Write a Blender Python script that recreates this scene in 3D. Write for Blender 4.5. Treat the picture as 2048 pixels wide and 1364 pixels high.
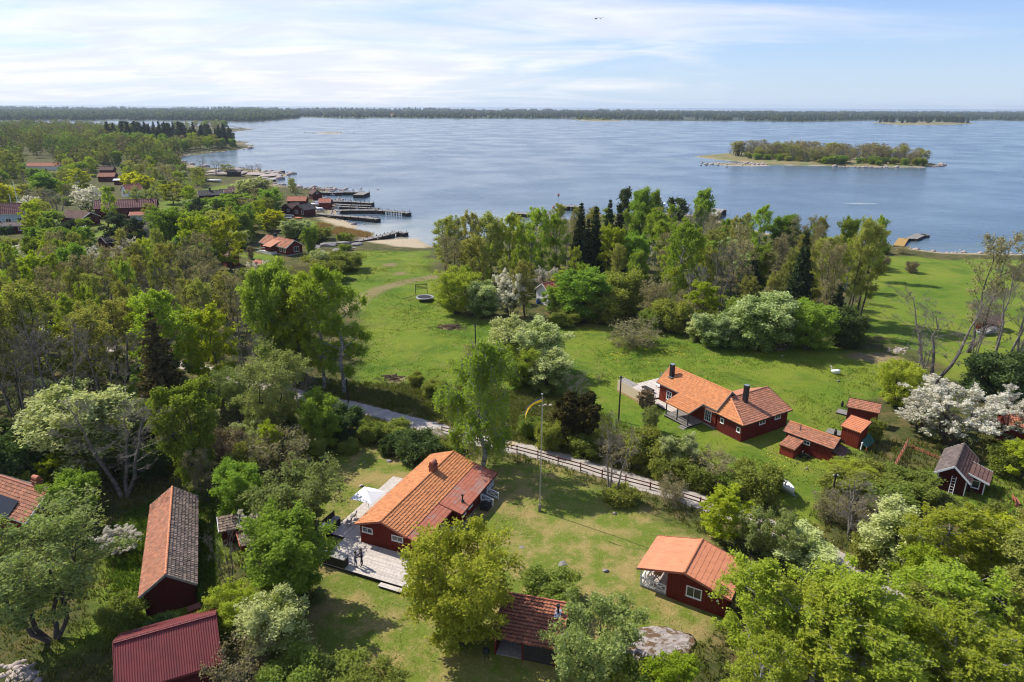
import bpy, math, random
import numpy as np
from mathutils import Vector, Matrix
for _o in list(bpy.data.objects): bpy.data.objects.remove(_o)
sc = bpy.context.scene
COL = sc.collection
R_ = math.radians
# ------------------------------------------------------------------ camera, light, exposure
F, CAMZ, WL = 1365.0, 40.0, -1.6
PIT, ROLL = math.atan((682 - 213) / F), R_(0.25)
SUN_AZ, SUN_EL = R_(-57.9), R_(47.0)          # azimuth clockwise from +Y
CP, SP, CR, SR = math.cos(PIT), math.sin(PIT), math.cos(ROLL), math.sin(ROLL)
cam = bpy.data.cameras.new('camera'); camo = bpy.data.objects.new('camera', cam); COL.objects.link(camo)
_X, _U, _F = Vector((1, 0, 0)), Vector((0, SP, CP)), Vector((0, CP, -SP))
_r, _u = _X * CR + _U * SR, _U * CR - _X * SR
camo.matrix_world = Matrix(((_r.x, _u.x, -_F.x, 0), (_r.y, _u.y, -_F.y, 0), (_r.z, _u.z, -_F.z, CAMZ), (0, 0, 0, 1)))
cam.sensor_width = 36; cam.sensor_fit = 'HORIZONTAL'; cam.lens = F / 2048 * 36
cam.clip_start = 1; cam.clip_end = 60000
sc.camera = camo
sun = bpy.data.lights.new('sun', 'SUN'); suno = bpy.data.objects.new('sun', sun); COL.objects.link(suno)
sun.energy = 5.0; sun.angle = R_(0.5); sun.color = (1.0, 0.94, 0.84)
SDIR = Vector((math.sin(SUN_AZ) * math.cos(SUN_EL), math.cos(SUN_AZ) * math.cos(SUN_EL), math.sin(SUN_EL)))
suno.rotation_euler = SDIR.to_track_quat('Z', 'Y').to_euler(); suno.location = SDIR * 200
sc.view_settings.view_transform = 'Standard'; sc.view_settings.look = 'None'
sc.view_settings.exposure = 0.34; sc.view_settings.gamma = 1.0; sc.view_settings.use_curve_mapping = False
sc.cycles.max_bounces = 5; sc.cycles.diffuse_bounces = 3; sc.cycles.glossy_bounces = 2
sc.cycles.transmission_bounces = 4; sc.cycles.transparent_max_bounces = 6; sc.cycles.volume_bounces = 0
sc.cycles.adaptive_threshold = 0.02; sc.cycles.filter_width = 1.1; sc.cycles.caustics_reflective = False; sc.cycles.caustics_refractive = False

class NT:
    """tiny node-tree writer"""
    def __init__(s, tree): s.t = tree; s.n = tree.nodes; s.l = tree.links
    def new(s, typ, **kw):
        n = s.n.new('ShaderNode' + typ)
        for k, v in kw.items(): setattr(n, k, v)
        return n
    def set(s, sock, v):
        if hasattr(v, 'is_output'): s.l.new(v, sock)
        else:
            if isinstance(v, (tuple, list)) and len(v) == 3 and sock.type == 'RGBA': v = (*v, 1)
            sock.default_value = v
    def math(s, op, a, b=0.5, c=None, clamp=False):
        n = s.new('Math', operation=op, use_clamp=clamp); s.set(n.inputs[0], a); s.set(n.inputs[1], b)
        if c is not None: s.set(n.inputs[2], c)
        return n.outputs[0]
    def mix(s, f, a, b, blend='MIX'):
        n = s.new('Mix', data_type='RGBA', blend_type=blend); s.set(n.inputs[0], f); s.set(n.inputs[6], a); s.set(n.inputs[7], b)
        return n.outputs[2]
    def noise(s, vec, scale, detail=4, rough=.55, dist=0.):
        n = s.new('TexNoise'); s.set(n.inputs['Vector'], vec) if vec is not None else None
        n.inputs['Scale'].default_value = scale; n.inputs['Detail'].default_value = detail
        n.inputs['Roughness'].default_value = rough; n.inputs['Distortion'].default_value = dist
        return n.outputs['Fac']
    def ramp(s, f, lo, hi):
        n = s.new('MapRange', clamp=True); n.interpolation_type = 'SMOOTHSTEP'; s.set(n.inputs[0], f); n.inputs[1].default_value = lo; n.inputs[2].default_value = hi
        return n.outputs[0]
    def attr(s, name):
        n = s.new('Attribute'); n.attribute_name = name; return n.outputs['Fac']
    def scale(s, vec, sc_):
        n = s.new('Mapping'); s.set(n.inputs[0], vec); n.inputs['Scale'].default_value = sc_; return n.outputs[0]

world = bpy.data.worlds.new('World'); sc.world = world; world.use_nodes = True; world.cycles.sampling_method = 'MANUAL'; world.cycles.sample_map_resolution = 512
def build_world():
    w = NT(world.node_tree)
    bg = w.n['Background']
    sky = w.new('TexSky', sky_type='NISHITA', sun_disc=False, sun_elevation=SUN_EL, sun_rotation=SUN_AZ)
    sky.altitude = 0; sky.air_density = 1.0; sky.dust_density = 0.6; sky.ozone_density = 2.2
    tc = w.new('TexCoord').outputs['Generated']
    sp = w.new('SeparateXYZ'); w.set(sp.inputs[0], tc)
    z = w.math('MAXIMUM', sp.outputs[2], 0.0)
    den = w.math('ADD', z, 0.13)
    cb = w.new('CombineXYZ'); w.set(cb.inputs[0], w.math('DIVIDE', sp.outputs[0], den)); w.set(cb.inputs[1], w.math('DIVIDE', sp.outputs[1], den))
    v = cb.outputs[0]
    rot = w.new('Mapping'); w.set(rot.inputs[0], v); rot.inputs['Rotation'].default_value = (0, 0, R_(-14)); rot.inputs['Scale'].default_value = (.50, .92, 1)
    streak = w.noise(rot.outputs[0], .9, 6, .54, 1.2)
    big = w.noise(v, .33, 3, .5, .3)
    # the cirrus sheet lies over the left (west) half of the sky and thins towards the right
    side = w.math('MULTIPLY', w.math('DIVIDE', sp.outputs[0], den), -.075)
    side = w.math('MINIMUM', w.math('MAXIMUM', side, -.20), .10)
    cov = w.math('ADD', w.math('ADD', w.math('MULTIPLY', streak, .75), w.math('MULTIPLY', big, .45)), side)
    m = w.ramp(cov, .44, .70)
    # a thin sheet looks denser low down; unseen upper sky cleared to cut ambient
    m = w.math('MULTIPLY', m, w.math('ADD', .34, w.math('MULTIPLY', .60, w.math('POWER', 2.718, w.math('MULTIPLY', z, -3.2)))))
    fine = w.noise(rot.outputs[0], 2.6, 5, .55, .6)
    ccol = w.mix(w.ramp(fine, .35, .7), (8.0, 8.2, 8.9), (9.9, 9.8, 9.9))
    skyc = w.mix(1, sky.outputs[0], (.80, 1.02, 1.5), 'MULTIPLY')
    # thin bright veil low over the sea
    hz = w.math('POWER', w.math('SUBTRACT', 1.0, w.math('MINIMUM', z, 1.0)), 9.0)
    skyc = w.mix(w.math('MULTIPLY', hz, .75), skyc, (6.6, 7.9, 9.6))
    c = w.mix(m, skyc, ccol)
    w.set(bg.inputs[0], c); bg.inputs[1].default_value = 0.088
build_world()
# ------------------------------------------------------------------ photograph pixel (2048 wide) -> place
def ray(x, y):
    dx, dy = (x - 1024) / F, (682 - y) / F
    dx, dy = CR * dx - SR * dy, SR * dx + CR * dy
    return np.array([dx, CP + dy * SP, -SP + dy * CP])
def at(x, y, z=0.0):
    r = ray(x, y); t = (z - CAMZ) / r[2]
    return np.array([r[0] * t, r[1] * t, z])
def proj(p):
    x, y, z = p[0], p[1], p[2] - CAMZ
    f = y * CP - z * SP; up = y * SP + z * CP
    dx, dy = x / f, up / f
    dx, dy = CR * dx + SR * dy, -SR * dx + CR * dy
    return 1024 + F * dx, 682 - F * dy
def sdist(X, Y, poly):
    """signed distance to a polygon, positive inside"""
    P = np.asarray(poly, float)[:, :2]; Q = np.roll(P, -1, 0)
    X = np.asarray(X, float); Y = np.asarray(Y, float)
    best = np.full(X.shape, 1e18); ins = np.zeros(X.shape, bool)
    for (ax, ay), (bx, by) in zip(P, Q):
        ex, ey = bx - ax, by - ay
        t = np.clip(((X - ax) * ex + (Y - ay) * ey) / (ex * ex + ey * ey + 1e-12), 0, 1)
        best = np.minimum(best, (X - ax - t * ex) ** 2 + (Y - ay - t * ey) ** 2)
        c = (ay > Y) != (by > Y)
        xi = ax + (Y - ay) * ex / (ey if abs(ey) > 1e-12 else 1e-12)
        ins ^= c & (X < xi)
    d = np.sqrt(best)
    return np.where(ins, d, -d)
SHORE_PX = [(-260, 264), (60, 247), (200, 251), (340, 258), (440, 249), (500, 259), (458, 265), (442, 274), (478, 284), (505, 297), (440, 304), (378, 309),
            (352, 320), (400, 334), (436, 336), (481, 335), (534, 343), (563, 341), (574, 351), (550, 360), (552, 368), (587, 376), (608, 374),
            (650, 377), (699, 381), (640, 387), (648, 398), (682, 400), (668, 415), (676, 433), (685, 440), (717, 453), (706, 460), (745, 469),
            (748, 477), (791, 479), (831, 477), (847, 485), (862, 492), (900, 490), (960, 480), (1020, 462), (1127, 441), (1180, 432), (1300, 425),
            (1420, 432), (1473, 452), (1560, 472), (1700, 484), (1790, 492), (1830, 498), (1880, 505), (2048, 508), (2300, 515)]
SHORE = [tuple(at(x, y, WL)[:2]) for x, y in SHORE_PX] + [(420, 190), (900, 100), (900, -200), (-1800, -200), (-1800, 900)]
def vnoise(X, Y, s, seed=0):
    """cheap smooth value noise"""
    X = np.asarray(X, float) / s + 1000; Y = np.asarray(Y, float) / s + 1000
    xi, yi = np.floor(X).astype(int), np.floor(Y).astype(int); fx, fy = X - xi, Y - yi
    fx, fy = fx * fx * (3 - 2 * fx), fy * fy * (3 - 2 * fy)
    def h(a, b):
        n = (a * 374761393 + b * 668265263 + seed * 974634777) & 0x7fffffff
        n = ((n ^ (n >> 13)) * 1274126177) & 0x7fffffff
        return ((n ^ (n >> 16)) & 0xffff) / 65535.0
    return (h(xi, yi) * (1 - fx) + h(xi + 1, yi) * fx) * (1 - fy) + (h(xi, yi + 1) * (1 - fx) + h(xi + 1, yi + 1) * fx) * fy
HILL = at(235, 292, 0)
def gz(X, Y, d=None):
    X = np.asarray(X, float); Y = np.asarray(Y, float)
    if d is None: d = sdist(X, Y, SHORE)
    land = WL + 1.6 * (1 - np.exp(-np.maximum(d, 0) / 14)) + 5.0 * np.exp(-((X - HILL[0]) ** 2 + (Y - HILL[1]) ** 2) / (2 * 95.0 ** 2)) * (d > 0) * (1 - np.exp(-np.maximum(d, 0) / 40))
    sea = WL - 3.0 * (1 - np.exp(-np.maximum(-d, 0) / 30))
    return np.where(d > 0, land, sea)
_SA = np.asarray(SHORE, float); _SE = np.roll(_SA, -1, 0) - _SA; _SL = (_SE ** 2).sum(1) + 1e-12; _SB = np.roll(_SA, -1, 0)
def sd1(x, y):
    px, py = x - _SA[:, 0], y - _SA[:, 1]; t = np.clip((px * _SE[:, 0] + py * _SE[:, 1]) / _SL, 0, 1)
    d = math.sqrt(((px - t * _SE[:, 0]) ** 2 + (py - t * _SE[:, 1]) ** 2).min())
    c = (_SA[:, 1] > y) != (_SB[:, 1] > y); ey = np.where(np.abs(_SE[:, 1]) < 1e-12, 1e-12, _SE[:, 1])
    return d if (c & (x < _SA[:, 0] + py * _SE[:, 0] / ey)).sum() % 2 else -d
def gzp(x, y): return float(gz(x, y, sd1(x, y)))
def on(x, y):
    """the spot of ground seen at a photograph pixel"""
    z = 0.0
    for _ in range(4):
        p = at(x, y, z); z = max(gzp(p[0], p[1]), WL)
    p[2] = z
    return p
def px2m(p): return float(p[1] * CP - (p[2] - CAMZ) * SP) / F      # metres per photograph pixel at a place
def height_of(p, ty):
    d = math.hypot(p[0], p[1]); x, _ = proj(p); r = ray(x, ty)
    return CAMZ + d * r[2] / math.hypot(r[0], r[1]) - p[2]
# ------------------------------------------------------------------ mesh helpers
def mesh_np(name, V, Fq, fa=None):
    V = np.ascontiguousarray(V, np.float32); Fq = np.ascontiguousarray(Fq, np.int32)
    m = bpy.data.meshes.new(name); k = Fq.shape[1]; n = len(Fq)
    m.vertices.add(len(V)); m.vertices.foreach_set('co', V.ravel())
    m.loops.add(n * k); m.loops.foreach_set('vertex_index', Fq.ravel())
    m.polygons.add(n); m.polygons.foreach_set('loop_start', np.arange(0, n * k, k, dtype=np.int32))
    m.update(calc_edges=True)
    if fa is not None:
        a = m.attributes.new('v', 'FLOAT', 'FACE'); a.data.foreach_set('value', np.ascontiguousarray(fa, np.float32))
    return m
def link(name, mesh, mats=None, parent=None, loc=None):
    o = bpy.data.objects.new(name, mesh); COL.objects.link(o)
    if mats is not None and mesh is not None and len(mesh.materials) == 0:
        for m in (mats if isinstance(mats, (list, tuple)) else [mats]): mesh.materials.append(m)
    if parent is not None: o.parent = parent
    if loc is not None: o.location = loc
    return o
def tag(o, label=None, cat=None, group=None, kind=None):
    if label: o['label'] = label
    if cat: o['category'] = cat
    if group: o['group'] = group
    if kind: o['kind'] = kind
    return o
def thing(name, label, cat, loc=(0, 0, 0), rz=0.0, group=None):
    o = bpy.data.objects.new(name, None); COL.objects.link(o); o.location = loc; o.rotation_euler = (0, 0, rz); o.empty_display_size = .3
    return tag(o, label, cat, group)
class MB:
    def __init__(s): s.v = []; s.f = []; s.m = []
    def add(s, V, Fs, mi=0):
        k = len(s.v); s.v += [tuple(map(float, q)) for q in V]; s.f += [tuple(i + k for i in f) for f in Fs]; s.m += [mi] * len(Fs); return s
    def box(s, a, b, mi=0):
        (x0, y0, z0), (x1, y1, z1) = a, b
        return s.hexa([(x0, y0, z0), (x1, y0, z0), (x1, y1, z0), (x0, y1, z0)], [(x0, y0, z1), (x1, y0, z1), (x1, y1, z1), (x0, y1, z1)], mi)
    def hexa(s, lo, hi, mi=0):
        n = len(lo); V = list(lo) + list(hi)
        return s.add(V, [tuple(range(n))[::-1], tuple(range(n, 2 * n))] + [(i, (i + 1) % n, n + (i + 1) % n, n + i) for i in range(n)], mi)
    def beam(s, p, q, w, h=None, mi=0, up=(0, 0, 1)):
        """rectangular bar from p to q"""
        p, q = Vector(p), Vector(q); d = (q - p).normalized(); h = h or w; up = Vector(up)
        if abs(d.dot(up)) > .98: up = Vector((1, 0, 0))
        a = d.cross(up).normalized() * (w / 2); b = a.cross(d).normalized() * (h / 2)
        lo = [p - a - b, p + a - b, p + a + b, p - a + b]; return s.hexa(lo, [v + (q - p) for v in lo], mi)
    def tube(s, pts, rad, n=8, mi=0, cap=True):
        pts = [Vector(p) for p in pts]; rad = [rad] * len(pts) if not hasattr(rad, '__len__') else rad
        V = []
        for i, p in enumerate(pts):
            d = (pts[min(i + 1, len(pts) - 1)] - pts[max(i - 1, 0)]).normalized()
            up = Vector((0, 0, 1)) if abs(d.z) < .9 else Vector((1, 0, 0))
            a = d.cross(up).normalized(); b = a.cross(d)
            for k in range(n):
                t = 2 * math.pi * k / n; V.append(p + (a * math.cos(t) + b * math.sin(t)) * rad[i])
        Fs = [(i * n + k, i * n + (k + 1) % n, (i + 1) * n + (k + 1) % n, (i + 1) * n + k) for i in range(len(pts) - 1) for k in range(n)]
        if cap: Fs += [tuple(range(n))[::-1], tuple(range((len(pts) - 1) * n, len(pts) * n))]
        return s.add(V, Fs, mi)
    def mesh(s, name):
        m = bpy.data.meshes.new(name); m.from_pydata(s.v, [], s.f); m.update()
        if any(s.m): m.polygons.foreach_set('material_index', s.m)
        return m
    def build(s, name, mats, parent=None, loc=None, smooth=False):
        m = s.mesh(name)
        if smooth: m.polygons.foreach_set('use_smooth', [True] * len(m.polygons))
        return link(name, m, mats, parent, loc)
# ------------------------------------------------------------------ materials
def pmat(name, c, c2=None, rough=.8, scale=4., lo=.35, hi=.65, bump=0., bscale=30., spec=.3, stretch=None, metal=0., vary=0., wear=None, wscale=1.3, wlo=.55, whi=.7):
    m = bpy.data.materials.new(name); m.use_nodes = True; t = NT(m.node_tree); b = t.n['Principled BSDF']
    tc = t.new('TexCoord').outputs['Object']
    if stretch: tc = t.scale(tc, stretch)
    col = c
    if c2 is not None: col = t.mix(t.ramp(t.noise(tc, scale, 5), lo, hi), c, c2)
    if vary:
        k = t.math('ADD', t.attr('v'), t.new('ObjectInfo').outputs['Random'])
        k = t.math('FRACT', k)
        f = t.math('ADD', 1 - vary, t.math('MULTIPLY', k, 2 * vary))
        cmb = t.new('CombineColor'); [t.set(cmb.inputs[i], f) for i in range(3)]
        col = t.mix(1., col, cmb.outputs[0], 'MULTIPLY')
    if wear is not None:
        col = t.mix(t.ramp(t.noise(tc, wscale, 6, .65), wlo, whi), col, wear)
    t.set(b.inputs['Base Color'], col); b.inputs['Roughness'].default_value = rough; b.inputs['Metallic'].default_value = metal
    b.inputs['Specular IOR Level'].default_value = spec
    if bump:
        n = t.new('Bump'); n.inputs['Strength'].default_value = bump; n.inputs['Distance'].default_value = .03
        t.set(n.inputs['Height'], t.noise(tc, bscale, 4)); t.set(b.inputs['Normal'], n.outputs[0])
    return m
def leafmat(name, c, c2, tr=.42, hue=.018, val=.16):
    m = bpy.data.materials.new(name); m.use_nodes = True; t = NT(m.node_tree)
    t.n.remove(t.n['Principled BSDF']); out = t.n['Material Output']
    r = t.new('ObjectInfo').outputs['Random']
    col = t.mix(t.attr('v'), c, c2)
    h = t.new('HueSaturation'); t.set(h.inputs['Color'], col)
    t.set(h.inputs['Hue'], t.math('ADD', .5 - hue, t.math('MULTIPLY', r, 2 * hue)))
    t.set(h.inputs['Value'], t.math('ADD', 1 - val, t.math('MULTIPLY', t.math('FRACT', t.math('MULTIPLY', r, 7.31)), 2 * val)))
    d = t.new('BsdfDiffuse'); t.set(d.inputs[0], h.outputs[0])
    tl = t.new('BsdfTranslucent'); t.set(tl.inputs[0], t.mix(1., h.outputs[0], (1.05, 1.12, .6), 'MULTIPLY'))
    mx = t.new('MixShader'); mx.inputs[0].default_value = tr; t.l.new(d.outputs[0], mx.inputs[1]); t.l.new(tl.outputs[0], mx.inputs[2])
    t.l.new(mx.outputs[0], out.inputs[0])
    return m
MAT = dict(
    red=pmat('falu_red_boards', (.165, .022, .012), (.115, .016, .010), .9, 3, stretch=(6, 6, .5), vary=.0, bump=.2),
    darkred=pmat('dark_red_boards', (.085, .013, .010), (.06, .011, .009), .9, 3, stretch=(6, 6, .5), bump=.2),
    brightred=pmat('bright_red_boards', (.23, .035, .014), (.17, .025, .012), .9, 3, stretch=(6, 6, .5), bump=.2),  # a brighter red than the falu boards
    tile=pmat('orange_clay_tile', (.56, .235, .095), (.47, .185, .075), .85, 2.2, vary=.13, wear=(.34, .19, .115), wscale=2.6, wlo=.55, whi=.75),
    tileold=pmat('weathered_clay_tile', (.43, .185, .105), (.34, .145, .085), .9, 2.5, vary=.22, wear=(.23, .15, .115), wscale=3.2, wlo=.5, whi=.68),
    tilemoss=pmat('mossy_clay_tile', (.36, .13, .07), (.26, .09, .05), .9, 2.5, vary=.25, wear=(.05, .042, .032), wscale=1.6, wlo=.44, whi=.56),
    tilegrey=pmat('lichen_grey_tile', (.27, .195, .145), (.19, .145, .115), .9, 2.5, vary=.42, wear=(.12, .10, .08), wscale=3, wlo=.5, whi=.65),
    tilered=pmat('red_tile_sheet', (.42, .145, .085), (.36, .115, .07), .7, 2.2, vary=.08, wear=(.30, .205, .175), wscale=.8, wlo=.5, whi=.7),
    tilefar=pmat('far_orange_roof', (.46, .19, .115), (.37, .15, .09), .85, 1.5, vary=.1),
    roofbrown=pmat('brown_roof', (.16, .085, .065), (.12, .07, .058), .85, 1.5, vary=.18),
    roofgrey=pmat('grey_brown_roof', (.15, .115, .10), (.105, .085, .078), .85, 1.8, vary=.2),
    cabin=pmat('coral_metal_roof', (.60, .235, .115), (.55, .21, .10), .6, 1.2, vary=.03, spec=.4, wear=(.46, .18, .10), wscale=.9, wlo=.55, whi=.75),
    metalred=pmat('maroon_corrugated_metal', (.175, .032, .032), (.14, .028, .028), .6, 1.0, spec=.3, wear=(.24, .10, .09), wscale=2.6, wlo=.66, whi=.8),
    maroon=pmat('maroon_roof', (.15, .045, .045), (.12, .04, .04), .7, 1.0, vary=.06),
    white=pmat('white_paint', (.78, .78, .76), (.70, .70, .69), .6, 6),
    dark=pmat('black_metal', (.018, .018, .02), None, .5),
    darkwood=pmat('dark_tarred_wood', (.045, .036, .03), (.03, .026, .024), .85, 5),
    deck=pmat('weathered_deck_boards', (.56, .50, .44), (.46, .405, .355), .85, 3, vary=.13),
    greywood=pmat('silver_grey_wood', (.26, .24, .215), (.18, .165, .15), .9, 5, vary=.18),
    yellowwood=pmat('fresh_pine', (.48, .33, .15), (.38, .26, .12), .8, 5),
    rust=pmat('orange_planks', (.42, .26, .07), (.32, .20, .07), .8, 4),
    brick=pmat('chimney_brick', (.27, .10, .07), (.19, .075, .055), .9, 14),
    fencered=pmat('fence_red', (.15, .028, .02), (.10, .022, .018), .9, 8),
    steel=pmat('galvanised_steel', (.42, .44, .46), None, .4, metal=.7),
    concrete=pmat('concrete', (.33, .31, .28), (.24, .23, .21), .9, 3),
    rock=pmat('granite', (.27, .25, .235), (.17, .155, .145), .95, 1.6, bump=.8, bscale=5, wear=(.36, .33, .31), wscale=.9, wlo=.55, whi=.7),
    rockpink=pmat('pale_granite', (.40, .35, .32), (.24, .205, .185), .95, 7, bump=1., bscale=14, wear=(.13, .08, .04), wscale=4.2, wlo=.47, whi=.56),
    beachrock=pmat('pink_shore_granite', (.42, .345, .30), (.30, .255, .23), .95, .5, bump=.6, bscale=3),
    bark=pmat('grey_bark', (.10, .083, .068), (.06, .05, .042), .95, 3),
    barkpale=pmat('pale_bark', (.21, .185, .16), (.12, .105, .09), .95, 2.5),
    birchbark=pmat('birch_bark', (.36, .35, .33), (.10, .09, .085), .9, 3.5, stretch=(1, 1, 2.5), lo=.45, hi=.6),
    barkbrown=pmat('brown_bark', (.085, .058, .042), (.055, .04, .032), .95, 3),
    pinebark=pmat('pine_bark', (.19, .10, .06), (.10, .06, .045), .95, 3),
    canvas=pmat('white_canvas', (.62, .62, .61), None, .9),
    boat=pmat('white_gelcoat', (.72, .73, .74), None, .35, spec=.5),
    boatgrey=pmat('grey_hull', (.30, .31, .33), None, .5),
    tarp=pmat('dark_blue_tarp', (.02, .025, .07), None, .7),
    green=pmat('green_tarp', (.03, .115, .08), (.02, .085, .06), .6, 3),
    bluebin=pmat('blue_plastic', (.03, .07, .25), None, .6),
    orangeplastic=pmat('orange_plastic', (.6, .12, .03), None, .5),
    bamboo=pmat('bamboo_screen', (.66, .54, .39), (.54, .43, .30), .9, 8, stretch=(6, 6, 1), bump=.3),
    reedthatch=pmat('dry_creeper', (.30, .21, .11), (.20, .14, .075), .95, 9),
    logend=pmat('split_firewood', (.22, .15, .09), (.10, .07, .05), .95, 4, vary=.4),
    stick=pmat('brushwood', (.16, .10, .075), (.10, .065, .05), .95, 4, vary=.3),
    slate=pmat('dark_shingle', (.075, .068, .065), (.05, .047, .046), .85, 2, vary=.2),
    paleblue=pmat('pale_blue_paint', (.42, .50, .56), (.36, .44, .50), .7, 3),
    jeans=pmat('blue_denim', (.05, .085, .17), None, .9), navy=pmat('navy_jacket', (.018, .022, .04), None, .9),
    grey=pmat('grey_shirt', (.10, .11, .13), None, .9), skin=pmat('skin', (.50, .30, .22), None, .6), hair=pmat('dark_hair', (.03, .02, .015), None, .7),
    flagy=pmat('yellow_pennant', (.85, .55, .02), None, .8), flagb=pmat('blue_pennant', (.012, .06, .24), None, .8),
    gull=pmat('gull_grey', (.10, .10, .11), None, .8), buoy=pmat('red_buoy', (.4, .05, .03), None, .6),
    trampmat=pmat('trampoline_mat', (.02, .02, .022), None, .8), solar=pmat('black_panel', (.012, .013, .018), None, .25, spec=.5),
)
def glassmat():
    m = bpy.data.materials.new('window_glass'); m.use_nodes = True; b = m.node_tree.nodes['Principled BSDF']
    b.inputs['Base Color'].default_value = (.03, .036, .04, 1); b.inputs['Roughness'].default_value = .06; b.inputs['Specular IOR Level'].default_value = .7
    return m
MAT['glass'] = glassmat()

# ------------------------------------------------------------------ ground, water, road, far land
def P(*pts): return [tuple(at(x, y, 0)[:2]) for x, y in pts]
MEADOW = P((640, 545), (720, 500), (860, 497), (872, 600), (960, 642), (1280, 655), (1450, 690), (1700, 692), (1800, 700), (1835, 765), (1760, 800), (1700, 830), (1730, 930), (1650, 1000), (1600, 1060),
           (1500, 1010), (1380, 945), (1200, 850), (1120, 790), (990, 775), (860, 770), (700, 775), (725, 650))
SHOREMEADOW = [tuple(at(x, y, -.8)[:2]) for x, y in ((1745, 515), (1900, 520), (2100, 522), (2150, 720), (1900, 760), (1790, 700), (1700, 690))]
LAWN = P((640, 935), (700, 890), (860, 905), (960, 920), (1080, 925), (1240, 985), (1420, 1070), (1500, 1200), (1380, 1300), (1100, 1420), (640, 1420), (500, 1330), (640, 1200), (600, 1060))
LEFTLAWN = P((200, 1060), (300, 1000), (440, 960), (445, 1240), (320, 1290), (150, 1290), (230, 1200))
EASTLAWN = P((1880, 960), (2048, 930), (2048, 1060), (1960, 1080))
VILLAWNS = [P((290, 700), (340, 745), (270, 905), (190, 830)), P((0, 432), (110, 425), (110, 465), (40, 470)), P((195, 445), (245, 448), (225, 480), (190, 470)), P((318, 402), (365, 400), (362, 420), (318, 420)),
            P((415, 375), (480, 365), (480, 385), (425, 392)), P((600, 440), (680, 440), (650, 470), (600, 470)), P((490, 505), (560, 512), (540, 525), (490, 520))]
SAND = [[tuple(at(x, y, WL)[:2]) for x, y in s] for s in (((636, 438), (685, 438), (720, 453), (705, 461), (672, 458)), ((715, 486), (790, 477), (835, 476), (862, 490), (855, 500), (790, 499)))]
TRACK = [tuple(on(x, y)[:2]) for x, y in ((700, 618), (720, 600), (760, 578), (810, 564), (870, 553), (920, 540))]
BARE = [(on(1770, 720), 3.5), (on(1740, 717), 2.0), (on(1715, 712), 2.2), (on(795, 757), 2.0), (on(900, 655), 2.2), (on(1795, 727), 1.5), (on(780, 530), 2.5), (on(800, 547), 1.8), (on(905, 655), 2.0)]
ROAD_PX = [(-60, 628), (40, 648), (110, 668), (200, 690), (270, 706), (400, 737), (520, 768), (620, 795), (700, 811), (790, 834), (880, 859), (960, 880), (1080, 906), (1180, 935),
           (1290, 968), (1390, 1000), (1480, 1032), (1560, 1065), (1650, 1105), (1740, 1150), (1830, 1198), (1900, 1245), (1960, 1310), (2030, 1400)]
def spline(P_, n):
    P_ = np.asarray(P_, float); out = []
    for i in range(len(P_) - 1):
        p0, p1, p2, p3 = P_[max(i - 1, 0)], P_[i], P_[i + 1], P_[min(i + 2, len(P_) - 1)]
        for t in np.linspace(0, 1, n, endpoint=False):
            out.append(.5 * ((2 * p1) + (-p0 + p2) * t + (2 * p0 - 5 * p1 + 4 * p2 - p3) * t * t + (-p0 + 3 * p1 - 3 * p2 + p3) * t ** 3))
    out.append(P_[-1]); return np.array(out)
ROAD = spline([at(x, y, 0)[:2] for x, y in ROAD_PX], 12)
def dline(X, Y, L):
    best = np.full(np.shape(X), 1e9)
    for a, b in zip(L[:-1], L[1:]):
        e = np.subtract(b, a); t = np.clip(((X - a[0]) * e[0] + (Y - a[1]) * e[1]) / (e @ e), 0, 1)
        best = np.minimum(best, np.hypot(X - a[0] - t * e[0], Y - a[1] - t * e[1]))
    return best
def sstep(x, a, b):
    t = np.clip((x - a) / (b - a), 0, 1); return t * t * (3 - 2 * t)
def graded(lo, hi, step, ends, grow=1.22):
    a = list(np.arange(lo, hi + 1e-6, step)); s = step
    while a[-1] < ends[1]: s *= grow; a.append(a[-1] + s)
    b = []; s = step; x = lo
    while x > ends[0]: s *= grow; x -= s; b.append(x)
    return np.array(b[::-1] + a)
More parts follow.
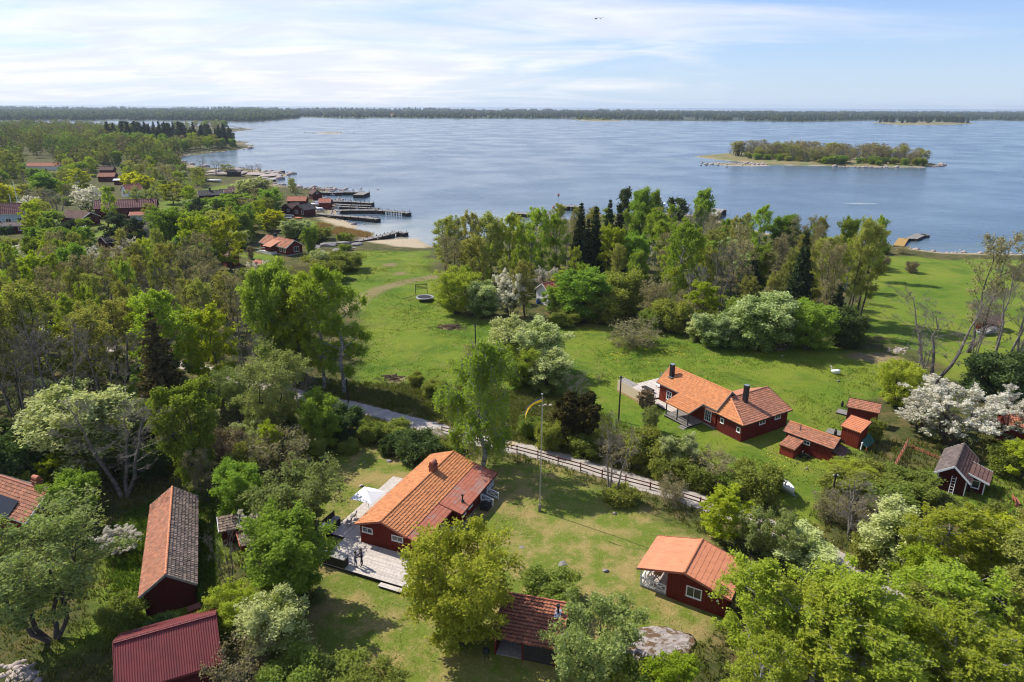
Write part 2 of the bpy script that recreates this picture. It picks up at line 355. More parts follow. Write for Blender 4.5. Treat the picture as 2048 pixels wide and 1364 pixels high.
def build_ground():
    xs = graded(-125, 165, 1.1, (-14000, 14000), 1.16); ys = graded(28, 240, 1.1, (-60, 24000), 1.16)
    X, Y = np.meshgrid(xs, ys); x, y = X.ravel(), Y.ravel()
    d = sdist(x, y, SHORE); z = gz(x, y, d)
    near = (np.abs(x) < 400) & (y < 700) & (d > 1)
    z = z + near * ((vnoise(x, y, 9, 1) - .5) * .22 + (vnoise(x, y, 2.6, 2) - .5) * .07) * np.clip(d / 20, 0, 1)
    z = z - .05 * (dline(x, y, ROAD) < 2.2)
    nx = len(xs); i = np.arange(len(ys) - 1)[:, None] * nx + np.arange(nx - 1)[None]
    Fq = np.stack([i, i + 1, i + nx + 1, i + nx], -1).reshape(-1, 4)
    m = mesh_np('ground', np.stack([x, y, z], 1), Fq)
    wob = (vnoise(x, y, 5, 5) - .5) * 5 + (vnoise(x, y, 1.7, 6) - .5) * 2
    A = {}
    A['lawn'] = np.maximum.reduce([sstep(sdist(x, y, p) + wob, -2, 2) for p in [MEADOW, SHOREMEADOW, LEFTLAWN, EASTLAWN] + VILLAWNS])
    A['dry'] = sstep(sdist(x, y, LAWN) + wob * .6, -2, 2)
    sand = np.maximum.reduce([sstep(sdist(x, y, p) + wob * .4, -1.2, 1.2) for p in SAND])
    strip = sstep(d, np.where(y > 330, 3.5, 7), 1.5) * sstep(vnoise(x, y, 14, 9), .2, .5) * (d > -60)
    A['sand'] = np.clip(np.maximum(sand, strip * .75), 0, 1)
    tr = sstep(dline(x, y, TRACK), 2.8, 1.2) * .8
    for c, r in BARE: tr = np.maximum(tr, sstep(np.hypot(x - c[0], y - c[1]) + wob * .35, r, r * .55))
    tr = np.maximum(tr, sstep(dline(x, y, ROAD) + (vnoise(x, y, 1.5, 12) - .5) * 1.2, 2.1, 1.5) * .7)
    A['dirt'] = tr
    for k, v in A.items():
        a = m.attributes.new(k, 'FLOAT', 'POINT'); a.data.foreach_set('value', v.astype(np.float32))
    m.polygons.foreach_set('use_smooth', np.ones(len(m.polygons), bool))
    mt = bpy.data.materials.new('grass_and_soil'); mt.use_nodes = True; t = NT(mt.node_tree); b = t.n['Principled BSDF']
    pos = t.new('TexCoord').outputs['Object']
    n20, n3, n1, nf = t.noise(pos, .045, 4), t.noise(pos, .33, 5, .6), t.noise(pos, 1.6, 5, .65), t.noise(pos, 7, 4, .75)
    rough = t.mix(t.ramp(n1, .35, .65), (.085, .085, .028), (.045, .060, .016))
    rough = t.mix(t.ramp(n3, .45, .68), rough, (.135, .105, .045))
    green = t.mix(t.ramp(n1, .3, .7), (.138, .200, .020), (.092, .153, .015))
    green = t.mix(t.ramp(n20, .40, .62), green, (.165, .205, .024))
    green = t.mix(t.math('MULTIPLY', t.ramp(n3, .50, .68), .6), green, (.195, .185, .048))
    dry = t.mix(t.ramp(n3, .41, .62), (.135, .175, .026), (.29, .225, .085))
    dry = t.mix(t.math('MULTIPLY', t.ramp(n20, .48, .64), .75), dry, (.13, .180, .024))
    dry = t.mix(t.math('MULTIPLY', t.ramp(n1, .53, .70), .65), dry, (.33, .25, .11))
    green = t.mix(t.math('MULTIPLY', t.ramp(t.noise(pos, .11, 5, .62, .5), .48, .66), .7), green, (.062, .125, .012))
    sand = t.mix(t.ramp(n1, .35, .65), (.46, .38, .27), (.38, .30, .21))
    dirt = t.mix(t.ramp(n1, .35, .7), (.27, .20, .12), (.20, .16, .08))
    c = t.mix(t.attr('lawn'), rough, green); c = t.mix(t.attr('dry'), c, dry)
    c = t.mix(t.attr('dirt'), c, dirt); c = t.mix(t.attr('sand'), c, sand)
    c = t.mix(t.ramp(nf, .2, .8), t.mix(1., c, (.66, .70, .64), 'MULTIPLY'), t.mix(1., c, (1.30, 1.27, 1.25), 'MULTIPLY'))
    t.set(b.inputs['Base Color'], c); b.inputs['Roughness'].default_value = .95; b.inputs['Specular IOR Level'].default_value = .1
    bp = t.new('Bump'); bp.inputs['Strength'].default_value = .7; bp.inputs['Distance'].default_value = .12
    t.set(bp.inputs['Height'], t.math('ADD', t.noise(pos, 5, 5, .7), t.math('MULTIPLY', n1, .8))); t.set(b.inputs['Normal'], bp.outputs[0])
    g = link('ground', m, mt); tag(g, kind='structure')
build_ground()
def build_water():
    e = 40000.
    m = mesh_np('sea', np.array([(-e, -200, WL), (e, -200, WL), (e, e, WL), (-e, e, WL)]), np.array([[0, 1, 2, 3]]))
    mt = bpy.data.materials.new('sea_water'); mt.use_nodes = True; t = NT(mt.node_tree); b = t.n['Principled BSDF']
    pos = t.new('TexCoord').outputs['Object']
    sp = t.new('SeparateXYZ'); t.set(sp.inputs[0], pos)
    c = t.mix(t.ramp(t.noise(pos, .004, 3), .35, .65), (.070, .112, .152), (.082, .126, .164))
    # pale sandy shoals seen through shallow water
    for (cx, cy), rx, ry, col, lo, hi in SHOALS:
        dx = t.math('DIVIDE', t.math('SUBTRACT', sp.outputs[0], cx), rx); dy = t.math('DIVIDE', t.math('SUBTRACT', sp.outputs[1], cy), ry)
        r2 = t.math('ADD', t.math('MULTIPLY', dx, dx), t.math('MULTIPLY', dy, dy))
        r2 = t.math('ADD', r2, t.math('MULTIPLY', t.math('SUBTRACT', t.noise(pos, 3. / max(rx, ry), 4), .5), 1.6))
        c = t.mix(t.ramp(r2, hi, lo), c, col)
    t.set(b.inputs['Base Color'], c); t.set(b.inputs['Roughness'], t.math('ADD', .14, t.math('MULTIPLY', t.ramp(t.noise(pos, .02, 3), .3, .7), .14))); b.inputs['IOR'].default_value = 1.33
    b.inputs['Specular IOR Level'].default_value = .5
    rp = t.new('Mapping'); t.set(rp.inputs[0], pos); rp.inputs['Rotation'].default_value = (0, 0, R_(25)); rp.inputs['Scale'].default_value = (.35, 1, 1)
    w = t.math('ADD', t.math('MULTIPLY', t.noise(rp.outputs[0], .26, 4, .6), 1.0), t.math('MULTIPLY', t.noise(rp.outputs[0], 1.3, 3, .6), .22))
    ln_ = t.new('Mapping'); t.set(ln_.inputs[0], pos); ln_.inputs['Rotation'].default_value = (0, 0, R_(-12)); ln_.inputs['Scale'].default_value = (.25, 1, 1); big = t.ramp(t.noise(ln_.outputs[0], .014, 5, .6, .4), .32, .68)
    bp = t.new('Bump'); bp.inputs['Distance'].default_value = .55; t.set(bp.inputs['Strength'], t.math('ADD', .34, t.math('MULTIPLY', big, .15)))
    t.set(bp.inputs['Height'], w); t.set(b.inputs['Normal'], bp.outputs[0])
    tag(link('sea', m, mt), kind='structure')
def _s(x, y): return tuple(float(k) for k in at(x, y, WL)[:2])
SHOALS = [(_s(830, 462), 34, 26, (.30, .31, .27), .35, 1.25), (_s(760, 478), 26, 9, (.36, .33, .25), .3, 1.1), (_s(1000, 452), 40, 40, (.16, .20, .20), .2, 1.4), (_s(1500, 300), 28, 16, (.13, .18, .20), .2, 1.2),
          (_s(1430, 320), 60, 30, (.15, .19, .19), .3, 1.2), (_s(1720, 407), 9, 3, (.25, .28, .26), .3, 1.1), (_s(1850, 500), 60, 14, (.09, .13, .14), .3, 1.3), (_s(1640, 322), 130, 40, (.06, .11, .14), .4, 1.3)]
build_water()
def build_road():
    L = ROAD; d = np.gradient(L, axis=0); n = np.stack([-d[:, 1], d[:, 0]], 1); n /= np.linalg.norm(n, axis=1)[:, None]
    # resample fine
    s = np.r_[0, np.cumsum(np.linalg.norm(np.diff(L, axis=0), axis=1))]; q = np.arange(0, s[-1], .6)
    cx, cy = np.interp(q, s, L[:, 0]), np.interp(q, s, L[:, 1]); nx, ny = np.interp(q, s, n[:, 0]), np.interp(q, s, n[:, 1])
    rng = np.random.default_rng(4)
    cols = []
    for k, o in enumerate((-1.45, -.75, 0, .75, 1.45)):
        j = (rng.random(len(q)) - .5) * (.35 if k in (0, 4) else 0)
        x, y = cx + nx * (o + j), cy + ny * (o + j)
        zz = gz(x, y) + (-.02 if k in (0, 4) else .075) + (.02 if k == 2 else 0) + (vnoise(x, y, 9, 1) - .5) * .22 + (vnoise(x, y, 2.6, 2) - .5) * .07
        cols.append(np.stack([x, y, zz], 1))
    V = np.stack(cols, 1).reshape(-1, 3); i = np.arange(len(q) - 1)[:, None] * 5 + np.arange(4)[None]
    Fq = np.stack([i, i + 1, i + 6, i + 5], -1).reshape(-1, 4)
    mt = pmat('gravel_road', (.42, .375, .325), (.34, .30, .26), .95, .9, bump=.4, bscale=14, wear=(.22, .20, .13), wscale=.5, wlo=.58, whi=.75)
    tag(link('gravel_road', mesh_np('gravel_road', V, Fq), mt), kind='structure')
build_road()
# -- far country: low wooded coast across the bay
def yh(x): return 208.5 + x * 9 / 2048
MAT['farsoil'] = pmat('far_forest_floor', (.035, .05, .022), (.05, .06, .03), .95, .01)
LF = dict(
    farcon=leafmat('far_conifer', (.016, .029, .016), (.030, .046, .023), .2, .015, .2),
    fardec=leafmat('far_broadleaf', (.042, .066, .022), (.082, .104, .032), .3, .03, .2))
def low_tree(con, rng):
    if con:
        V, Fs = [], []
        for (z0, z1, r) in ((.12, .62, .22), (.42, 1.0, .16)):
            k = len(V); n = 5
            V += [(r * math.cos(a) * rng.uniform(.8, 1.2), r * math.sin(a) * rng.uniform(.8, 1.2), z0 + rng.uniform(-.04, .04)) for a in np.linspace(0, 6.283, n, endpoint=False)] + [(0, 0, z1)]
            Fs += [(k + i, k + (i + 1) % n, k + n) for i in range(n)]
        return np.array(V), np.array(Fs)
    V, Fs = [], []
    rings = ((.12, .16), (.35, .40), (.68, .36), (.92, .15)); n = 6
    for z, r in rings: V += [(r * math.cos(a) * rng.uniform(.7, 1.25), r * math.sin(a) * rng.uniform(.7, 1.25), z + rng.uniform(-.07, .07)) for a in np.linspace(0, 6.283, n, endpoint=False)]
    for j in range(len(rings) - 1):
        for i in range(n):
            a, b, c, d = j * n + i, j * n + (i + 1) % n, (j + 1) * n + (i + 1) % n, (j + 1) * n + i; Fs += [(a, b, c), (a, c, d)]
    k = len(V); V.append((0, 0, 1.)); Fs += [(3 * n + i, 3 * n + (i + 1) % n, k) for i in range(n)]
    return np.array(V), np.array(Fs)
def far_coast(name, xr, shore, top, ntree, pcon, label, depth=2.4, th=13., seed=1):
    """coast strip: shore / top are photograph rows at which its waterline and its skyline stand"""
    rng = np.random.default_rng(seed)
    sx, sy = zip(*shore); tx, ty = zip(*top)
    def place(px, f):
        ys_ = np.interp(px, sx, sy) + (vnoise(px, px * 0, 23, seed) - .5) * 1.6; yt = np.interp(px, tx, ty) + .8 + (vnoise(px, px * 0, 60, seed + 3) - .5) * 3.2 + (vnoise(px, px * 0, 17, seed + 5) - .5) * 1.6
        D = (CAMZ - WL) * F / np.maximum(ys_ - yh(px), 3.0)
        Df = D * (1 + (depth - 1) * f)
        ytop = (ys_ - th * F / D) * (1 - f) + yt * f
        ztop = CAMZ - (ytop - yh(px)) * Df / F
        X = (px - 1024) / F * Df * 1.02
        return X, Df, np.where(f < .012, WL - .3, np.maximum(ztop - th, WL + .6))
    px = np.linspace(xr[0], xr[1], 220); fs = np.array([0, .013, .05, .12, .25, .45, .7, 1.0])
    PX, FS = np.meshgrid(px, fs); X, Y, Z = place(PX, FS)
    V = np.stack([X, Y, Z], -1).reshape(-1, 3); nx = len(px); i = np.arange(len(fs) - 1)[:, None] * nx + np.arange(nx - 1)[None]
    tag(link(name, mesh_np(name, V, np.stack([i, i + 1, i + nx + 1, i + nx], -1).reshape(-1, 4)), MAT['farsoil']), kind='structure')
    prot = {c: [low_tree(c, rng) for _ in range(6)] for c in (True, False)}
    for con in (True, False):
        n = int(ntree * (pcon if con else 1 - pcon))
        f = rng.random(n) ** 1.3 * .98 + .02; qx = rng.uniform(xr[0], xr[1], n)
        keep = vnoise(qx, f * 300, 30, seed + 9) > (.15 if con else .35); f, qx = f[keep], qx[keep]
        X, Y, Z = place(qx, f); h = rng.uniform(.75, 1.25, len(f)) * th * np.where(con, 1.05, .95) * (1 + .5 * f); w = h * rng.uniform(.9, 1.5, len(f)) * (1 + 1.2 * f)
        vs, fs_, fa, k = [], [], [], 0
        for j in range(6):
            sel = np.arange(len(f)) % 6 == j; PV, PF = prot[con][j]
            c = np.stack([X, Y, Z], 1)[sel]; s = np.stack([w, w, h], 1)[sel]
            vv = (PV[None] * s[:, None] + c[:, None]).reshape(-1, 3); ff = (PF[None] + (np.arange(sel.sum()) * len(PV))[:, None, None]).reshape(-1, 3) + k
            vs.append(vv); fs_.append(ff); fa.append(np.repeat(rng.random(sel.sum()), len(PF))); k += len(vv)
        o = link('conifer_forest' if con else 'broadleaf_forest', mesh_np('forest', np.concatenate(vs), np.concatenate(fs_), np.concatenate(fa)), LF['farcon' if con else 'fardec'])
        tag(o, ('dark conifers of ' if con else 'light green broadleaf trees of ') + label, 'forest', kind='stuff')
far_coast('far_coast', (-260, 2320), ((-260, 232), (620, 233), (700, 235), (1000, 235), (1140, 237), (1440, 240), (1560, 241), (1750, 238), (2320, 241)),
          ((-260, 212), (0, 213), (600, 214.5), (1000, 216), (1400, 222), (1700, 229), (2048, 232.5), (2320, 233)), 13500, .78, 'the long far coast on the horizon', seed=1)
far_coast('left_far_coast', (-260, 626), ((-260, 238), (100, 239), (300, 238.5), (480, 240.5), (540, 241), (600, 237.5), (626, 235)), ((-260, 220), (0, 221), (300, 221), (500, 220), (590, 222), (626, 234)),
          6500, .45, 'the nearer far coast behind the spruce headland', depth=1.7, seed=2)
# -- islands
def island(name, outline, top, sandw, label=None, mat=None, step=40):
    poly = [_s(x, y) for x, y in outline]; A = np.array(poly)
    lo, hi = A.min(0) - 6, A.max(0) + 6
    xs, ys = np.linspace(lo[0], hi[0], step * 2), np.linspace(lo[1], hi[1], step); X, Y = np.meshgrid(xs, ys); x, y = X.ravel(), Y.ravel()
    d = sdist(x, y, poly) + (vnoise(x, y, 7, 3) - .5) * 3
    z = np.where(d > 0, WL + top * (1 - np.exp(-d / 9)) + (vnoise(x, y, 4, 8) - .5) * .3, WL - 1.0)
    nx = len(xs); i = np.arange(len(ys) - 1)[:, None] * nx + np.arange(nx - 1)[None]; Fq = np.stack([i, i + 1, i + nx + 1, i + nx], -1).reshape(-1, 4)
    m = mesh_np(name, np.stack([x, y, z], 1), Fq); a = m.attributes.new('v', 'FLOAT', 'POINT'); a.data.foreach_set('value', sstep(d, sandw, sandw * .3).astype(np.float32))
    return tag(link(name, m, mat or MAT['isle']), kind='structure'), poly
def islemat():
    m = bpy.data.materials.new('island_ground'); m.use_nodes = True; t = NT(m.node_tree); b = t.n['Principled BSDF']; pos = t.new('TexCoord').outputs['Object']
    g = t.mix(t.ramp(t.noise(pos, .12, 4), .4, .6), (.12, .14, .035), (.22, .165, .075)); s = t.mix(t.ramp(t.noise(pos, .6, 5), .4, .6), (.42, .35, .27), (.28, .24, .20))
    t.set(b.inputs['Base Color'], t.mix(t.attr('v'), g, s)); b.inputs['Roughness'].default_value = .95
    return m
MAT['isle'] = islemat()
ISLE1, _ = island('wooded_island', ((1388, 313), (1440, 308), (1480, 303), (1560, 305), (1700, 310), (1800, 315), (1862, 326), (1886, 331), (1850, 335), (1760, 334.5), (1640, 332), (1530, 330), (1500, 325), (1430, 319)), 1.8, 1.7, step=60)
ISLE1B, _ = island('stony_spit', ((1402, 326), (1450, 325), (1500, 328), (1550, 332), (1500, 333), (1440, 331)), .5, 9)
ISLE2, _ = island('distant_island', ((1742, 245), (1800, 243), (1900, 243), (1952, 247), (1900, 250), (1800, 250)), 3.0, .4)
ISLE3, _ = island('low_skerry', ((1146, 239), (1170, 238), (1220, 239), (1248, 242), (1210, 243), (1170, 242)), 2.0, 6)
ISLE4, _ = island('bare_skerry', ((630, 266), (655, 264.5), (690, 266), (680, 268), (640, 268)), .8, 20)
ISLE5, _ = island('tiny_skerry', ((480, 258), (495, 256.5), (510, 257.5), (498, 259.5)), .6, 20)
# ------------------------------------------------------------------ trees
def unit(a): return a / (np.linalg.norm(a, axis=-1, keepdims=True) + 1e-9)
def tubes(paths, rads, ns):
    """(B,n,3) centre lines + (B,n) radii -> quads"""
    B, n, _ = paths.shape; d = unit(paths[:, -1] - paths[:, 0]); up = np.where(np.abs(d[:, 2:3]) < .9, [[0, 0, 1.]], [[1., 0, 0]])
    a = unit(np.cross(d, up)); b = np.cross(a, d); t = np.arange(ns) * 2 * np.pi / ns
    ring = np.cos(t)[None, :, None] * a[:, None] + np.sin(t)[None, :, None] * b[:, None]
    V = paths[:, :, None] + rads[:, :, None, None] * ring[:, None]
    k = np.arange(ns); i = np.arange(n - 1)[:, None] * ns
    q = np.stack([i + k, i + (k + 1) % ns, i + ns + (k + 1) % ns, i + ns + k], -1).reshape(-1, 4)
    return V.reshape(-1, 3), (q[None] + (np.arange(B) * n * ns)[:, None, None]).reshape(-1, 4)
def interp_path(paths, idx, s):
    n = paths.shape[1] - 1; f = np.clip(s, 0, .9999) * n; k = f.astype(int); w = (f - k)[:, None]
    return paths[idx, k] * (1 - w) + paths[idx, k + 1] * w
ENV = dict(round=lambda t: np.sin(np.pi * (.14 + .80 * t)) ** .75, birch=lambda t: np.sin(np.pi * (.20 + .74 * t)) ** .9, tall=lambda t: np.sin(np.pi * (.10 + .82 * t ** .8)) ** .7,
           bush=lambda t: np.sqrt(np.maximum(1 - (t * .97) ** 2, 0)) * .95 + .05, vase=lambda t: (.35 + .75 * t ** .7) * np.sqrt(np.maximum(1.03 - t ** 4, 0)), cone=lambda t: (1 - t) ** .85 + .03, pine=lambda t: np.sin(np.pi * (.25 + .68 * t)) ** .6)
def leaves(C, size, rng, elong=1.5, flat=0.0):
    N = len(C); u = unit(rng.normal(size=(N, 3))); w = unit(rng.normal(size=(N, 3)) + np.array([0, 0, flat])); v = unit(np.cross(u, w)); u = np.cross(v, unit(w))
    s = size * rng.uniform(.65, 1.35, (N, 1)); a, b = u * s * elong * .5, v * s * .5
    V = np.stack([C - a * .9 - b, C + a * 1.25, C - a * .35 + b * 1.25], 1).reshape(-1, 3)
    return V, np.arange(3 * N).reshape(-1, 3)
def tri(q): return np.concatenate([q[:, [0, 1, 2]], q[:, [0, 2, 3]]])
NTF = [0]
def gen_tree(p, seed):
    rng = np.random.default_rng(seed); h, R, S = p['h'], p['R'], p.get('S', 1); t0 = p.get('t0', .2); env = ENV[p['env']]
    n = 8; s = np.linspace(0, 1, n)
    az = rng.uniform(0, 6.28) + np.arange(S) * 6.283 / max(S, 1) + rng.normal(0, .3, S); lean = p.get('lean', .0) * R * rng.uniform(.6, 1.2, S) if S > 1 else np.array([rng.normal(0, .03) * h])
    hs = h * rng.uniform(.82, 1, S) if S > 1 else np.array([h * .97])
    st = np.zeros((S, n, 3)); off = np.stack([np.cos(az), np.sin(az)], 1)
    st[..., :2] = off[:, None] * (p.get('base', .15) + lean[:, None] * s ** .8)[..., None] + np.cumsum(rng.normal(0, .018 * h * p.get('wig', 1), (S, n, 2)), 1) * (s > 0)[None, :, None]
    st[..., 2] = hs[:, None] * s
    r0 = p.get('r0', .016) * h
    VV, FF, k = [], [], 0
    def put(paths, rads, ns):
        nonlocal k
        v, f = tubes(paths, rads, ns); VV.append(v); FF.append(f + k); k += len(v)
    put(st, r0 * (1 - s * .86)[None] * np.ones((S, 1)), 7)
    # level 1
    n1 = p['n1']; B = S * n1; i0 = np.repeat(np.arange(S), n1); t = t0 + (1 - t0) * (np.tile((np.arange(n1) + .5) / n1, S) + rng.normal(0, .02, B)); t = np.clip(t, t0 * .9, .985); tc = np.clip((t - t0) / (1 - t0), 0, 1)
    base = interp_path(st, i0, t); a1 = np.arange(B) * 2.39996 + rng.normal(0, .35, B)
    if S > 1:       # stems carry their branches outwards
        oa = az[i0]; a1 = oa + ((a1 - oa + np.pi) % 6.2832 - np.pi) * .75
    el = np.radians(p['el'][0] + (p['el'][1] - p['el'][0]) * tc + rng.normal(0, 9, B))
    l1 = env(tc) * R * rng.uniform(.72, 1.12, B) * (p.get('stemR', .62) if S > 1 else 1.0) / np.maximum(np.cos(el), .55) * (.9 if p['el'][1] > 50 else 1)
    d1 = np.stack([np.cos(a1) * np.cos(el), np.sin(a1) * np.cos(el), np.sin(el)], 1); q = np.linspace(0, 1, 5)
    p1 = base[:, None] + d1[:, None] * (l1[:, None] * q)[..., None] + np.cumsum(rng.normal(0, .045, (B, 5, 3)) * l1[:, None, None], 1) * (q > 0)[None, :, None]
    p1[..., 2] += p.get('curl', 0.) * l1[:, None] * q ** 2
    put(p1, (r0 * .34 * np.maximum(1 - t, .12) ** .5)[:, None] * (1 - .8 * q)[None], 4)
    d = [d1, p1, l1]
    # levels 2, 3 (and 4 for bare trees)
    tips = None
    for lev, (nn, fl, ns, npt) in enumerate(p['lv']):
        pd, pp, pl = d; B2 = len(pl) * nn; ii = np.repeat(np.arange(len(pl)), nn); ss = rng.uniform(.22, 1, B2) if lev else rng.uniform(.18, 1, B2) ** .8
        bs = interp_path(pp, ii, ss); dd = unit(pd[ii] * .75 + unit(rng.normal(size=(B2, 3))) * p.get('spread', .8) + np.array([0, 0, p.get('up', .15)]))
        ll = pl[ii] * fl * (1.15 - .6 * ss) * rng.uniform(.6, 1.2, B2); q = np.linspace(0, 1, npt)
        pth = bs[:, None] + dd[:, None] * (ll[:, None] * q)[..., None] + rng.normal(0, .05, (B2, npt, 3)) * ll[:, None, None] * (q > 0)[None, :, None]
        if p.get('hang') and lev == len(p['lv']) - 1: pth[..., 2] -= (p['hang'] * rng.uniform(.3, 1.3, B2))[:, None] * q ** 1.5
        rr = r0 * (.085, .038, .02)[lev] * p.get('tw', 1)
        if not p.get('notwig') or lev == 0: put(pth, np.maximum(rr * (1 - .7 * q), .008 * p.get('tw', 1))[None] * np.ones((B2, 1)), ns)
        d = [dd, pth, ll]
    trunk = (np.concatenate(VV), np.concatenate(FF)); NTF[0] = sum(len(f) for f in FF[:3])
    pd, pp, pl = d; nl = p.get('nl', 0); crown = None
    if nl:
        N = len(pl) * nl; ii = np.repeat(np.arange(len(pl)), nl); C = interp_path(pp, ii, rng.uniform(.1, 1.05, N)) + rng.normal(0, p['sig'], (N, 3))
        clump = np.repeat(rng.random(len(pl)), nl)
        V, Fq = leaves(C, p['leaf'], rng, p.get('elong', 1.5), p.get('flat', .3)); fa = np.clip(clump * .6 + rng.random(N) * .4, 0, 1)
        if p.get('flower'):
            # blossoms sit at the outside and on top of the crown
            rel = np.hypot(C[:, 0], C[:, 1]) / R + C[:, 2] / h * .8; fl = (rel + rng.normal(0, .22, N)) > p['flower']; fa = np.where(fl, 2.0 + fa, fa)
        crown = (V, Fq, fa)
    return trunk, crown
def gen_spruce(h, R, seed, dens=1.0, bare=0.):
    rng = np.random.default_rng(seed); n = 10; s = np.linspace(0, 1, n)
    st = np.zeros((1, n, 3)); st[0, :, 2] = h * s; st[0, :, :2] = np.cumsum(rng.normal(0, .01 * h / n, (n, 2)), 0)
    tv, tf = tubes(st, (.017 * h * (1 - .93 * s))[None], 7)
    nlay = int(26 * dens); C, U, S1, br, brr = [], [], [], [], []
    for i in range(nlay):
        t = .07 + .90 * (i + rng.uniform(-.3, .3)) / nlay; m = max(5, int(11 * (1 - t) + 4)); L = R * ((1 - t) ** .82 + .03) * rng.uniform(.82, 1.1)
        for a in np.arange(m) * 6.283 / m + rng.uniform(0, 6.28):
            l = L * rng.uniform(.7, 1.15); dr = rng.uniform(.18, .42) * (1 - t) + .02
            if rng.random() < bare: continue
            q = np.linspace(0, 1, 4); pts = np.stack([np.cos(a) * l * q, np.sin(a) * l * q, h * t - dr * l * q + .16 * l * q ** 3], 1); br.append(pts); brr.append(.02 * (1 - .7 * q))
            k = max(3, int(l / .17)); qq = rng.uniform(.12, 1.0, k * 3)
            c = np.stack([np.cos(a) * l * qq, np.sin(a) * l * qq, h * t - dr * l * qq + .16 * l * qq ** 3], 1) + rng.normal(0, 1, (k * 3, 3)) * np.array([.13, .13, .10]) * (1.1 - .4 * qq)[:, None] * min(l, 1.6)
            C.append(c)
    bv, bf = tubes(np.array(br), np.array(brr), 3)
    C = np.concatenate(C); V, Fq = leaves(C, .27, rng, 1.9, .8); r = np.hypot(C[:, 0], C[:, 1]) / R
    return (np.concatenate([tv, bv]), np.concatenate([tf, bf + len(tv)])), (V, Fq, np.clip(rng.random(len(C)) * .6 + .4 * r, 0, 1))
def flowermat(name, leaf, leaf2, fl, tr=.4):
    m = leafmat(name, leaf, leaf2, tr); t = NT(m.node_tree); mix = [n for n in t.n if n.bl_idname == 'ShaderNodeMix'][0]
    hs = [n for n in t.n if n.bl_idname == 'ShaderNodeHueSaturation'][0]
    v = t.attr('v'); new = t.mix(t.math('GREATER_THAN', v, 1.5), mix.outputs[2], fl); t.l.new(new, hs.inputs['Color'])
    t.set(mix.inputs[0], t.math('FRACT', v))
    for l in list(t.l):
        if l.to_node.bl_idname == 'ShaderNodeMix' and l.to_node.blend_type == 'MULTIPLY': l.to_node.inputs[7].default_value = (1.05, 1.05, .8, 1)
    return m
LF.update(
    birch=leafmat('birch_leaves', (0.330, 0.395, 0.053), (.375, .440, .050), .5), birchdk=leafmat('weeping_birch_leaves', (0.281, 0.356, 0.050), (.335, .405, .046), .5),
    broad=leafmat('broadleaf_leaves', (0.221, 0.318, 0.055), (.275, .370, .050), .44), alder=leafmat('alder_leaves', (0.316, 0.322, 0.077), (.370, .360, .092), .47, .016),
    maple=leafmat('maple_leaves', (0.359, 0.411, 0.038), (.395, .445, .036), .5), maplebright=leafmat('yellow_maple_leaves', (.44, .42, .020), (.55, .51, .026), .48, .01),
    sallow=leafmat('sallow_leaves', (0.350, 0.407, 0.052), (.415, .460, .062), .48), grey=leafmat('grey_green_leaves', (0.287, 0.329, 0.125), (.325, .375, .112), .44),
    bush=leafmat('shrub_leaves', (0.245, 0.284, 0.068), (.290, .330, .060), .44, .02), bushdk=leafmat('dark_shrub_leaves', (0.096, 0.145, 0.059), (.125, .175, .050), .36),
    spruce=leafmat('spruce_needles', (.026, .042, .019), (.056, .074, .028), .15, .012), sprucebr=leafmat('dying_spruce_needles', (0.073, 0.068, 0.032), (.135, .092, .042), .2, .012),
    pine=leafmat('pine_needles', (0.068, 0.093, 0.041), (.095, .118, .050), .2), juniper=leafmat('juniper_needles', (.032, .034, .014), (.075, .062, .020), .15, .01),
    bud=leafmat('budding_twigs', (0.288, 0.254, 0.136), (.330, .285, .150), .38, .012), brownbud=leafmat('brown_buds', (0.198, 0.147, 0.102), (.235, .170, .115), .3),
    blossom=flowermat('white_blossom', (.17, .20, .07), (.23, .26, .095), (.74, .71, .62)), cherry=flowermat('bird_cherry_leaves', (0.245, 0.306, 0.085), (.285, .350, .078), (.52, .57, .25)))
BIG = ((7, .46, 3, 3), (7, .46, 3, 2)); MED = ((7, .46, 3, 3), (5, .5, 3, 2)); BARE_ = ((6, .5, 3, 4), (6, .55, 3, 3), (4, .6, 3, 2))
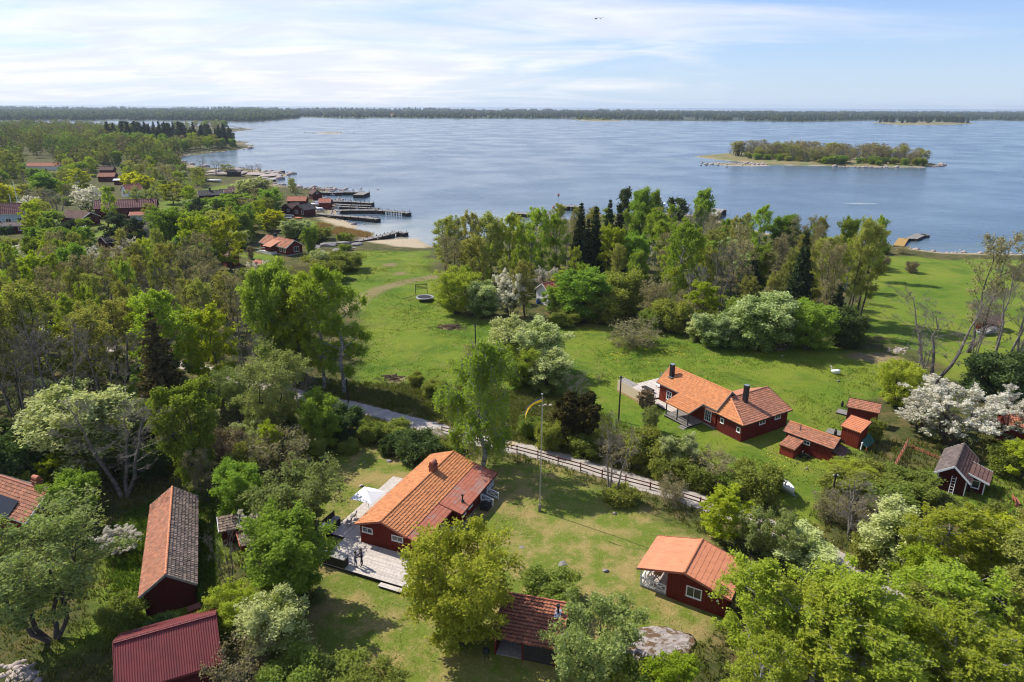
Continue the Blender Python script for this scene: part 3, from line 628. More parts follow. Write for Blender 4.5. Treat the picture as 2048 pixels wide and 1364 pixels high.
KIND = {   # name, words, category, params, leaf, bark, variants
    'birch': ('birch_tree', 'light green birch', 'tree', dict(h=14, R=3.3, n1=34, t0=.2, env='birch', el=(30, 68), curl=-.12, lv=BIG, nl=11, leaf=.15, sig=0.15, hang=.7, up=.05, notwig=1), 'birch', 'birchbark', 3),
    'weeping': ('weeping_birch', 'tall weeping birch', 'tree', dict(h=14, R=3.6, n1=36, t0=.2, env='birch', el=(35, 72), curl=-.25, lv=BIG, nl=17, leaf=.14, sig=0.15, hang=1.9, up=0., r0=.018), 'birchdk', 'birchbark', 1),
    'broad': ('broadleaf_tree', 'dense green broadleaf tree', 'tree', dict(h=8, R=3.3, S=4, n1=17, t0=.12, lean=.25, env='round', el=(8, 60), lv=BIG, nl=8, leaf=.145, sig=0.19, notwig=1), 'broad', 'bark', 2),
    'alder': ('alder_tree', 'thin olive green alder', 'tree', dict(h=13, R=2.6, S=2, n1=22, t0=.28, lean=.35, env='tall', el=(22, 58), stemR=.8, lv=MED, nl=7, leaf=.135, sig=0.18, r0=.012, spread=.9), 'alder', 'bark', 3),
    'maple': ('maple_tree', 'yellow green maple', 'tree', dict(h=10, R=3.4, n1=30, t0=.18, env='round', el=(10, 66), lv=BIG, nl=11, leaf=.17, sig=0.16, notwig=1), 'maple', 'bark', 2),
    'ymaple': ('flowering_maple', 'bright yellow flowering maple', 'tree', dict(h=9, R=3.6, n1=28, t0=.18, env='round', el=(10, 66), lv=MED, nl=18, leaf=.24, sig=0.315, notwig=1), 'maplebright', 'bark', 1),
    'sallow': ('sallow_tree', 'olive yellow sallow', 'tree', dict(h=8, R=4.0, S=6, n1=16, t0=.10, lean=.42, env='round', el=(15, 62), lv=BIG, nl=6, leaf=.125, sig=0.18, base=.25, notwig=1), 'sallow', 'barkbrown', 2),
    'ash': ('ash_tree', 'pale grey green spreading tree', 'tree', dict(h=11, R=5.0, S=4, n1=18, t0=.3, lean=.35, env='vase', el=(22, 64), lv=BIG, nl=5, leaf=.135, sig=0.2, r0=.014), 'grey', 'bark', 2),
    'apple': ('fruit_tree', 'low grey green fruit tree', 'tree', dict(h=5.5, R=3.6, S=4, n1=16, t0=.2, lean=.5, env='vase', el=(5, 50), lv=BIG, nl=6, leaf=.125, sig=0.16, up=.3), 'grey', 'bark', 2),
    'blossom': ('blossom_tree', 'white blossoming tree', 'tree', dict(h=6.5, R=3.8, S=3, n1=15, t0=.14, lean=.45, env='round', el=(8, 55), lv=BIG, nl=10, leaf=.10, sig=0.075, spread=.6, flower=.78, notwig=1), 'blossom', 'barkbrown', 2),
    'cherry': ('bird_cherry', 'pale flowering bird cherry', 'tree', dict(h=6.5, R=3.1, S=5, n1=15, t0=.06, lean=.35, env='round', el=(5, 62), lv=BIG, nl=8, leaf=.125, sig=0.17, flower=1.1, notwig=1), 'cherry', 'barkbrown', 2),
    'bush': ('leafy_shrub', 'leafy green shrub', 'shrub', dict(h=2.6, R=1.9, S=6, n1=7, t0=.04, lean=.5, env='bush', el=(8, 60), lv=((5, .5, 3, 2), (4, .5, 3, 2)), nl=18, leaf=.12, sig=0.210, base=.2, stemR=.6, notwig=1), 'bush', 'barkbrown', 3),
    'dkbush': ('dark_shrub', 'dark green shrub', 'shrub', dict(h=2.8, R=2.0, S=6, n1=8, t0=.03, lean=.5, env='bush', el=(8, 60), lv=((5, .5, 3, 2), (4, .5, 3, 2)), nl=18, leaf=.12, sig=0.175, base=.2, stemR=.65, notwig=1), 'bushdk', 'barkbrown', 2),
    'greybush': ('grey_shrub', 'half bare grey shrub', 'shrub', dict(h=2.8, R=2.1, S=7, n1=9, t0=.05, lean=.55, env='bush', el=(15, 65), lv=((5, .55, 3, 2), (4, .55, 3, 2)), nl=3, leaf=.10, sig=0.175, base=.25, tw=.8), 'bud', 'barkpale', 2),
    'bare': ('bare_tree', 'still leafless grey tree', 'tree', dict(h=11, R=3.4, S=3, n1=13, t0=.25, lean=.4, env='vase', el=(30, 66), lv=BARE_, nl=0, r0=.012, tw=.6, up=.35, wig=.45), 'bud', 'barkpale', 2),
    'budding': ('budding_tree', 'brown budding tree', 'tree', dict(h=12, R=3.0, S=2, n1=18, t0=.25, lean=.3, env='tall', el=(25, 62), lv=((6, .48, 3, 3), (5, .55, 3, 2)), nl=4, leaf=.12, sig=0.18, r0=.012, up=.2), 'bud', 'bark', 2),
    'brownbush': ('brown_shrub', 'brown budding shrub', 'shrub', dict(h=2.6, R=2.0, S=7, n1=8, t0=.05, lean=.5, env='bush', el=(15, 65), lv=((5, .55, 3, 2), (4, .55, 3, 2)), nl=5, leaf=.10, sig=0.175, base=.2), 'brownbud', 'barkbrown', 1),
    'pine': ('pine_tree', 'dark rounded pine', 'tree', dict(h=11, R=3.0, n1=16, t0=.38, env='pine', el=(5, 55), lv=MED, nl=15, leaf=.24, sig=0.350, elong=2.2, spread=.7), 'pine', 'pinebark', 2),
    'juniper': ('juniper_bush', 'dark bronze juniper', 'shrub', dict(h=4.6, R=2.3, S=7, n1=12, t0=.05, lean=.55, env='tall', el=(45, 78), stemR=.42, lv=((6, .5, 3, 2), (5, .5, 3, 2)), nl=9, leaf=.16, sig=0.140, elong=2, base=.3), 'juniper', 'barkbrown', 1),
    'poplar': ('green_poplar', 'rounded green deciduous tree', 'tree', dict(h=12, R=3.2, S=2, n1=22, t0=.2, lean=.2, env='tall', el=(30, 70), stemR=.9, lv=BIG, nl=16, leaf=.18, sig=0.298, notwig=1), 'broad', 'bark', 1),
    'spruce': ('spruce_tree', 'dark green spruce', 'tree', None, 'spruce', 'pinebark', 3),
    'deadspruce': ('dying_spruce', 'browning spruce', 'tree', None, 'sprucebr', 'pinebark', 1),
}
VAR = {}
for ki, (kd, (nm, wd, ct, prm, lf, bk, nv)) in enumerate(KIND.items()):
    for j in range(nv):
        sd = 1000 + ki * 37 + j * 7
        if prm is None: tr, cr = gen_spruce(13, 2.7 + .3 * j, sd, 1.0, .0 if kd == 'spruce' else .3)
        else: tr, cr = gen_tree(prm, sd)
        tm = mesh_np(nm + '_trunk', *tr, np.random.default_rng(sd).random(len(tr[1]))); tm.materials.append(MAT[bk])
        tm.polygons.foreach_set('use_smooth', np.ones(len(tm.polygons), bool))
        cm = None; A = tr[0]
        if cr is not None: cm = mesh_np(nm + '_crown', *cr); cm.materials.append(LF[lf]); A = cr[0]
        rad = np.percentile(np.hypot(A[:, 0], A[:, 1]), 97); top = np.percentile(A[:, 2], 99.7)
        VAR.setdefault(kd, []).append(dict(trunk=tm, crown=cm, tr=tr, cr=cr, R=rad, H=top, joined=None, nl=0, ntf=NTF[0] if prm is not None else len(tr[1])))
def joined(v, kd):
    if v['joined'] is None:
        if v['cr'] is None: v['joined'] = v['trunk']
        else:
            (tv, tf), (cv, cf, fa) = v['tr'], v['cr']; nl_ = v['nl']       # lighter copy for far trees: fewer, larger leaves
            pick = np.arange(0, len(cf), 4); cv = cv.reshape(-1, 3, 3)[pick]; mid = cv.mean(1, keepdims=True); cv = (mid + (cv - mid) * 1.75).reshape(-1, 3); cf = np.arange(len(cv)).reshape(-1, 3); fa = fa[pick]
            nt = v['ntf']; tf = tri(tf[:nt]); tv = tv[:tf.max() + 1]
            m = mesh_np(KIND[kd][0], np.concatenate([tv, cv]), np.concatenate([tf, cf + len(tv)]), np.concatenate([np.zeros(len(tf)), fa]))
            m.materials.append(v['trunk'].materials[0]); m.materials.append(v['crown'].materials[0])
            m.polygons.foreach_set('material_index', np.r_[np.zeros(len(tf), np.int32), np.ones(len(cf), np.int32)]); v['joined'] = m
    return v['joined']
TREES = []     # (object, kind, screen x, screen y base, top)
trng = random.Random(77)
def tree_m(kd, p, h, w, var=None, single=None, label=None):
    """a tree of kind kd at ground point p, h metres high and w metres wide"""
    vs = VAR[kd]; v = vs[trng.randrange(len(vs))] if var is None else vs[var % len(vs)]
    nm = KIND[kd][0]; sx = max(w / (2 * v['R']), .35 * h / v['H']); sz = h / v['H']
    M_ = Matrix.Translation(Vector(p) - Vector((0, 0, .06))) @ Matrix.Rotation(trng.uniform(0, 6.283), 4, 'Z') @ Matrix.Diagonal((sx * trng.uniform(.93, 1.07), sx * trng.uniform(.93, 1.07), sz, 1))
    if single is None: single = math.hypot(p[0], p[1]) > 215
    if single:
        o = bpy.data.objects.new(nm, joined(v, kd)); COL.objects.link(o); o.matrix_world = M_
    else:
        o = bpy.data.objects.new(nm, None); COL.objects.link(o); o.matrix_world = M_; o.empty_display_size = .5
        t = bpy.data.objects.new('trunk', v['trunk']); COL.objects.link(t); t.parent = o
        if v['crown'] is not None:
            c = bpy.data.objects.new('crown', v['crown']); COL.objects.link(c); c.parent = o
    o['category'] = KIND[kd][2]
    sx_, sy_ = proj(p); TREES.append([o, kd, sx_, sy_, label])
    return o
def tree(kd, bx, by, ty, w, var=None, label=None):
    p = on(bx, by); h = max(height_of(p, ty), .6)
    return tree_m(kd, p, h, w * px2m(p), var, None, label)
# ------------------------------------------------------------------ buildings
TILE_RNG = np.random.default_rng(5)
def tile_shape(w, e, amp=.032):
    up_ = .072 if amp > .02 else .034
    x = np.linspace(0, 1.04, 5) * w; prof = amp * np.sin(np.linspace(0, 2 * np.pi, 5) + .6) * (w / .3)
    lo = np.stack([x, np.zeros(5), prof + up_], 1); hi = np.stack([x, np.full(5, e * 1.14), prof + .012], 1); lip = lo.copy(); lip[:, 2] -= .06
    V = np.concatenate([lo, hi, lip, lo]); k = np.arange(4)
    Fq = np.concatenate([np.stack([k, k + 1, k + 6, k + 5], 1), np.stack([k + 10, k + 11, k + 16, k + 15], 1)])
    return V, Fq
def tile_field(parent, P0, U, V_, L, S, mat, w=.3, e=.335, single=False, name='roof_tile', skip=None, jit=1.0, amp=.032):
    """overlapping clay tiles over a slope: P0 lower corner, U along the eave, V_ up the slope"""
    P0, U, V_ = np.array(P0, float), np.array(U, float), np.array(V_, float); N = np.cross(U, V_)
    if N[2] < 0: N = -N
    nu, nv = max(1, round(L / w)), max(1, round(S / e)); w, e = L / nu, S / nv; PV, PF = tile_shape(w, e, amp); PV[:, 1] *= 1
    rng = TILE_RNG; pos, rnd = [], []
    for j in range(nv):
        for i in range(nu):
            if skip and skip((i + .5) * w, (j + .5) * e): continue
            pos.append((i * w + rng.normal(0, .006) * jit, j * e + rng.normal(0, .012) * jit, rng.normal(0, .004) * jit)); rnd.append(rng.random())
    pos = np.array(pos)
    if single:
        me = mesh_np(name, PV @ np.stack([U, V_, N]), PF); me.materials.append(mat)
        for q in pos:
            o = bpy.data.objects.new(name, me); COL.objects.link(o); o.parent = parent; o.location = P0 + U * q[0] + V_ * q[1] + N * q[2]
        return
    A = (PV[None] + pos[:, None]).reshape(-1, 3) @ np.stack([U, V_, N]) + P0
    Fq = (PF[None] + (np.arange(len(pos)) * len(PV))[:, None, None]).reshape(-1, 4)
    o = link(name + 's', mesh_np(name, A, Fq, np.repeat(rnd, len(PF))), mat, parent); o['kind'] = 'stuff'
def corrugated(parent, P0, U, V_, L, S, mat, pitch=.2, amp=.03, name='roof_sheet'):
    P0, U, V_ = np.array(P0, float), np.array(U, float), np.array(V_, float); N = np.cross(U, V_); N = -N if N[2] < 0 else N
    n = int(L / pitch) * 4 + 1; x = np.linspace(0, L, n); z = amp * np.sin(np.arange(n) * np.pi / 2) + amp + .01
    lo = P0 + U * x[:, None] + N * z[:, None]; hi = lo + V_ * S; k = np.arange(n - 1)
    return link(name, mesh_np(name, np.concatenate([lo, hi]), np.stack([k, k + 1, k + 1 + n, k + n], 1)), mat, parent)
class House:
    """gabled building; local x runs along the ridge, +y is side a, -y side b"""
    def __init__(s, name, label, cat, x0, y0, th, L, a, b, zr, za, zb, o=.35, wall='red', roof=('tile', 'tile'), style='tile', trim='red', battens=True, group=None, t=.12, z0=None, tilew=.3, tilee=.335, pitch=.2, base=None, ridge=None, single=False, walls=True, amp=.032):
        s.L, s.a, s.b, s.zr, s.za, s.zb, s.o, s.t = L, a, b, zr, za, zb, o, t
        z0 = gzp(x0, y0) if z0 is None else z0
        s.r = thing(name, label, cat, (x0, y0, z0), R_(th), group); r = s.r
        s.wallmat = MAT[wall]; s.trim = MAT[trim]
        ya, yb = a - o, -(b - o)
        pr = [(yb, -.15), (yb, s.zat(yb) - t * .6), (0, zr - t * .6), (ya, s.zat(ya) - t * .6), (ya, -.15)]
        if walls:
            MB().hexa([(o, y, z) for y, z in pr], [(L - o, y, z) for y, z in pr]).build('wall', s.wallmat, r)
            if base: MB().box((o - .04, yb - .04, -.2), (L - o + .04, ya + .04, base)).build('foundation', MAT['concrete'], r)
        if battens and walls:
            m = MB(); sp = .26
            for y, sg in ((ya, 1), (yb, -1)):
                for u in np.arange(o + .05, L - o, sp): m.box((u - .025, min(y, y + sg * .03), 0), (u + .025, max(y, y + sg * .03), s.zat(y) - t))
            for u, sg in ((o, -1), (L - o, 1)):
                for y in np.arange(yb + .05, ya, sp): m.box((min(u, u + sg * .03), y - .025, 0), (max(u, u + sg * .03), y + .025, s.zat(y) - t - .05))
            tag(m.build('wall_battens', s.wallmat, r), kind='stuff')
        for sd, w_, ze, rm in (('a', a, za, roof[0]), ('b', -b, zb, roof[1])):
            sl = math.hypot(w_, zr - ze); Vv = np.array([0, -w_, zr - ze]) / sl; N = np.array([0, (zr - ze) * (1 if sd == 'a' else -1), abs(w_)]) / sl
            lo = [(0, 0, zr), (L, 0, zr), (L, w_, ze), (0, w_, ze)]
            if sd == 'b': lo = lo[::-1]
            MB().hexa([tuple(np.array(q) - N * t) for q in lo], lo).build('roof_slope', MAT[rm], r)
            P0 = (0.02, w_, ze + .004)
            if style == 'tile': tile_field(r, P0, (1, 0, 0), Vv, L - .04, sl - .03, MAT[rm], tilew, tilee, single, amp=amp)
            elif style == 'corrugated': corrugated(r, P0, (1, 0, 0), Vv, L - .04, sl, MAT[rm], pitch)
        # verge boards, eave boards, ridge
        for u in (-.025, L + .025):
            for w_, ze in ((a, za), (-b, zb)):
                m = MB(); m.beam((u, 0, zr - .03), (u, w_, ze - .03), .05, .20, up=(0, 0, 1)); m.build('verge_board', s.trim, r)
        for w_, ze in ((a, za), (-b, zb)):
            MB().beam((0, w_ + (.015 if w_ > 0 else -.015), ze - .07), (L, w_ + (.015 if w_ > 0 else -.015), ze - .07), .03, .12).build('eave_board', s.trim, r)
        if style != 'plain':
            n = max(1, int(L / .4)); m = MB()
            for i in range(n):
                u0, u1 = L * i / n, L * (i + 1) / n + .04; m.tube([(u0, 0, zr + .035), (u1, 0, zr + .02)], [.115, .10], 8)
            tag(m.build('ridge_cap', MAT[ridge or roof[0]], r), kind='stuff')
    def zat(s, y): return s.zr - (s.zr - s.za) * y / s.a if y >= 0 else s.zr - (s.zr - s.zb) * (-y) / s.b
    def pt(s, wall, q, z, d):
        o = s.o
        return {'0': (o - d, q, z), '1': (s.L - o + d, q, z), 'a': (q, s.a - o + d, z), 'b': (q, -(s.b - o) - d, z)}[wall]
    def wbox(s, m, wall, q0, q1, z0, z1, d0, d1, mi=0):
        A, B = np.array(s.pt(wall, q0, z0, d0)), np.array(s.pt(wall, q1, z1, d1)); m.box(tuple(np.minimum(A, B)), tuple(np.maximum(A, B)), mi)
    def window(s, wall, q, z, w, h, nx=2, ny=1, fr=.09, mat='white'):
        m = MB(); q0, q1, z0, z1 = q - w / 2, q + w / 2, z - h / 2, z + h / 2
        for a_ in ((q0 - fr, q0, z0 - fr, z1 + fr), (q1, q1 + fr, z0 - fr, z1 + fr), (q0, q1, z1, z1 + fr), (q0, q1, z0 - fr, z0)): s.wbox(m, wall, *a_, .0, .06)
        wo = m.build('window', MAT[mat], s.r)
        iw = w / nx
        for i in range(nx):
            m = MB(); s.wbox(m, wall, q0 + i * iw + .02, q0 + (i + 1) * iw - .02, z0, z1, .0, .035); m.build('pane', MAT['glass'], wo)
        m = MB()
        for i in range(1, nx): s.wbox(m, wall, q0 + i * iw - .025, q0 + i * iw + .025, z0, z1, .0, .052)
        for j in range(1, ny): s.wbox(m, wall, q0, q1, z0 + h * j / ny - .015, z0 + h * j / ny + .015, .0, .048)
        if nx > 1 or ny > 1: m.build('mullion', MAT[mat], wo)
        m = MB(); s.wbox(m, wall, q0 - fr - .02, q1 + fr + .02, z0 - fr - .03, z0 - fr, .0, .10); m.build('sill', MAT[mat], wo)
        return wo
    def door(s, wall, q, w, h, z0=.1, mat='white', glass=True, nx=2):
        m = MB(); s.wbox(m, wall, q - w / 2 - .09, q - w / 2, z0, z0 + h + .09, 0, .07); s.wbox(m, wall, q + w / 2, q + w / 2 + .09, z0, z0 + h + .09, 0, .07); s.wbox(m, wall, q - w / 2, q + w / 2, z0 + h, z0 + h + .09, 0, .07)
        d = m.build('door', MAT[mat], s.r)
        m = MB(); s.wbox(m, wall, q - w / 2, q + w / 2, z0, z0 + h, 0, .04); m.build('door_leaf', MAT[mat], d)
        if glass:
            for i in range(nx):
                m = MB(); iw = w / nx; s.wbox(m, wall, q - w / 2 + i * iw + .09, q - w / 2 + (i + 1) * iw - .09, z0 + .25, z0 + h - .12, .03, .055); m.build('pane', MAT['glass'], d)
        m = MB(); s.wbox(m, wall, q - .03, q + .03, z0 + 1.0, z0 + 1.05, .04, .10); m.build('handle', MAT['steel'], d)
    def corner(s, ca, cb, wall, q, mat='white'):
        m = MB(); s.wbox(m, wall, q - .06, q + .06, 0, ca, .0, .05); m.build('corner_board', MAT[mat], s.r)
    def chimney(s, u, v, w, d, top, mat='brick', cap=None, bot=None):
        zb = (s.zat(v) - .4) if bot is None else bot
        m = MB(); m.box((u - w / 2, v - d / 2, zb), (u + w / 2, v + d / 2, top)); c = m.build('chimney', MAT[mat], s.r)
        if mat == 'brick':
            MB().box((u - w / 2 - .05, v - d / 2 - .05, top - .16), (u + w / 2 + .05, v + d / 2 + .05, top - .03)).build('chimney_collar', MAT['brick'], c)
            m = MB(); m.tube([(u - w / 2, v, top + .22), (u + w / 2, v, top + .22)], d * .42, 10); m.box((u - w / 2, v - d / 2 + .05, top - .02), (u - w / 2 + .06, v + d / 2 - .05, top + .2)); m.box((u + w / 2 - .06, v - d / 2 + .05, top - .02), (u + w / 2, v + d / 2 - .05, top + .2)); m.build('chimney_hood', MAT['tilered'], c)
        else:
            MB().box((u - w / 2 - .03, v - d / 2 - .03, top - .05), (u + w / 2 + .03, v + d / 2 + .03, top + .03)).build('chimney_cap', MAT[cap or mat], c)
            MB().box((u - w / 2 - .12, v - d / 2 - .12, s.zat(v) - .02), (u + w / 2 + .12, v + d / 2 + .12, s.zat(v) + .10)).build('flashing', MAT['steel'], c)
        return c
    def pipe(s, u, v, z1, r=.07, mat='dark'):
        zb = s.zat(v); m = MB(); m.tube([(u, v, zb - .1), (u, v, z1 - .12), (u, v, z1 - .10), (u, v, z1)], [r, r, r * 1.6, r * 1.6], 9); p = m.build('flue_pipe', MAT[mat], s.r)
        MB().tube([(u, v, zb + .01), (u, v, zb + .07)], [r * 2.6, r * 1.6], 10).build('flue_collar', MAT[mat], p)
def slab(parent, q, mat, name='roof_slope', t=.1):
    """flat panel through four points (top face), t thick"""
    q = [Vector(p) for p in q]; n = (q[1] - q[0]).cross(q[2] - q[0]).normalized(); n = -n if n.z < 0 else n
    if (q[1] - q[0]).cross(q[2] - q[0]).z < 0: q = q[::-1]
    return MB().hexa([p - n * t for p in q], q).build(name, mat, parent)
def panel_tiles(parent, P0, P1, P3, mat, w=.3, e=.335, single=False, **k):
    """tiles over the parallelogram P0 (low) -> P1 (low) , P3 above P0"""
    P0, P1, P3 = map(lambda p: np.array(p, float), (P0, P1, P3)); U = P1 - P0; L = np.linalg.norm(U); U /= L; V_ = P3 - P0; V_ -= U * (V_ @ U); S = np.linalg.norm(V_); V_ /= S
    tile_field(parent, P0 + np.array([0, 0, .005]), U, V_, L, S, mat, w, e, single, **k)
def planks(parent, p0, p1, p2, n, th=.035, gap=.012, mat='deck', name='deck_boards', stuff=True):
    """n boards running p0->p1, laid side by side towards p2"""
    p0, p1, p2 = map(Vector, (p0, p1, p2)); d = (p2 - p0) / n; m = MB(); g = d.normalized() * gap
    for i in range(n):
        a = p0 + d * i + g * .5; b = p1 + d * i + g * .5; w = d - g; z = Vector((0, 0, th))
        m.hexa([a, b, b + w, a + w], [a + z, b + z, b + w + z, a + w + z])
    me = m.mesh(name); at_ = me.attributes.new('v', 'FLOAT', 'FACE'); at_.data.foreach_set('value', np.repeat(np.random.default_rng(n).random(n), 6).astype(np.float32))
    o = link(name, me, MAT[mat], parent)
    if stuff: o['kind'] = 'stuff'
    return o
def xrail(parent, p, q, h, mat='white', nb=2, name='railing'):
    """railing with crossed bars between p and q (floor points)"""
    p, q = Vector(p), Vector(q); m = MB(); up = Vector((0, 0, 1))
    for i in range(nb + 1):
        b = p + (q - p) * i / nb; m.beam(b, b + up * h, .09)
    m.beam(p + up * h, q + up * h, .11, .05); m.beam(p + up * .15, q + up * .15, .07, .05)
    for i in range(nb):
        a, b = p + (q - p) * i / nb, p + (q - p) * (i + 1) / nb; m.beam(a + up * .17, b + up * (h - .03), .045, .06); m.beam(b + up * .17, a + up * (h - .03), .04, .055)
    return m.build(name, MAT[mat], parent)
# --- A: the big orange-roofed house with the deck
A = House('red_house', 'red house with long orange tiled roof, brick chimney and side deck', 'house', -12.18, 54.54, 67.6, 14.9, 2.92, 2.72, 3.42, 2.42, 2.46, wall='red', roof=('tile', 'tile'), trim='tilered', base=.3)
r = A.r
# lean-to along side b: shallow roof, wider at the far end behind a recess
zs, zl = 2.46, 2.05
for nm, u0, u1, v1 in (('lean_to_roof', 0.0, 6.15, -4.3), ('porch_roof', 6.15, 14.9, -5.35)):
    zz = zs + (zl - zs) * (-v1 - 2.72) / (4.3 - 2.72) * (1 if v1 > -5 else .9)
    slab(r, [(u0, v1, zz), (u1, v1, zz), (u1, -2.70, zs), (u0, -2.70, zs)], MAT['tilered'], nm, .12)
    panel_tiles(r, (u0 + .02, v1, zz), (u1, v1, zz), (u0 + .02, -2.66, zs), MAT['tilered'], .22, .40, name='lean_to_tile', jit=.3, amp=.014)
    MB().beam((u0, v1 - .03, zz - .07), (u1, v1 - .03, zz - .07), .04, .14).build('eave_board', MAT['fencered'], r)
    for u in (u0 - .02, u1 + .02): MB().beam((u, -2.7, zs - .03), (u, v1, zz - .03), .05, .18).build('verge_board', MAT['fencered'], r)
def leanwall(u0, u1, v1, h):
    pr = [(-2.3, -.1), (-2.3, 2.3), (v1, h), (v1, -.1)]
    MB().hexa([(u0, y, z) for y, z in pr], [(u1, y, z) for y, z in pr]).build('lean_to_wall', MAT['red'], r)
    m = MB()
    for u in np.arange(u0 + .06, u1, .26): m.box((u - .025, v1 - .03, 0), (u + .025, v1, h - .02))
    if u0 < 1:
        for y in np.arange(v1 + .1, -2.3, .26): m.box((u0 - .03, y - .025, 0), (u0, y + .025, h))
    tag(m.build('wall_battens', MAT['red'], r), kind='stuff')
leanwall(.35, 5.0, -4.0, 1.98); leanwall(6.5, 11.2, -5.0, 1.86)
MB().box((6.5, -5.02, -.1), (11.2, -4.98, .25)).build('foundation', MAT['concrete'], r)
class _LW(House):
    def __init__(s, L, b, o): s.r = r; s.L = L; s.a = 2.92; s.b = b; s.o = o
lw1, lw2 = _LW(5.35, 4.0, 0.0), _LW(11.2, 5.0, 0.0)
lw1.window('b', 1.2, 1.35, 1.0, .62, 2); lw2.window('b', 7.25, 1.35, .75, .5, 2); lw2.window('b', 8.8, 1.4, .75, .5, 2)
A.window('0', 1.75, 1.85, 1.0, .42, 2); A.window('0', -1.55, 1.8, 1.05, .42, 2)
d_ = House.door(lw1, 'b', 4.2, 1.25, 1.75, .1)
A.chimney(10.3, 0.05, .85, .6, 4.15, 'brick'); 
m = MB(); m.tube([(7.95, -4.55, 1.9), (7.95, -4.55, 2.75), (7.95, -4.55, 2.77), (7.95, -4.55, 2.9)], [.07, .07, .12, .12], 9); p_ = m.build('flue_pipe', MAT['dark'], r); MB().tube([(7.95, -4.55, 2.18), (7.95, -4.55, 2.26)], [.2, .12], 10).build('flue_collar', MAT['dark'], p_)
# far end veranda: floor, posts and white crossed railings with steps
MB().box((11.2, -5.1, .2), (14.6, -2.6, .42)).build('veranda_floor', MAT['greywood'], r)
for u, v in ((14.5, -5.0), (12.9, -5.0), (11.35, -5.0)): MB().box((u - .06, v - .06, .4), (u + .06, v + .06, 1.9)).build('post', MAT['white'], r)
xrail(r, (12.95, -5.0, .42), (14.5, -5.0, .42), .85, nb=2); xrail(r, (14.5, -4.95, .42), (14.5, -2.8, .42), .85, nb=2)
for u in (11.4, 12.8): xrail(r, (u, -5.05, .3), (u, -6.4, -.05), .85, nb=1, name='stair_railing')
for k in range(2): MB().box((11.45, -5.5 - .4 * k, 0), (12.75, -5.12 - .4 * k, .30 - .14 * k)).build('step', MAT['greywood'], r)
MB().box((10.2, -6.3, .0), (11.2, -5.4, .55)).build('storage_box', MAT['darkwood'], r)
# deck on the gable side and along side a, with edge step
planks(r, (-3.75, -5.3, .30), (-3.75, 4.4, .30), (.30, -5.3, .30), 30)
planks(r, (.32, 2.66, .30), (12.1, 2.66, .30), (.32, 6.3, .30), 26)
MB().box((-3.7, -5.25, -.05), (.3, 4.35, .285)).build('deck_frame', MAT['darkwood'], r); MB().box((.3, 2.6, -.05), (12.1, 6.25, .285)).build('deck_frame', MAT['darkwood'], r)
planks(r, (-4.3, -5.3, .13), (-4.3, -2.3, .13), (-3.8, -5.3, .13), 4, name='deck_step'); MB().box((-4.25, -5.25, -.05), (-3.82, -2.35, .12)).build('step_frame', MAT['darkwood'], r)
planks(r, (4.6, -4.85, .12), (6.4, -4.85, .12), (4.6, -4.05, .12), 6, name='door_landing')
def local(root_xy, th, u, v, z=0.):
    c, s_ = math.cos(R_(th)), math.sin(R_(th)); return (root_xy[0] + c * u - s_ * v, root_xy[1] + s_ * u + c * v, z)
AL = lambda u, v, z=0.: local((-12.18, 54.54), 67.6, u, v, z)
# outdoor kitchen: two dark plank counters with white tops, grill
for lb, (u0, v0, u1, v1) in (('dark plank kitchen counter with pale top at deck corner near persons', (-3.7, 1.6, -2.95, 4.7)), ('bench counter with tall back board and grill at deck edge', (-.9, 6.0, 1.9, 6.75))):
    k = thing('kitchen_counter', lb, 'counter', AL(u0, v0, .335), R_(67.6)); w_, d_ = u1 - u0, v1 - v0
    MB().box((.05, .05, 0), (w_ - .05, d_ - .05, .85)).build('cabinet', MAT['darkwood'], k); MB().box((0, 0, .85), (w_, d_, .92)).build('counter_top', MAT['concrete'], k)
    m = MB(); 
    for i in range(12): m.box((-.02, d_ * i / 12 + .01, 0), (.05, d_ * (i + 1) / 12 - .01, .84))
    tag(m.build('front_boards', MAT['darkwood'], k), kind='stuff')
    if w_ > 1.5: MB().box((0, d_ - .06, .92), (w_, d_, 1.5)).build('back_board', MAT['darkwood'], k)
gr = thing('gas_grill', 'silver barbecue grill standing on the deck edge counter', 'grill', AL(-.45, 6.35, 1.26), R_(67.6))
MB().box((-.35, -.25, 0), (.35, .25, .22)).build('grill_body', MAT['steel'], gr); m = MB(); m.tube([(-.35, 0, .22), (.35, 0, .22)], .26, 12); m.build('grill_lid', MAT['steel'], gr); MB().beam((-.25, -.28, .3), (.25, -.28, .3), .03).build('handle', MAT['dark'], gr)
snk = thing('metal_sink', 'rounded steel smoker lying on counter at deck corner', 'grill', AL(-3.3, 3.6, 1.26), R_(67.6)); m = MB(); m.tube([(0, -.45, .14), (0, -.4, .14), (0, .4, .14), (0, .45, .14)], [.05, .16, .16, .05], 10); m.build('smoker_barrel', MAT['steel'], snk); MB().box((-.14, -.3, 0), (.14, .3, .05)).build('smoker_foot', MAT['dark'], snk)
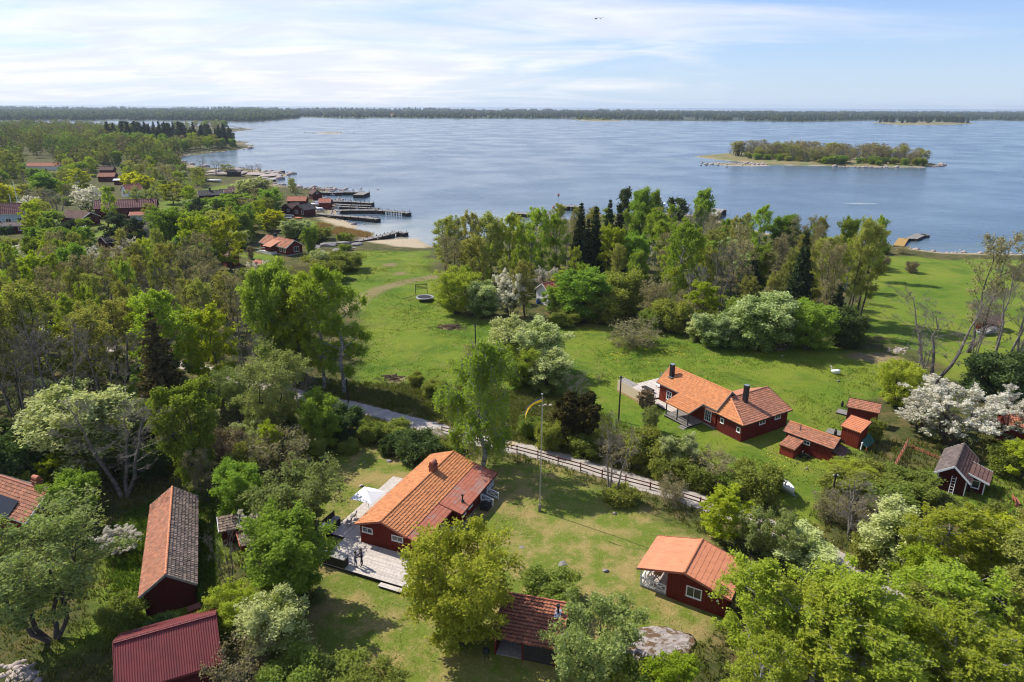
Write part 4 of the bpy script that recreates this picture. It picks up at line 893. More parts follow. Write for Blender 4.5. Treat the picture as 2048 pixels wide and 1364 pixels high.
# parasol
pa = thing('parasol', 'square white parasol open over the deck beside the orange roof', 'parasol', AL(4.7, 4.55, .335), R_(67.6))
MB().tube([(0, 0, 0), (0, 0, 2.55)], .03, 8).build('pole', MAT['white'], pa); MB().box((-.35, -.35, 0), (.35, .35, .08)).build('base_plate', MAT['concrete'], pa)
m = MB(); q = 1.3; m.add([(-q, -q, 2.15), (q, -q, 2.15), (q, q, 2.15), (-q, q, 2.15), (0, 0, 2.62), (0, -q, 2.22), (q, 0, 2.22), (0, q, 2.22), (-q, 0, 2.22)], [(0, 5, 4), (5, 1, 4), (1, 6, 4), (6, 2, 4), (2, 7, 4), (7, 3, 4), (3, 8, 4), (8, 0, 4)])
cn = m.build('canopy', MAT['canvas'], pa); sm = cn.modifiers.new('thick', 'SOLIDIFY'); sm.thickness = .02
for ax in ((q, q), (-q, q), (q, -q), (-q, -q)): MB().beam((0, 0, 2.5), (ax[0] * .97, ax[1] * .97, 2.1), .02).build('rib', MAT['white'], pa)
MB().tube([(0, 0, 2.6), (0, 0, 2.75)], .03, 6).build('finial', MAT['steel'], pa)
for u, v, lb in ((2.2, 5.3, 'grey slatted deck chair nearest the kitchen counter'), (3.3, 5.5, 'grey slatted deck chair under the white parasol edge'), (7.3, 4.2, 'grey slatted deck chair beyond the white parasol')):
    c = thing('deck_chair', lb, 'chair', AL(u, v, .335), R_(67.6 + 200), 'chairs on the long deck')
    MB().box((-.25, -.25, .38), (.25, .25, .43)).build('seat', MAT['greywood'], c); MB().beam((-.0, .25, .43), (0, .36, .9), .5, .04, up=(0, 1, 0)).build('backrest', MAT['greywood'], c)
    for x in (-.22, .22):
        for y in (-.22, .22): MB().box((x - .02, y - .02, 0), (x + .02, y + .02, .38)).build('leg', MAT['greywood'], c)
# --- B: guest cabin
B = House('guest_cabin', 'small red guest cabin with coral metal roof and white railed veranda', 'cabin', 14.46, 47.65, 59.5, 5.42, 4.1, 3.99, 3.2, 2.1, 2.1, wall='red', roof=('cabin', 'cabin'), trim='tilered', walls=False, tilew=.22, tilee=.45, o=.35, amp=.011)
r = B.r; B.a, B.o = 1.75, .35      # veranda under the front part of side a
pr = [(-3.64, -.1), (-3.64, 2.05), (0, 3.1), (1.4, 2.72), (1.4, -.1)]
MB().hexa([(.35, y, z) for y, z in pr], [(5.07, y, z) for y, z in pr]).build('wall', MAT['red'], r)
B.za = 2.72 + .1
m = MB()
for y in np.arange(-3.6, 1.4, .22): m.box((.32, y - .025, 0), (.35, y + .025, 3.05 - abs(y) * .27))
for u in np.arange(.4, 5.05, .26): m.box((u - .025, -3.67, 0), (u + .025, -3.64, 2.0)); m.box((u - .025, 1.4, 0), (u + .025, 1.43, 2.6))
tag(m.build('wall_battens', MAT['red'], r), kind='stuff')
B.window('0', -.9, 1.35, 1.15, .85, 2); B.door('a', 2.6, 1.2, 1.9, .2)
m = MB(); m.tube([(.33, -2.2, 1.6), (.22, -2.2, 1.6)], .09, 8); m.build('vent', MAT['white'], r); m = MB(); m.tube([(.33, -2.9, 1.45), (.2, -2.9, 1.42)], [.06, .12], 8); m.build('wall_lamp', MAT['white'], r)
planks(r, (.35, 1.45, .18), (5.07, 1.45, .18), (.35, 3.85, .18), 18); MB().box((.4, 1.45, -.05), (5.0, 3.8, .17)).build('veranda_frame', MAT['greywood'], r)
for u in (.42, 5.0): MB().box((u - .06, 3.72, .2), (u + .06, 3.84, 2.1)).build('post', MAT['white'], r)
xrail(r, (.42, 3.75, .2), (2.6, 3.75, .2), .8, nb=2); xrail(r, (.42, 1.55, .2), (.42, 3.7, .2), .8, nb=2)
BL = lambda u, v, z=0.: local((14.46, 47.65), 59.5, u, v, z)
tb = thing('veranda_table', 'slatted wooden table on the cabin veranda', 'table', BL(2.4, 2.7, .215), R_(59.5)); planks(tb, (-.9, -.35, .66), (.9, -.35, .66), (-.9, .35, .66), 7, mat='yellowwood', name='table_top')
for x in (-.75, .75): m = MB(); m.beam((x, -.32, 0), (x, .25, .66), .06); m.beam((x, .32, 0), (x, -.25, .66), .055); m.build('trestle', MAT['dark'], tb)
ch = thing('veranda_chair', 'white garden chair on the cabin veranda', 'chair', BL(1.1, 3.2, .215), R_(59.5 + 120)); MB().box((-.25, -.25, .36), (.25, .25, .42)).build('seat', MAT['white'], ch); MB().beam((0, .25, .4), (0, .4, 1.0), .5, .05, up=(0, 1, 0)).build('backrest', MAT['white'], ch)
for x in (-.22, .22):
    for y in (-.2, .2): MB().box((x - .03, y - .03, 0), (x + .03, y + .03, .36)).build('leg', MAT['white'], ch)
# --- C: open wood shed, each tile on its own
C0 = thing('wood_shed', 'small open front shed with dark mossy pantile roof', 'shed', (-.44, 45.85, 0), R_(-14.5)); zr, zb = 2.56, 1.74
slab(C0, [(0, -4.13, zb), (5.28, -4.13, zb), (5.28, 0, zr), (0, 0, zr)], MAT['tilemoss'], 'roof_slope', .1)
_sl = math.hypot(4.13, zr - zb); notch = lambda u, s_: False
tile_field(C0, (0.02, -4.13, zb + .005), (1, 0, 0), np.array([0, 4.13, zr - zb]) / _sl, 5.24, _sl, MAT['tilemoss'], .31, .335, True)
MB().beam((0, .05, zr + .03), (5.28, .05, zr + .03), .12, .18).build('ridge_board', MAT['tilered'], C0)
for u in (-.03, 5.31): MB().beam((u, 0, zr + .02), (u, -4.15, zb + .02), .07, .2).build('verge_board', MAT['tilered'], C0)
MB().box((.2, -.3, -.1), (5.08, -.2, zr - .16)).build('back_wall', MAT['red'], C0)
for u in (.2, 5.0): MB().hexa([(u, -3.9, -.1), (u + .08, -3.9, -.1), (u + .08, -.3, -.1), (u, -.3, -.1)], [(u, -3.9, zb - .06), (u + .08, -3.9, zb - .06), (u + .08, -.3, zr - .18), (u, -.3, zr - .18)]).build('side_wall', MAT['red'], C0)
for u in (.24, 2.4, 4.9): MB().box((u - .06, -3.98, -.1), (u + .06, -3.86, zb - .08)).build('post', MAT['red'], C0)
MB().box((2.4, -3.94, 0), (5.0, -3.88, zb - .1)).build('front_wall', MAT['darkwood'], C0)
MB().box((.2, -3.9, -.05), (5.05, -.3, .05)).build('floor', MAT['greywood'], C0)
_m = MB(); _m.tube([(4.55, -1.0, 2.25), (4.55, -1.0, 3.0), (4.55, -1.0, 3.02), (4.55, -1.0, 3.16)], [.09, .09, .17, .17], 10); _p = _m.build('flue_pipe', MAT['dark'], C0); MB().beam((4.55, -.65, 2.50), (4.55, -1.45, 2.34), .5, .03).build('flashing', MAT['steel'], _p)
kb = thing('kettle_grill', 'round black kettle grill standing beside the open wood shed', 'grill', tuple(on(972, 1318)), 0); m = MB(); m.tube([(0, 0, .55), (0, 0, .65), (0, 0, .8), (0, 0, .98), (0, 0, 1.04)], [.12, .26, .3, .2, .03], 12); m.build('bowl', MAT['dark'], kb)
for k in range(3): MB().beam((.22 * math.cos(k * 2.1), .22 * math.sin(k * 2.1), 0), (.1 * math.cos(k * 2.1), .1 * math.sin(k * 2.1), .62), .03).build('leg', MAT['dark'], kb)
# --- D: long tiled barn
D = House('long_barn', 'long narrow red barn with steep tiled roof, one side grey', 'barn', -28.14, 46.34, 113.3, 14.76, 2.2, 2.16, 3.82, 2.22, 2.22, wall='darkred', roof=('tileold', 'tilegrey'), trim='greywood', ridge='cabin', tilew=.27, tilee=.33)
for q in (-1.6, 1.6): MB().box((.30, q - .05, 0), (.34, q + .05, 2.4)).build('corner_board', MAT['darkred'], D.r)
m = MB(); m.tube([(.1, 2.1, 2.1), (.25, 1.9, 1.8), (.25, 1.9, 0)], .045, 6); m.build('downpipe', MAT['dark'], D.r); m = MB(); m.tube([(.1, -2.1, 2.1), (.25, -1.9, 1.8), (.25, -1.9, 0)], .045, 6); m.build('downpipe', MAT['dark'], D.r)
D.door('a', 6, 1.4, 1.8, 0, 'red', False)
# --- E: corrugated barn
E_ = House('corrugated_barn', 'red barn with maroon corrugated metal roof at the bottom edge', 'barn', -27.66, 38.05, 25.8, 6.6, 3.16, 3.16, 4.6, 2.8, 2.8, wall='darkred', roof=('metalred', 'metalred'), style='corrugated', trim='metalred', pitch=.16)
E_.door('b', 4.6, 1.6, 2.0, 0, 'darkred', False)
MB().beam((0, -.02, 4.66), (6.6, -.02, 4.66), .3, .05).build('ridge_flashing', MAT['metalred'], E_.r)
wb = thing('wheelbarrow', 'rusty red wheelbarrow standing between the two barns', 'wheelbarrow', tuple(on(390, 1226)), .6); m = MB(); m.hexa([(-.3, -.22, .3), (.3, -.22, .3), (.3, .22, .3), (-.3, .22, .3)], [(-.5, -.35, .62), (.5, -.35, .62), (.5, .35, .62), (-.5, .35, .62)]); m.build('tray', MAT['brick'], wb); m = MB(); m.tube([(.55, -.05, .2), (.55, .05, .2)], .2, 12); m.build('wheel', MAT['dark'], wb)
for y in (-.25, .25): MB().beam((.55, y * .2, .2), (-1.0, y, .55), .04).build('handle', MAT['fencered'], wb); MB().beam((-.2, y, .3), (-.3, y, 0), .04).build('leg', MAT['fencered'], wb)
# --- F: house at the left edge
Fh = House('red_cottage', 'red cottage with brick chimney and white gable trim, cut by left edge', 'house', -53.2, 61.6, -23.6, 8.8, 2.3, 2.6, 4.3, 2.5, 2.3, wall='red', roof=('tilegrey', 'tileold'), trim='white', ridge='tilered')
Fh.window('1', -.55, 3.0, .55, .7, 2, 2); Fh.corner(2.4, 0, '1', 1.9); Fh.chimney(6.7, .35, .75, .6, 4.95, 'brick')
slab(Fh.r, [(1.0, -2.75, 2.35), (6.3, -2.75, 2.35), (6.3, -1.45, 3.5), (1.0, -1.45, 3.5)], MAT['solar'], 'black_panel', .06)
# --- G: two privy-sized huts
G = thing('small_hut', 'tiny hut with mossy grey tiles and white verges behind long barn', 'hut', tuple(on(462, 1078)), R_(25))
MB().box((-.75, -.7, -.1), (.75, .7, 1.55)).build('wall', MAT['darkred'], G); slab(G, [(-.95, -.9, 1.55), (.95, -.9, 1.55), (.95, .95, 2.1), (-.95, .95, 2.1)], MAT['tilegrey']); panel_tiles(G, (-.93, -.9, 1.55), (.93, -.9, 1.55), (-.93, .95, 2.1), MAT['tilegrey'], .3, .32)
for u in (-.97, .97): MB().beam((u, -.92, 1.57), (u, .97, 2.12), .06, .16).build('verge_board', MAT['white'], G)
MB().box((-.35, -.74, 0), (.35, -.7, 1.4)).build('door', MAT['darkred'], G)
G2 = thing('cold_frame', 'low red framed box with slanted cover behind long barn', 'box', tuple(on(494, 1092)), R_(30)); MB().box((-.6, -.8, -.1), (.6, .8, .7)).build('box_wall', MAT['red'], G2); slab(G2, [(-.7, -.9, .72), (.7, -.9, .72), (.7, .9, 1.2), (-.7, .9, 1.2)], MAT['tilegrey'], 'cover', .05)
for u in (-.7, .7): MB().beam((u, -.9, .75), (u, .9, 1.23), .1, .1).build('cover_frame', MAT['tilered'], G2)
MB().beam((-.7, .9, 1.23), (.7, .9, 1.23), .1, .1).build('cover_frame', MAT['tilered'], G2)
# --- H: twin chimney cottage on the meadow
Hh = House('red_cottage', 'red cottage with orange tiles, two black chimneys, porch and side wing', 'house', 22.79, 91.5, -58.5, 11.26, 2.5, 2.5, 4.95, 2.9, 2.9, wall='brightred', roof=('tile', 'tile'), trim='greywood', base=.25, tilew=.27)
r = Hh.r
# wing with hipped front: ridge runs across the cottage
ul, ue, vf, vb, ze, zw = 7.2, 15.6, -2.5, 6.9, 2.5, 4.25; ur = 11.4; ap = vf + 2.2
MAT['wingt'] = MAT['tileold']
MB().box((11.2, vf + .35, -.15), (ue - .4, vb - .35, ze - .05)).build('wing_wall', MAT['red'], r)
m = MB()
for y in np.arange(vf + .4, vb - .35, .24): m.box((ue - .4, y - .025, 0), (ue - .37, y + .025, ze - .05))
for u in np.arange(11.3, ue - .4, .24): m.box((u - .025, vf + .32, 0), (u + .025, vf + .35, ze - .05))
tag(m.build('wall_battens', MAT['red'], r), kind='stuff')
m = MB(); m.add([(ue, vf, ze), (ue, vb, ze), (ur, vb, zw), (ur, ap, zw), (ul, vf, ze), (ul, vb, ze)], [(0, 1, 2, 3), (4, 0, 3), (5, 4, 3, 2)]); m.add([(ue, vf, ze - .1), (ue, vb, ze - .1), (ul, vb, ze - .1), (ul, vf, ze - .1)], [(3, 2, 1, 0)])
m.add([(ue, vb, ze - .1), (ue, vb, ze), (ur, vb, zw), (ul, vb, ze), (ul, vb, ze - .1)], [(0, 1, 2, 3, 4)]); m.build('wing_roof', MAT['tileold'], r)
_s2 = math.hypot(ue - ur, zw - ze); Vw = np.array([-(ue - ur), 0, zw - ze]) / _s2
tile_field(r, (ue, vf, ze + .01), (0, 1, 0), Vw, vb - vf, _s2, MAT['tileold'], .3, .335, skip=lambda x, y: x < y * (ap - vf) / _s2 - .05)
_vf = np.array([0, ap - vf, zw - ze]); _sf = np.linalg.norm(_vf)
tile_field(r, (10.95, vf, ze + .01), (1, 0, 0), _vf / _sf, ue - 10.95, _sf, MAT['tile'], .27, .335, skip=lambda x, y: x > (ue - 10.95) - y * (ue - ur) / _sf + .05 or x < .3 and y > 1.2)
m = MB(); n_ = 11
for i in range(n_):
    a_, b_ = i / n_, (i + 1) / n_ + .01; f = lambda k: (ue + (ur - ue) * k, vf + (ap - vf) * k, ze + (zw - ze) * k + .06); m.tube([f(a_), f(b_)], [.12, .10], 8)
tag(m.build('hip_cap', MAT['cabin'], r), kind='stuff')
m = MB(); m.tube([(ur, ap, zw + .04), (ur, vb, zw + .04)], .11, 8); m.build('wing_ridge', MAT['tileold'], r)
MB().beam((ue + .03, vf, ze - .06), (ue + .03, vb, ze - .06), .08, .1).build('gutter', MAT['dark'], r); MB().beam((10.9, vf - .03, ze - .06), (ue, vf - .03, ze - .06), .06, .1).build('gutter', MAT['dark'], r); MB().beam((ue, vb + .03, ze), (ur, vb + .03, zw), .05, .2).build('verge_board', MAT['dark'], r)
class _HW(House):
    def __init__(s): s.r = r; s.L = ue - .4; s.a = 9; s.b = -vf - .35; s.o = 0
hw = _HW(); hw.window('1', 1.6, 1.9, 1.0, .38, 2); hw.window('1', 4.6, 1.9, 1.0, .38, 2); hw.window('b', 12.0, 1.7, .42, .5, 1); hw.window('b', 14.7, 1.55, .42, .5, 1)
Hh.window('b', 9.6, 1.45, .95, 1.35, 3, 3); Hh.window('b', 2.3, 1.6, .8, 1.1, 2, 2); Hh.window('1', 0, 4.0, .5, .4, 1)
Hh.chimney(1.55, -1.2, .55, .5, 5.9, 'dark', 'steel', 3.2); c_ = MB().box((12.2, 1.0, 3.6), (12.75, 1.5, 6.1)); c_ = c_.build('chimney', MAT['dark'], r); MB().box((12.17, .97, 6.08), (12.78, 1.53, 6.14)).build('chimney_cap', MAT['steel'], c_)
m = MB(); m.tube([(6.6, .5, 4.5), (6.6, .5, 5.2)], .06, 7); m.build('vent_pipe', MAT['dark'], r); m = MB(); m.tube([(11.0, .1, 4.8), (11.0, .1, 5.8)], .02, 5); m.beam((10.8, .1, 5.75), (11.2, .1, 5.75), .02); m.build('antenna', MAT['steel'], r)
# porch
slab(r, [(4.55, -5.1, 2.15), (8.95, -5.1, 2.15), (8.95, -2.35, 2.95), (4.55, -2.35, 2.95)], MAT['tile'], 'porch_roof', .1); panel_tiles(r, (4.57, -5.1, 2.16), (8.93, -5.1, 2.16), (4.57, -2.4, 2.95), MAT['tile'], .27)
for u in (4.53, 8.97): MB().beam((u, -2.35, 2.93), (u, -5.12, 2.13), .05, .18).build('verge_board', MAT['greywood'], r)
planks(r, (4.5, -5.2, .3), (9.0, -5.2, .3), (4.5, -2.2, .3), 20, mat='greywood', name='porch_floor'); MB().box((4.6, -5.1, -.1), (8.9, -2.2, .28)).build('porch_frame', MAT['darkwood'], r)
for u in (4.75, 6.8, 8.75): MB().box((u - .06, -5.0, .3), (u + .06, -4.88, 2.15)).build('post', MAT['dark'], r)
for k in range(3): MB().beam((4.75, -4.95, .5 + .25 * k), (8.75, -4.95, .5 + .25 * k), .04, .09).build('rail', MAT['greywood'], r)
for k in range(2): MB().box((8.0, -5.55 - .35 * k, -.05), (9.0, -5.22 - .35 * k, .22 - .12 * k)).build('step', MAT['greywood'], r)
planks(r, (.2, -3.6, .25), (4.4, -3.6, .25), (.2, -2.2, .25), 9, name='front_walk'); MB().box((.25, -3.55, -.1), (4.35, -2.25, .24)).build('walk_frame', MAT['darkwood'], r)
# terrace left of the cottage
planks(r, (-5.6, -4.9, .35), (-.05, -4.9, .35), (-5.6, 3.6, .35), 48, name='terrace_boards'); MB().box((-5.55, -4.85, -.1), (-.1, 3.55, .33)).build('terrace_frame', MAT['darkwood'], r)
HL = lambda u, v, z=0.: local((22.79, 91.5), -58.5, u, v, z)
bs = thing('bamboo_screen', 'long pale bamboo privacy screen beside the cottage terrace', 'screen', HL(-5.4, -5.05, 0), R_(-58.5)); MB().box((0, -.03, .35), (6.2, .03, 1.85)).build('screen_mat', MAT['bamboo'], bs); MB().box((0, -.06, 0), (6.2, .06, .36)).build('plinth_board', MAT['yellowwood'], bs)
for x in np.linspace(.05, 6.15, 5): MB().box((x - .04, .03, 0), (x + .04, .1, 1.84)).build('post', MAT['greywood'], bs)
slab(bs, [(0, .12, 1.84), (3.0, .12, 1.84), (3.0, 1.3, 1.98), (0, 1.3, 1.98)], MAT['greywood'], 'pergola_roof', .05)
rg = thing('terrace_railing', 'grey plank railing at the back of the cottage terrace', 'railing', HL(-5.5, 3.5, .37), R_(-58.5))
for x in np.linspace(0, 5.4, 5): MB().box((x - .04, -.04, 0), (x + .04, .04, .95)).build('post', MAT['greywood'], rg)
for z in (.3, .6, .93): MB().beam((0, 0, z), (5.4, 0, z), .04, .11).build('rail', MAT['greywood'], rg)
for k, (u, v) in enumerate(((-2.2, .8), (-2.6, -1.6))):
    t_ = thing('lounge_sofa', ('white cushioned terrace sofa behind the bamboo screen', 'dark wooden table on the terrace behind the bamboo screen')[k], ('sofa', 'table')[k], HL(u, v, .4), R_(-58.5))
    mm = MAT['white'] if k == 0 else MAT['darkwood']
    MB().box((-1, -.4, .3), (1, .4, .45)).build('seat' if k == 0 else 'table_top', mm, t_)
    if k == 0: MB().box((-1, .32, .45), (1, .45, .85)).build('backrest', MAT['greywood'], t_)
    for x in (-.9, .9):
        for y in (-.3, .3): MB().box((x - .04, y - .04, 0), (x + .04, y + .04, .3)).build('leg', MAT['greywood'], t_)
# --- I, J, K sheds
I_ = House('long_shed', 'red shed with tiled roof and two low tiled lean-tos', 'shed', 34.77, 77.49, -49.0, 6.33, 1.4, 1.4, 2.95, 2.02, 2.02, o=.3, wall='red', roof=('tile', 'tileold'), trim='dark', tilew=.25, tilee=.3)
r = I_.r; I_.window('b', 3.0, 1.5, .62, .32, 2); I_.pipe(1.75, -.6, 3.3, .05)
for (u0, u1, v0, v1, mt_) in ((.75, 2.75, -1.3, -3.6, 'tileold'), (6.0, 7.4, -.3, 1.3, 'roofbrown')):
    if v1 < v0: q = [(u0, v1, 1.22), (u1, v1, 1.22), (u1, v0, 1.72), (u0, v0, 1.72)]; MB().box((u0 + .12, v1 + .15, -.1), (u1 - .12, v0, 1.2)).build('lean_to_wall', MAT['brightred'], r); panel_tiles(r, q[0], q[1], q[3], MAT[mt_], .25, .3)
    else: q = [(u1, -1.25, 1.25), (u1, 1.2, 1.25), (6.0, 1.2, 1.75), (6.0, -1.25, 1.75)]; MB().box((6.0, -1.1, -.1), (u1 - .15, 1.05, 1.2)).build('lean_to_wall', MAT['brightred'], r); panel_tiles(r, q[0], q[1], q[3], MAT[mt_], .25, .3)
    slab(r, q, MAT[mt_], 'lean_to_roof', .07)
mp = thing('moped', 'dark moped leaning at the red shed wall', 'moped', tuple(on(1609, 918)), 2.4)
for x in (-.5, .5): m = MB(); m.tube([(x, -.04, .28), (x, .04, .28)], .28, 14); m.build('wheel', MAT['dark'], mp)
m = MB(); m.beam((-.5, 0, .28), (-.1, 0, .55), .09); m.beam((-.1, 0, .5), (.3, 0, .45), .16, .2); m.beam((.5, 0, .28), (.32, 0, .9), .06); m.build('frame', MAT['dark'], mp); MB().box((-.4, -.1, .62), (.1, .1, .72)).build('seat', MAT['dark'], mp); MB().beam((.3, -.3, .92), (.3, .3, .92), .04).build('handlebar', MAT['steel'], mp)
def monoshed(name, label, x, y, th, L, S, zt, zb_, roof, wall='red', o=.2, tw=.25):
    h = thing(name, label, 'shed', (x, y, 0), R_(th)); q = [(0, -S, zb_), (L, -S, zb_), (L, 0, zt), (0, 0, zt)]; slab(h, q, MAT[roof], t=.1); panel_tiles(h, q[0], q[1], q[3], MAT[roof], tw, .33)
    lo = [(o, -S + o), (L - o, -S + o), (L - o, -o), (o, -o)]; zz = lambda v: zt + (zt - zb_) * v / S - .09
    MB().hexa([(u, v, -.12) for u, v in lo], [(u, v, zz(v)) for u, v in lo]).build('wall', MAT[wall], h)
    m = MB()
    for u in np.arange(o + .05, L - o, .24): m.box((u - .025, -S + o - .03, 0), (u + .025, -S + o, zb_ - .1))
    for v in np.arange(-S + o + .05, -o, .24): m.box((o - .03, v - .025, 0), (o, v + .025, zz(v) - .02)); m.box((L - o, v - .025, 0), (L - o + .03, v + .025, zz(v) - .02))
    tag(m.build('wall_battens', MAT[wall], h), kind='stuff')
    for u in (-.02, L + .02): MB().beam((u, 0, zt), (u, -S, zb_), .05, .17).build('verge_board', MAT['dark'], h)
    MB().beam((0, .03, zt + .01), (L, .03, zt + .01), .06, .18).build('top_board', MAT['fencered'], h)
    return h
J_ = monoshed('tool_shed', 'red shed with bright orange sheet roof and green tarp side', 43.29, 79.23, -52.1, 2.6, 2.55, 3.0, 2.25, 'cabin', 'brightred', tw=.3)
slab(J_, [(2.65, -2.3, .9), (3.5, -2.3, .5), (3.5, -.3, .7), (2.65, -.3, 1.7)], MAT['green'], 'tarp', .03)
for v in (-2.25, -.35): MB().beam((3.45, v, -.1), (3.45, v, .6), .06).build('tarp_post', MAT['orangeplastic'], J_)
K_ = monoshed('small_shed', 'red shed with weathered tile roof behind the orange sheet roof', 45.94, 85.37, -32.8, 3.95, 1.9, 2.7, 2.1, 'tileold', 'red')
for (x, y, lb) in ((1688, 826, 'grey plank platform left of the rear red shed'), (1668, 866, 'grey plank platform between the red sheds')):
    k = thing('plank_platform', lb, 'platform', tuple(on(x, y)), R_(-40)); planks(k, (-.9, -.8, .12), (.9, -.8, .12), (-.9, .8, .12), 10, mat='greywood', name='platform_boards'); MB().box((-.85, -.75, -.05), (.85, .75, .11)).build('platform_frame', MAT['darkwood'], k)
for (x, y, lb) in ((1670, 872, 'black milk can on the plank platform between red sheds'), (1684, 812, 'black milk can at the rear red shed corner')):
    k = thing('metal_can', lb, 'can', tuple(on(x, y) + np.array([0, 0, .15 if y > 850 else 0]))); m = MB(); m.tube([(0, 0, 0), (0, 0, .5), (0, 0, .62), (0, 0, .75)], [.18, .18, .1, .12], 10); m.build('can_body', MAT['dark'], k); MB().tube([(0, 0, .75), (0, 0, .79)], .13, 10).build('can_lid', MAT['dark'], k)
st = thing('standing_post', 'short white post standing on lawn near the red sheds', 'post', tuple(on(1721, 900))); MB().beam((0, 0, 0), (.06, 0, 1.0), .1).build('post_body', MAT['white'], st); MB().box((-.02, -.09, .98), (.15, .09, 1.03)).build('post_cap', MAT['white'], st)
# --- L: little white-trimmed shed
Ls = House('garden_house', 'dark red garden house with grey roof, white trim and porch', 'cabin', 48.06, 65.58, 50.9, 6.95, 1.74, 1.74, 3.3, 1.95, 1.75, wall='darkred', roof=('roofgrey', 'roofbrown'), trim='white', tilew=.4, tilee=.4)
r = Ls.r; Ls.corner(1.7, 0, '0', -1.33); Ls.corner(1.85, 0, '0', 1.33)
slab(r, [(1.6, -3.3, 1.55), (5.0, -3.3, 1.55), (5.0, -1.2, 2.2), (1.6, -1.2, 2.2)], MAT['roofbrown'], 'porch_roof', .08); panel_tiles(r, (1.62, -3.3, 1.56), (4.98, -3.3, 1.56), (1.62, -1.25, 2.2), MAT['roofbrown'], .4, .4)
for u in (1.58, 5.02): MB().beam((u, -1.2, 2.2), (u, -3.32, 1.55), .06, .18).build('verge_board', MAT['white'], r)
MB().box((2.0, -2.9, -.1), (4.7, -1.35, 1.5)).build('porch_wall', MAT['darkred'], r)
class _L2(House):
    def __init__(s): s.r = r; s.L = 4.7; s.a = 0; s.b = 2.9; s.o = 0
class _L3(House):
    def __init__(s): s.r = r; s.L = 4.7; s.a = 0; s.b = 2.9; s.o = 2.0
_L3().window('0', -2.1, 1.0, .6, .75, 1, 1); MB().box((1.94, -2.96, 0), (2.06, -2.84, 1.55)).build('corner_board', MAT['white'], r)
ld = thing('wooden_ladder', 'white ladder leaning on the garden house gable', 'ladder', local((48.06, 65.58), 50.9, .12, -.15, 0.), R_(50.9))
for y in (-.2, .2): MB().beam((-.25, y, 0), (.18, y, 2.0), .06).build('stile', MAT['white'], ld)
for k in range(6): MB().beam((-.25 + .43 * (k + .7) / 6.5, -.2, 2.0 * (k + .7) / 6.5), (-.25 + .43 * (k + .7) / 6.5, .2, 2.0 * (k + .7) / 6.5), .04).build('rung', MAT['white'], ld)
# --- M, N, O further small houses
Mh = House('red_cottage', 'cottage with orange tiled roof hidden behind white blossom, right edge', 'house', 62.5, 79.5, -20, 7, 2.4, 2.4, 3.6, 2.3, 2.3, roof=('tilefar', 'tilefar'), battens=False)
Nh = House('earth_cellar', 'little brown roofed red hut among leafless trees at right', 'hut', *on(1948, 652)[:2], -35, 4.2, 2.0, 2.0, 2.6, 1.5, 1.5, wall='brightred', roof=('roofbrown', 'roofbrown'), trim='greywood', battens=False)
tpx = on(1975, 668); bo = thing('covered_boat', 'boat under a crumpled pale grey tarp near the little hut', 'boat', tuple(tpx), .3)
Oh = House('white_cottage', 'small white walled cottage with red roof half hidden in trees', 'house', *on(1083, 609)[:2], 40, 6.0, 2.4, 2.2, 4.6, 2.9, 2.9, wall='white', roof=('tilefar', 'tilered'), trim='white', battens=False)
Oh.window('0', 0, 2.0, .8, .9, 2); bn = thing('blue_barrel', 'blue barrel standing at the white walled cottage', 'barrel', tuple(on(1077, 607))); m = MB(); m.tube([(0, 0, 0), (0, 0, .1), (0, 0, .9), (0, 0, 1.0)], [.4, .5, .5, .4], 12); m.build('barrel_body', MAT['bluebin'], bn); MB().tube([(0, 0, 1.0), (0, 0, 1.06)], .46, 12).build('barrel_lid', MAT['dark'], bn)
# --- P: cottage with white stairs, and the other village houses
def village(name, label, cat, bx, by, th, L, W, ze, zr, wall, roof, trim='white', style='tile', wins=(), **k):
    p = on(bx, by); h = House(name, label, cat, p[0], p[1], th, L, W / 2, W / 2, zr, ze, ze, wall=wall, roof=(roof, roof), trim=trim, battens=k.pop('battens', False), style=style, z0=p[2], tilew=k.pop('tw', .6), tilee=.6, **k)
    for w_ in wins: h.window(*w_)
    return h
Ph = House('red_house', 'red house with white garden stairs near the beach rocks', 'house', -71.89, 199.05, -38.8, 13.6, 2.9, 2.9, 4.3, 2.5, 2.5, wall='red', roof=('tileold', 'tileold'), trim='white', battens=False, tilew=.5, tilee=.5, z0=gzp(-65, 195), base=.5)
Ph.window('b', 10.4, 1.7, 1.0, 1.0, 2); Ph.window('b', 12.2, 1.7, .9, 1.0, 2); Ph.window('1', 0.6, 1.7, 1.5, 1.3, 2); Ph.window('b', 2.5, 1.7, 1.2, 1.2, 2); Ph.chimney(4.2, 0, .9, .7, 5.2, 'dark', 'dark')
r = Ph.r; slab(r, [(4.5, -4.6, 2.4), (8.5, -4.6, 2.4), (8.5, -.8, 3.8), (4.5, -.8, 3.8)], MAT['tileold'], 'porch_roof'); MB().box((4.9, -4.2, .9), (8.1, -2.5, 2.4)).build('porch_wall', MAT['red'], r); MB().box((4.7, -4.4, -.1), (8.3, -2.5, .9)).build('porch_floor', MAT['white'], r)
for k in range(5): MB().box((4.6 - .9 - .8 * k, -4.2, -.1), (4.6 - .1 - .8 * k, -3.0, .8 - .16 * k)).build('step', MAT['white'], r)
for v in (-4.25, -2.95): MB().beam((4.6, v, 1.8), (.6, v, .9), .08, .12).build('stair_rail', MAT['white'], r)
village('small_shed', 'small red shed among trees left of the white stair house', 'shed', 455, 527, -50, 5, 4, 2.2, 3.4, 'red', 'roofbrown', 'dark')
village('low_roof_shed', 'low reddish roof below the white stair house', 'shed', 514, 531, -40, 4, 2.4, 1.0, 1.6, 'red', 'tilefar', 'white')
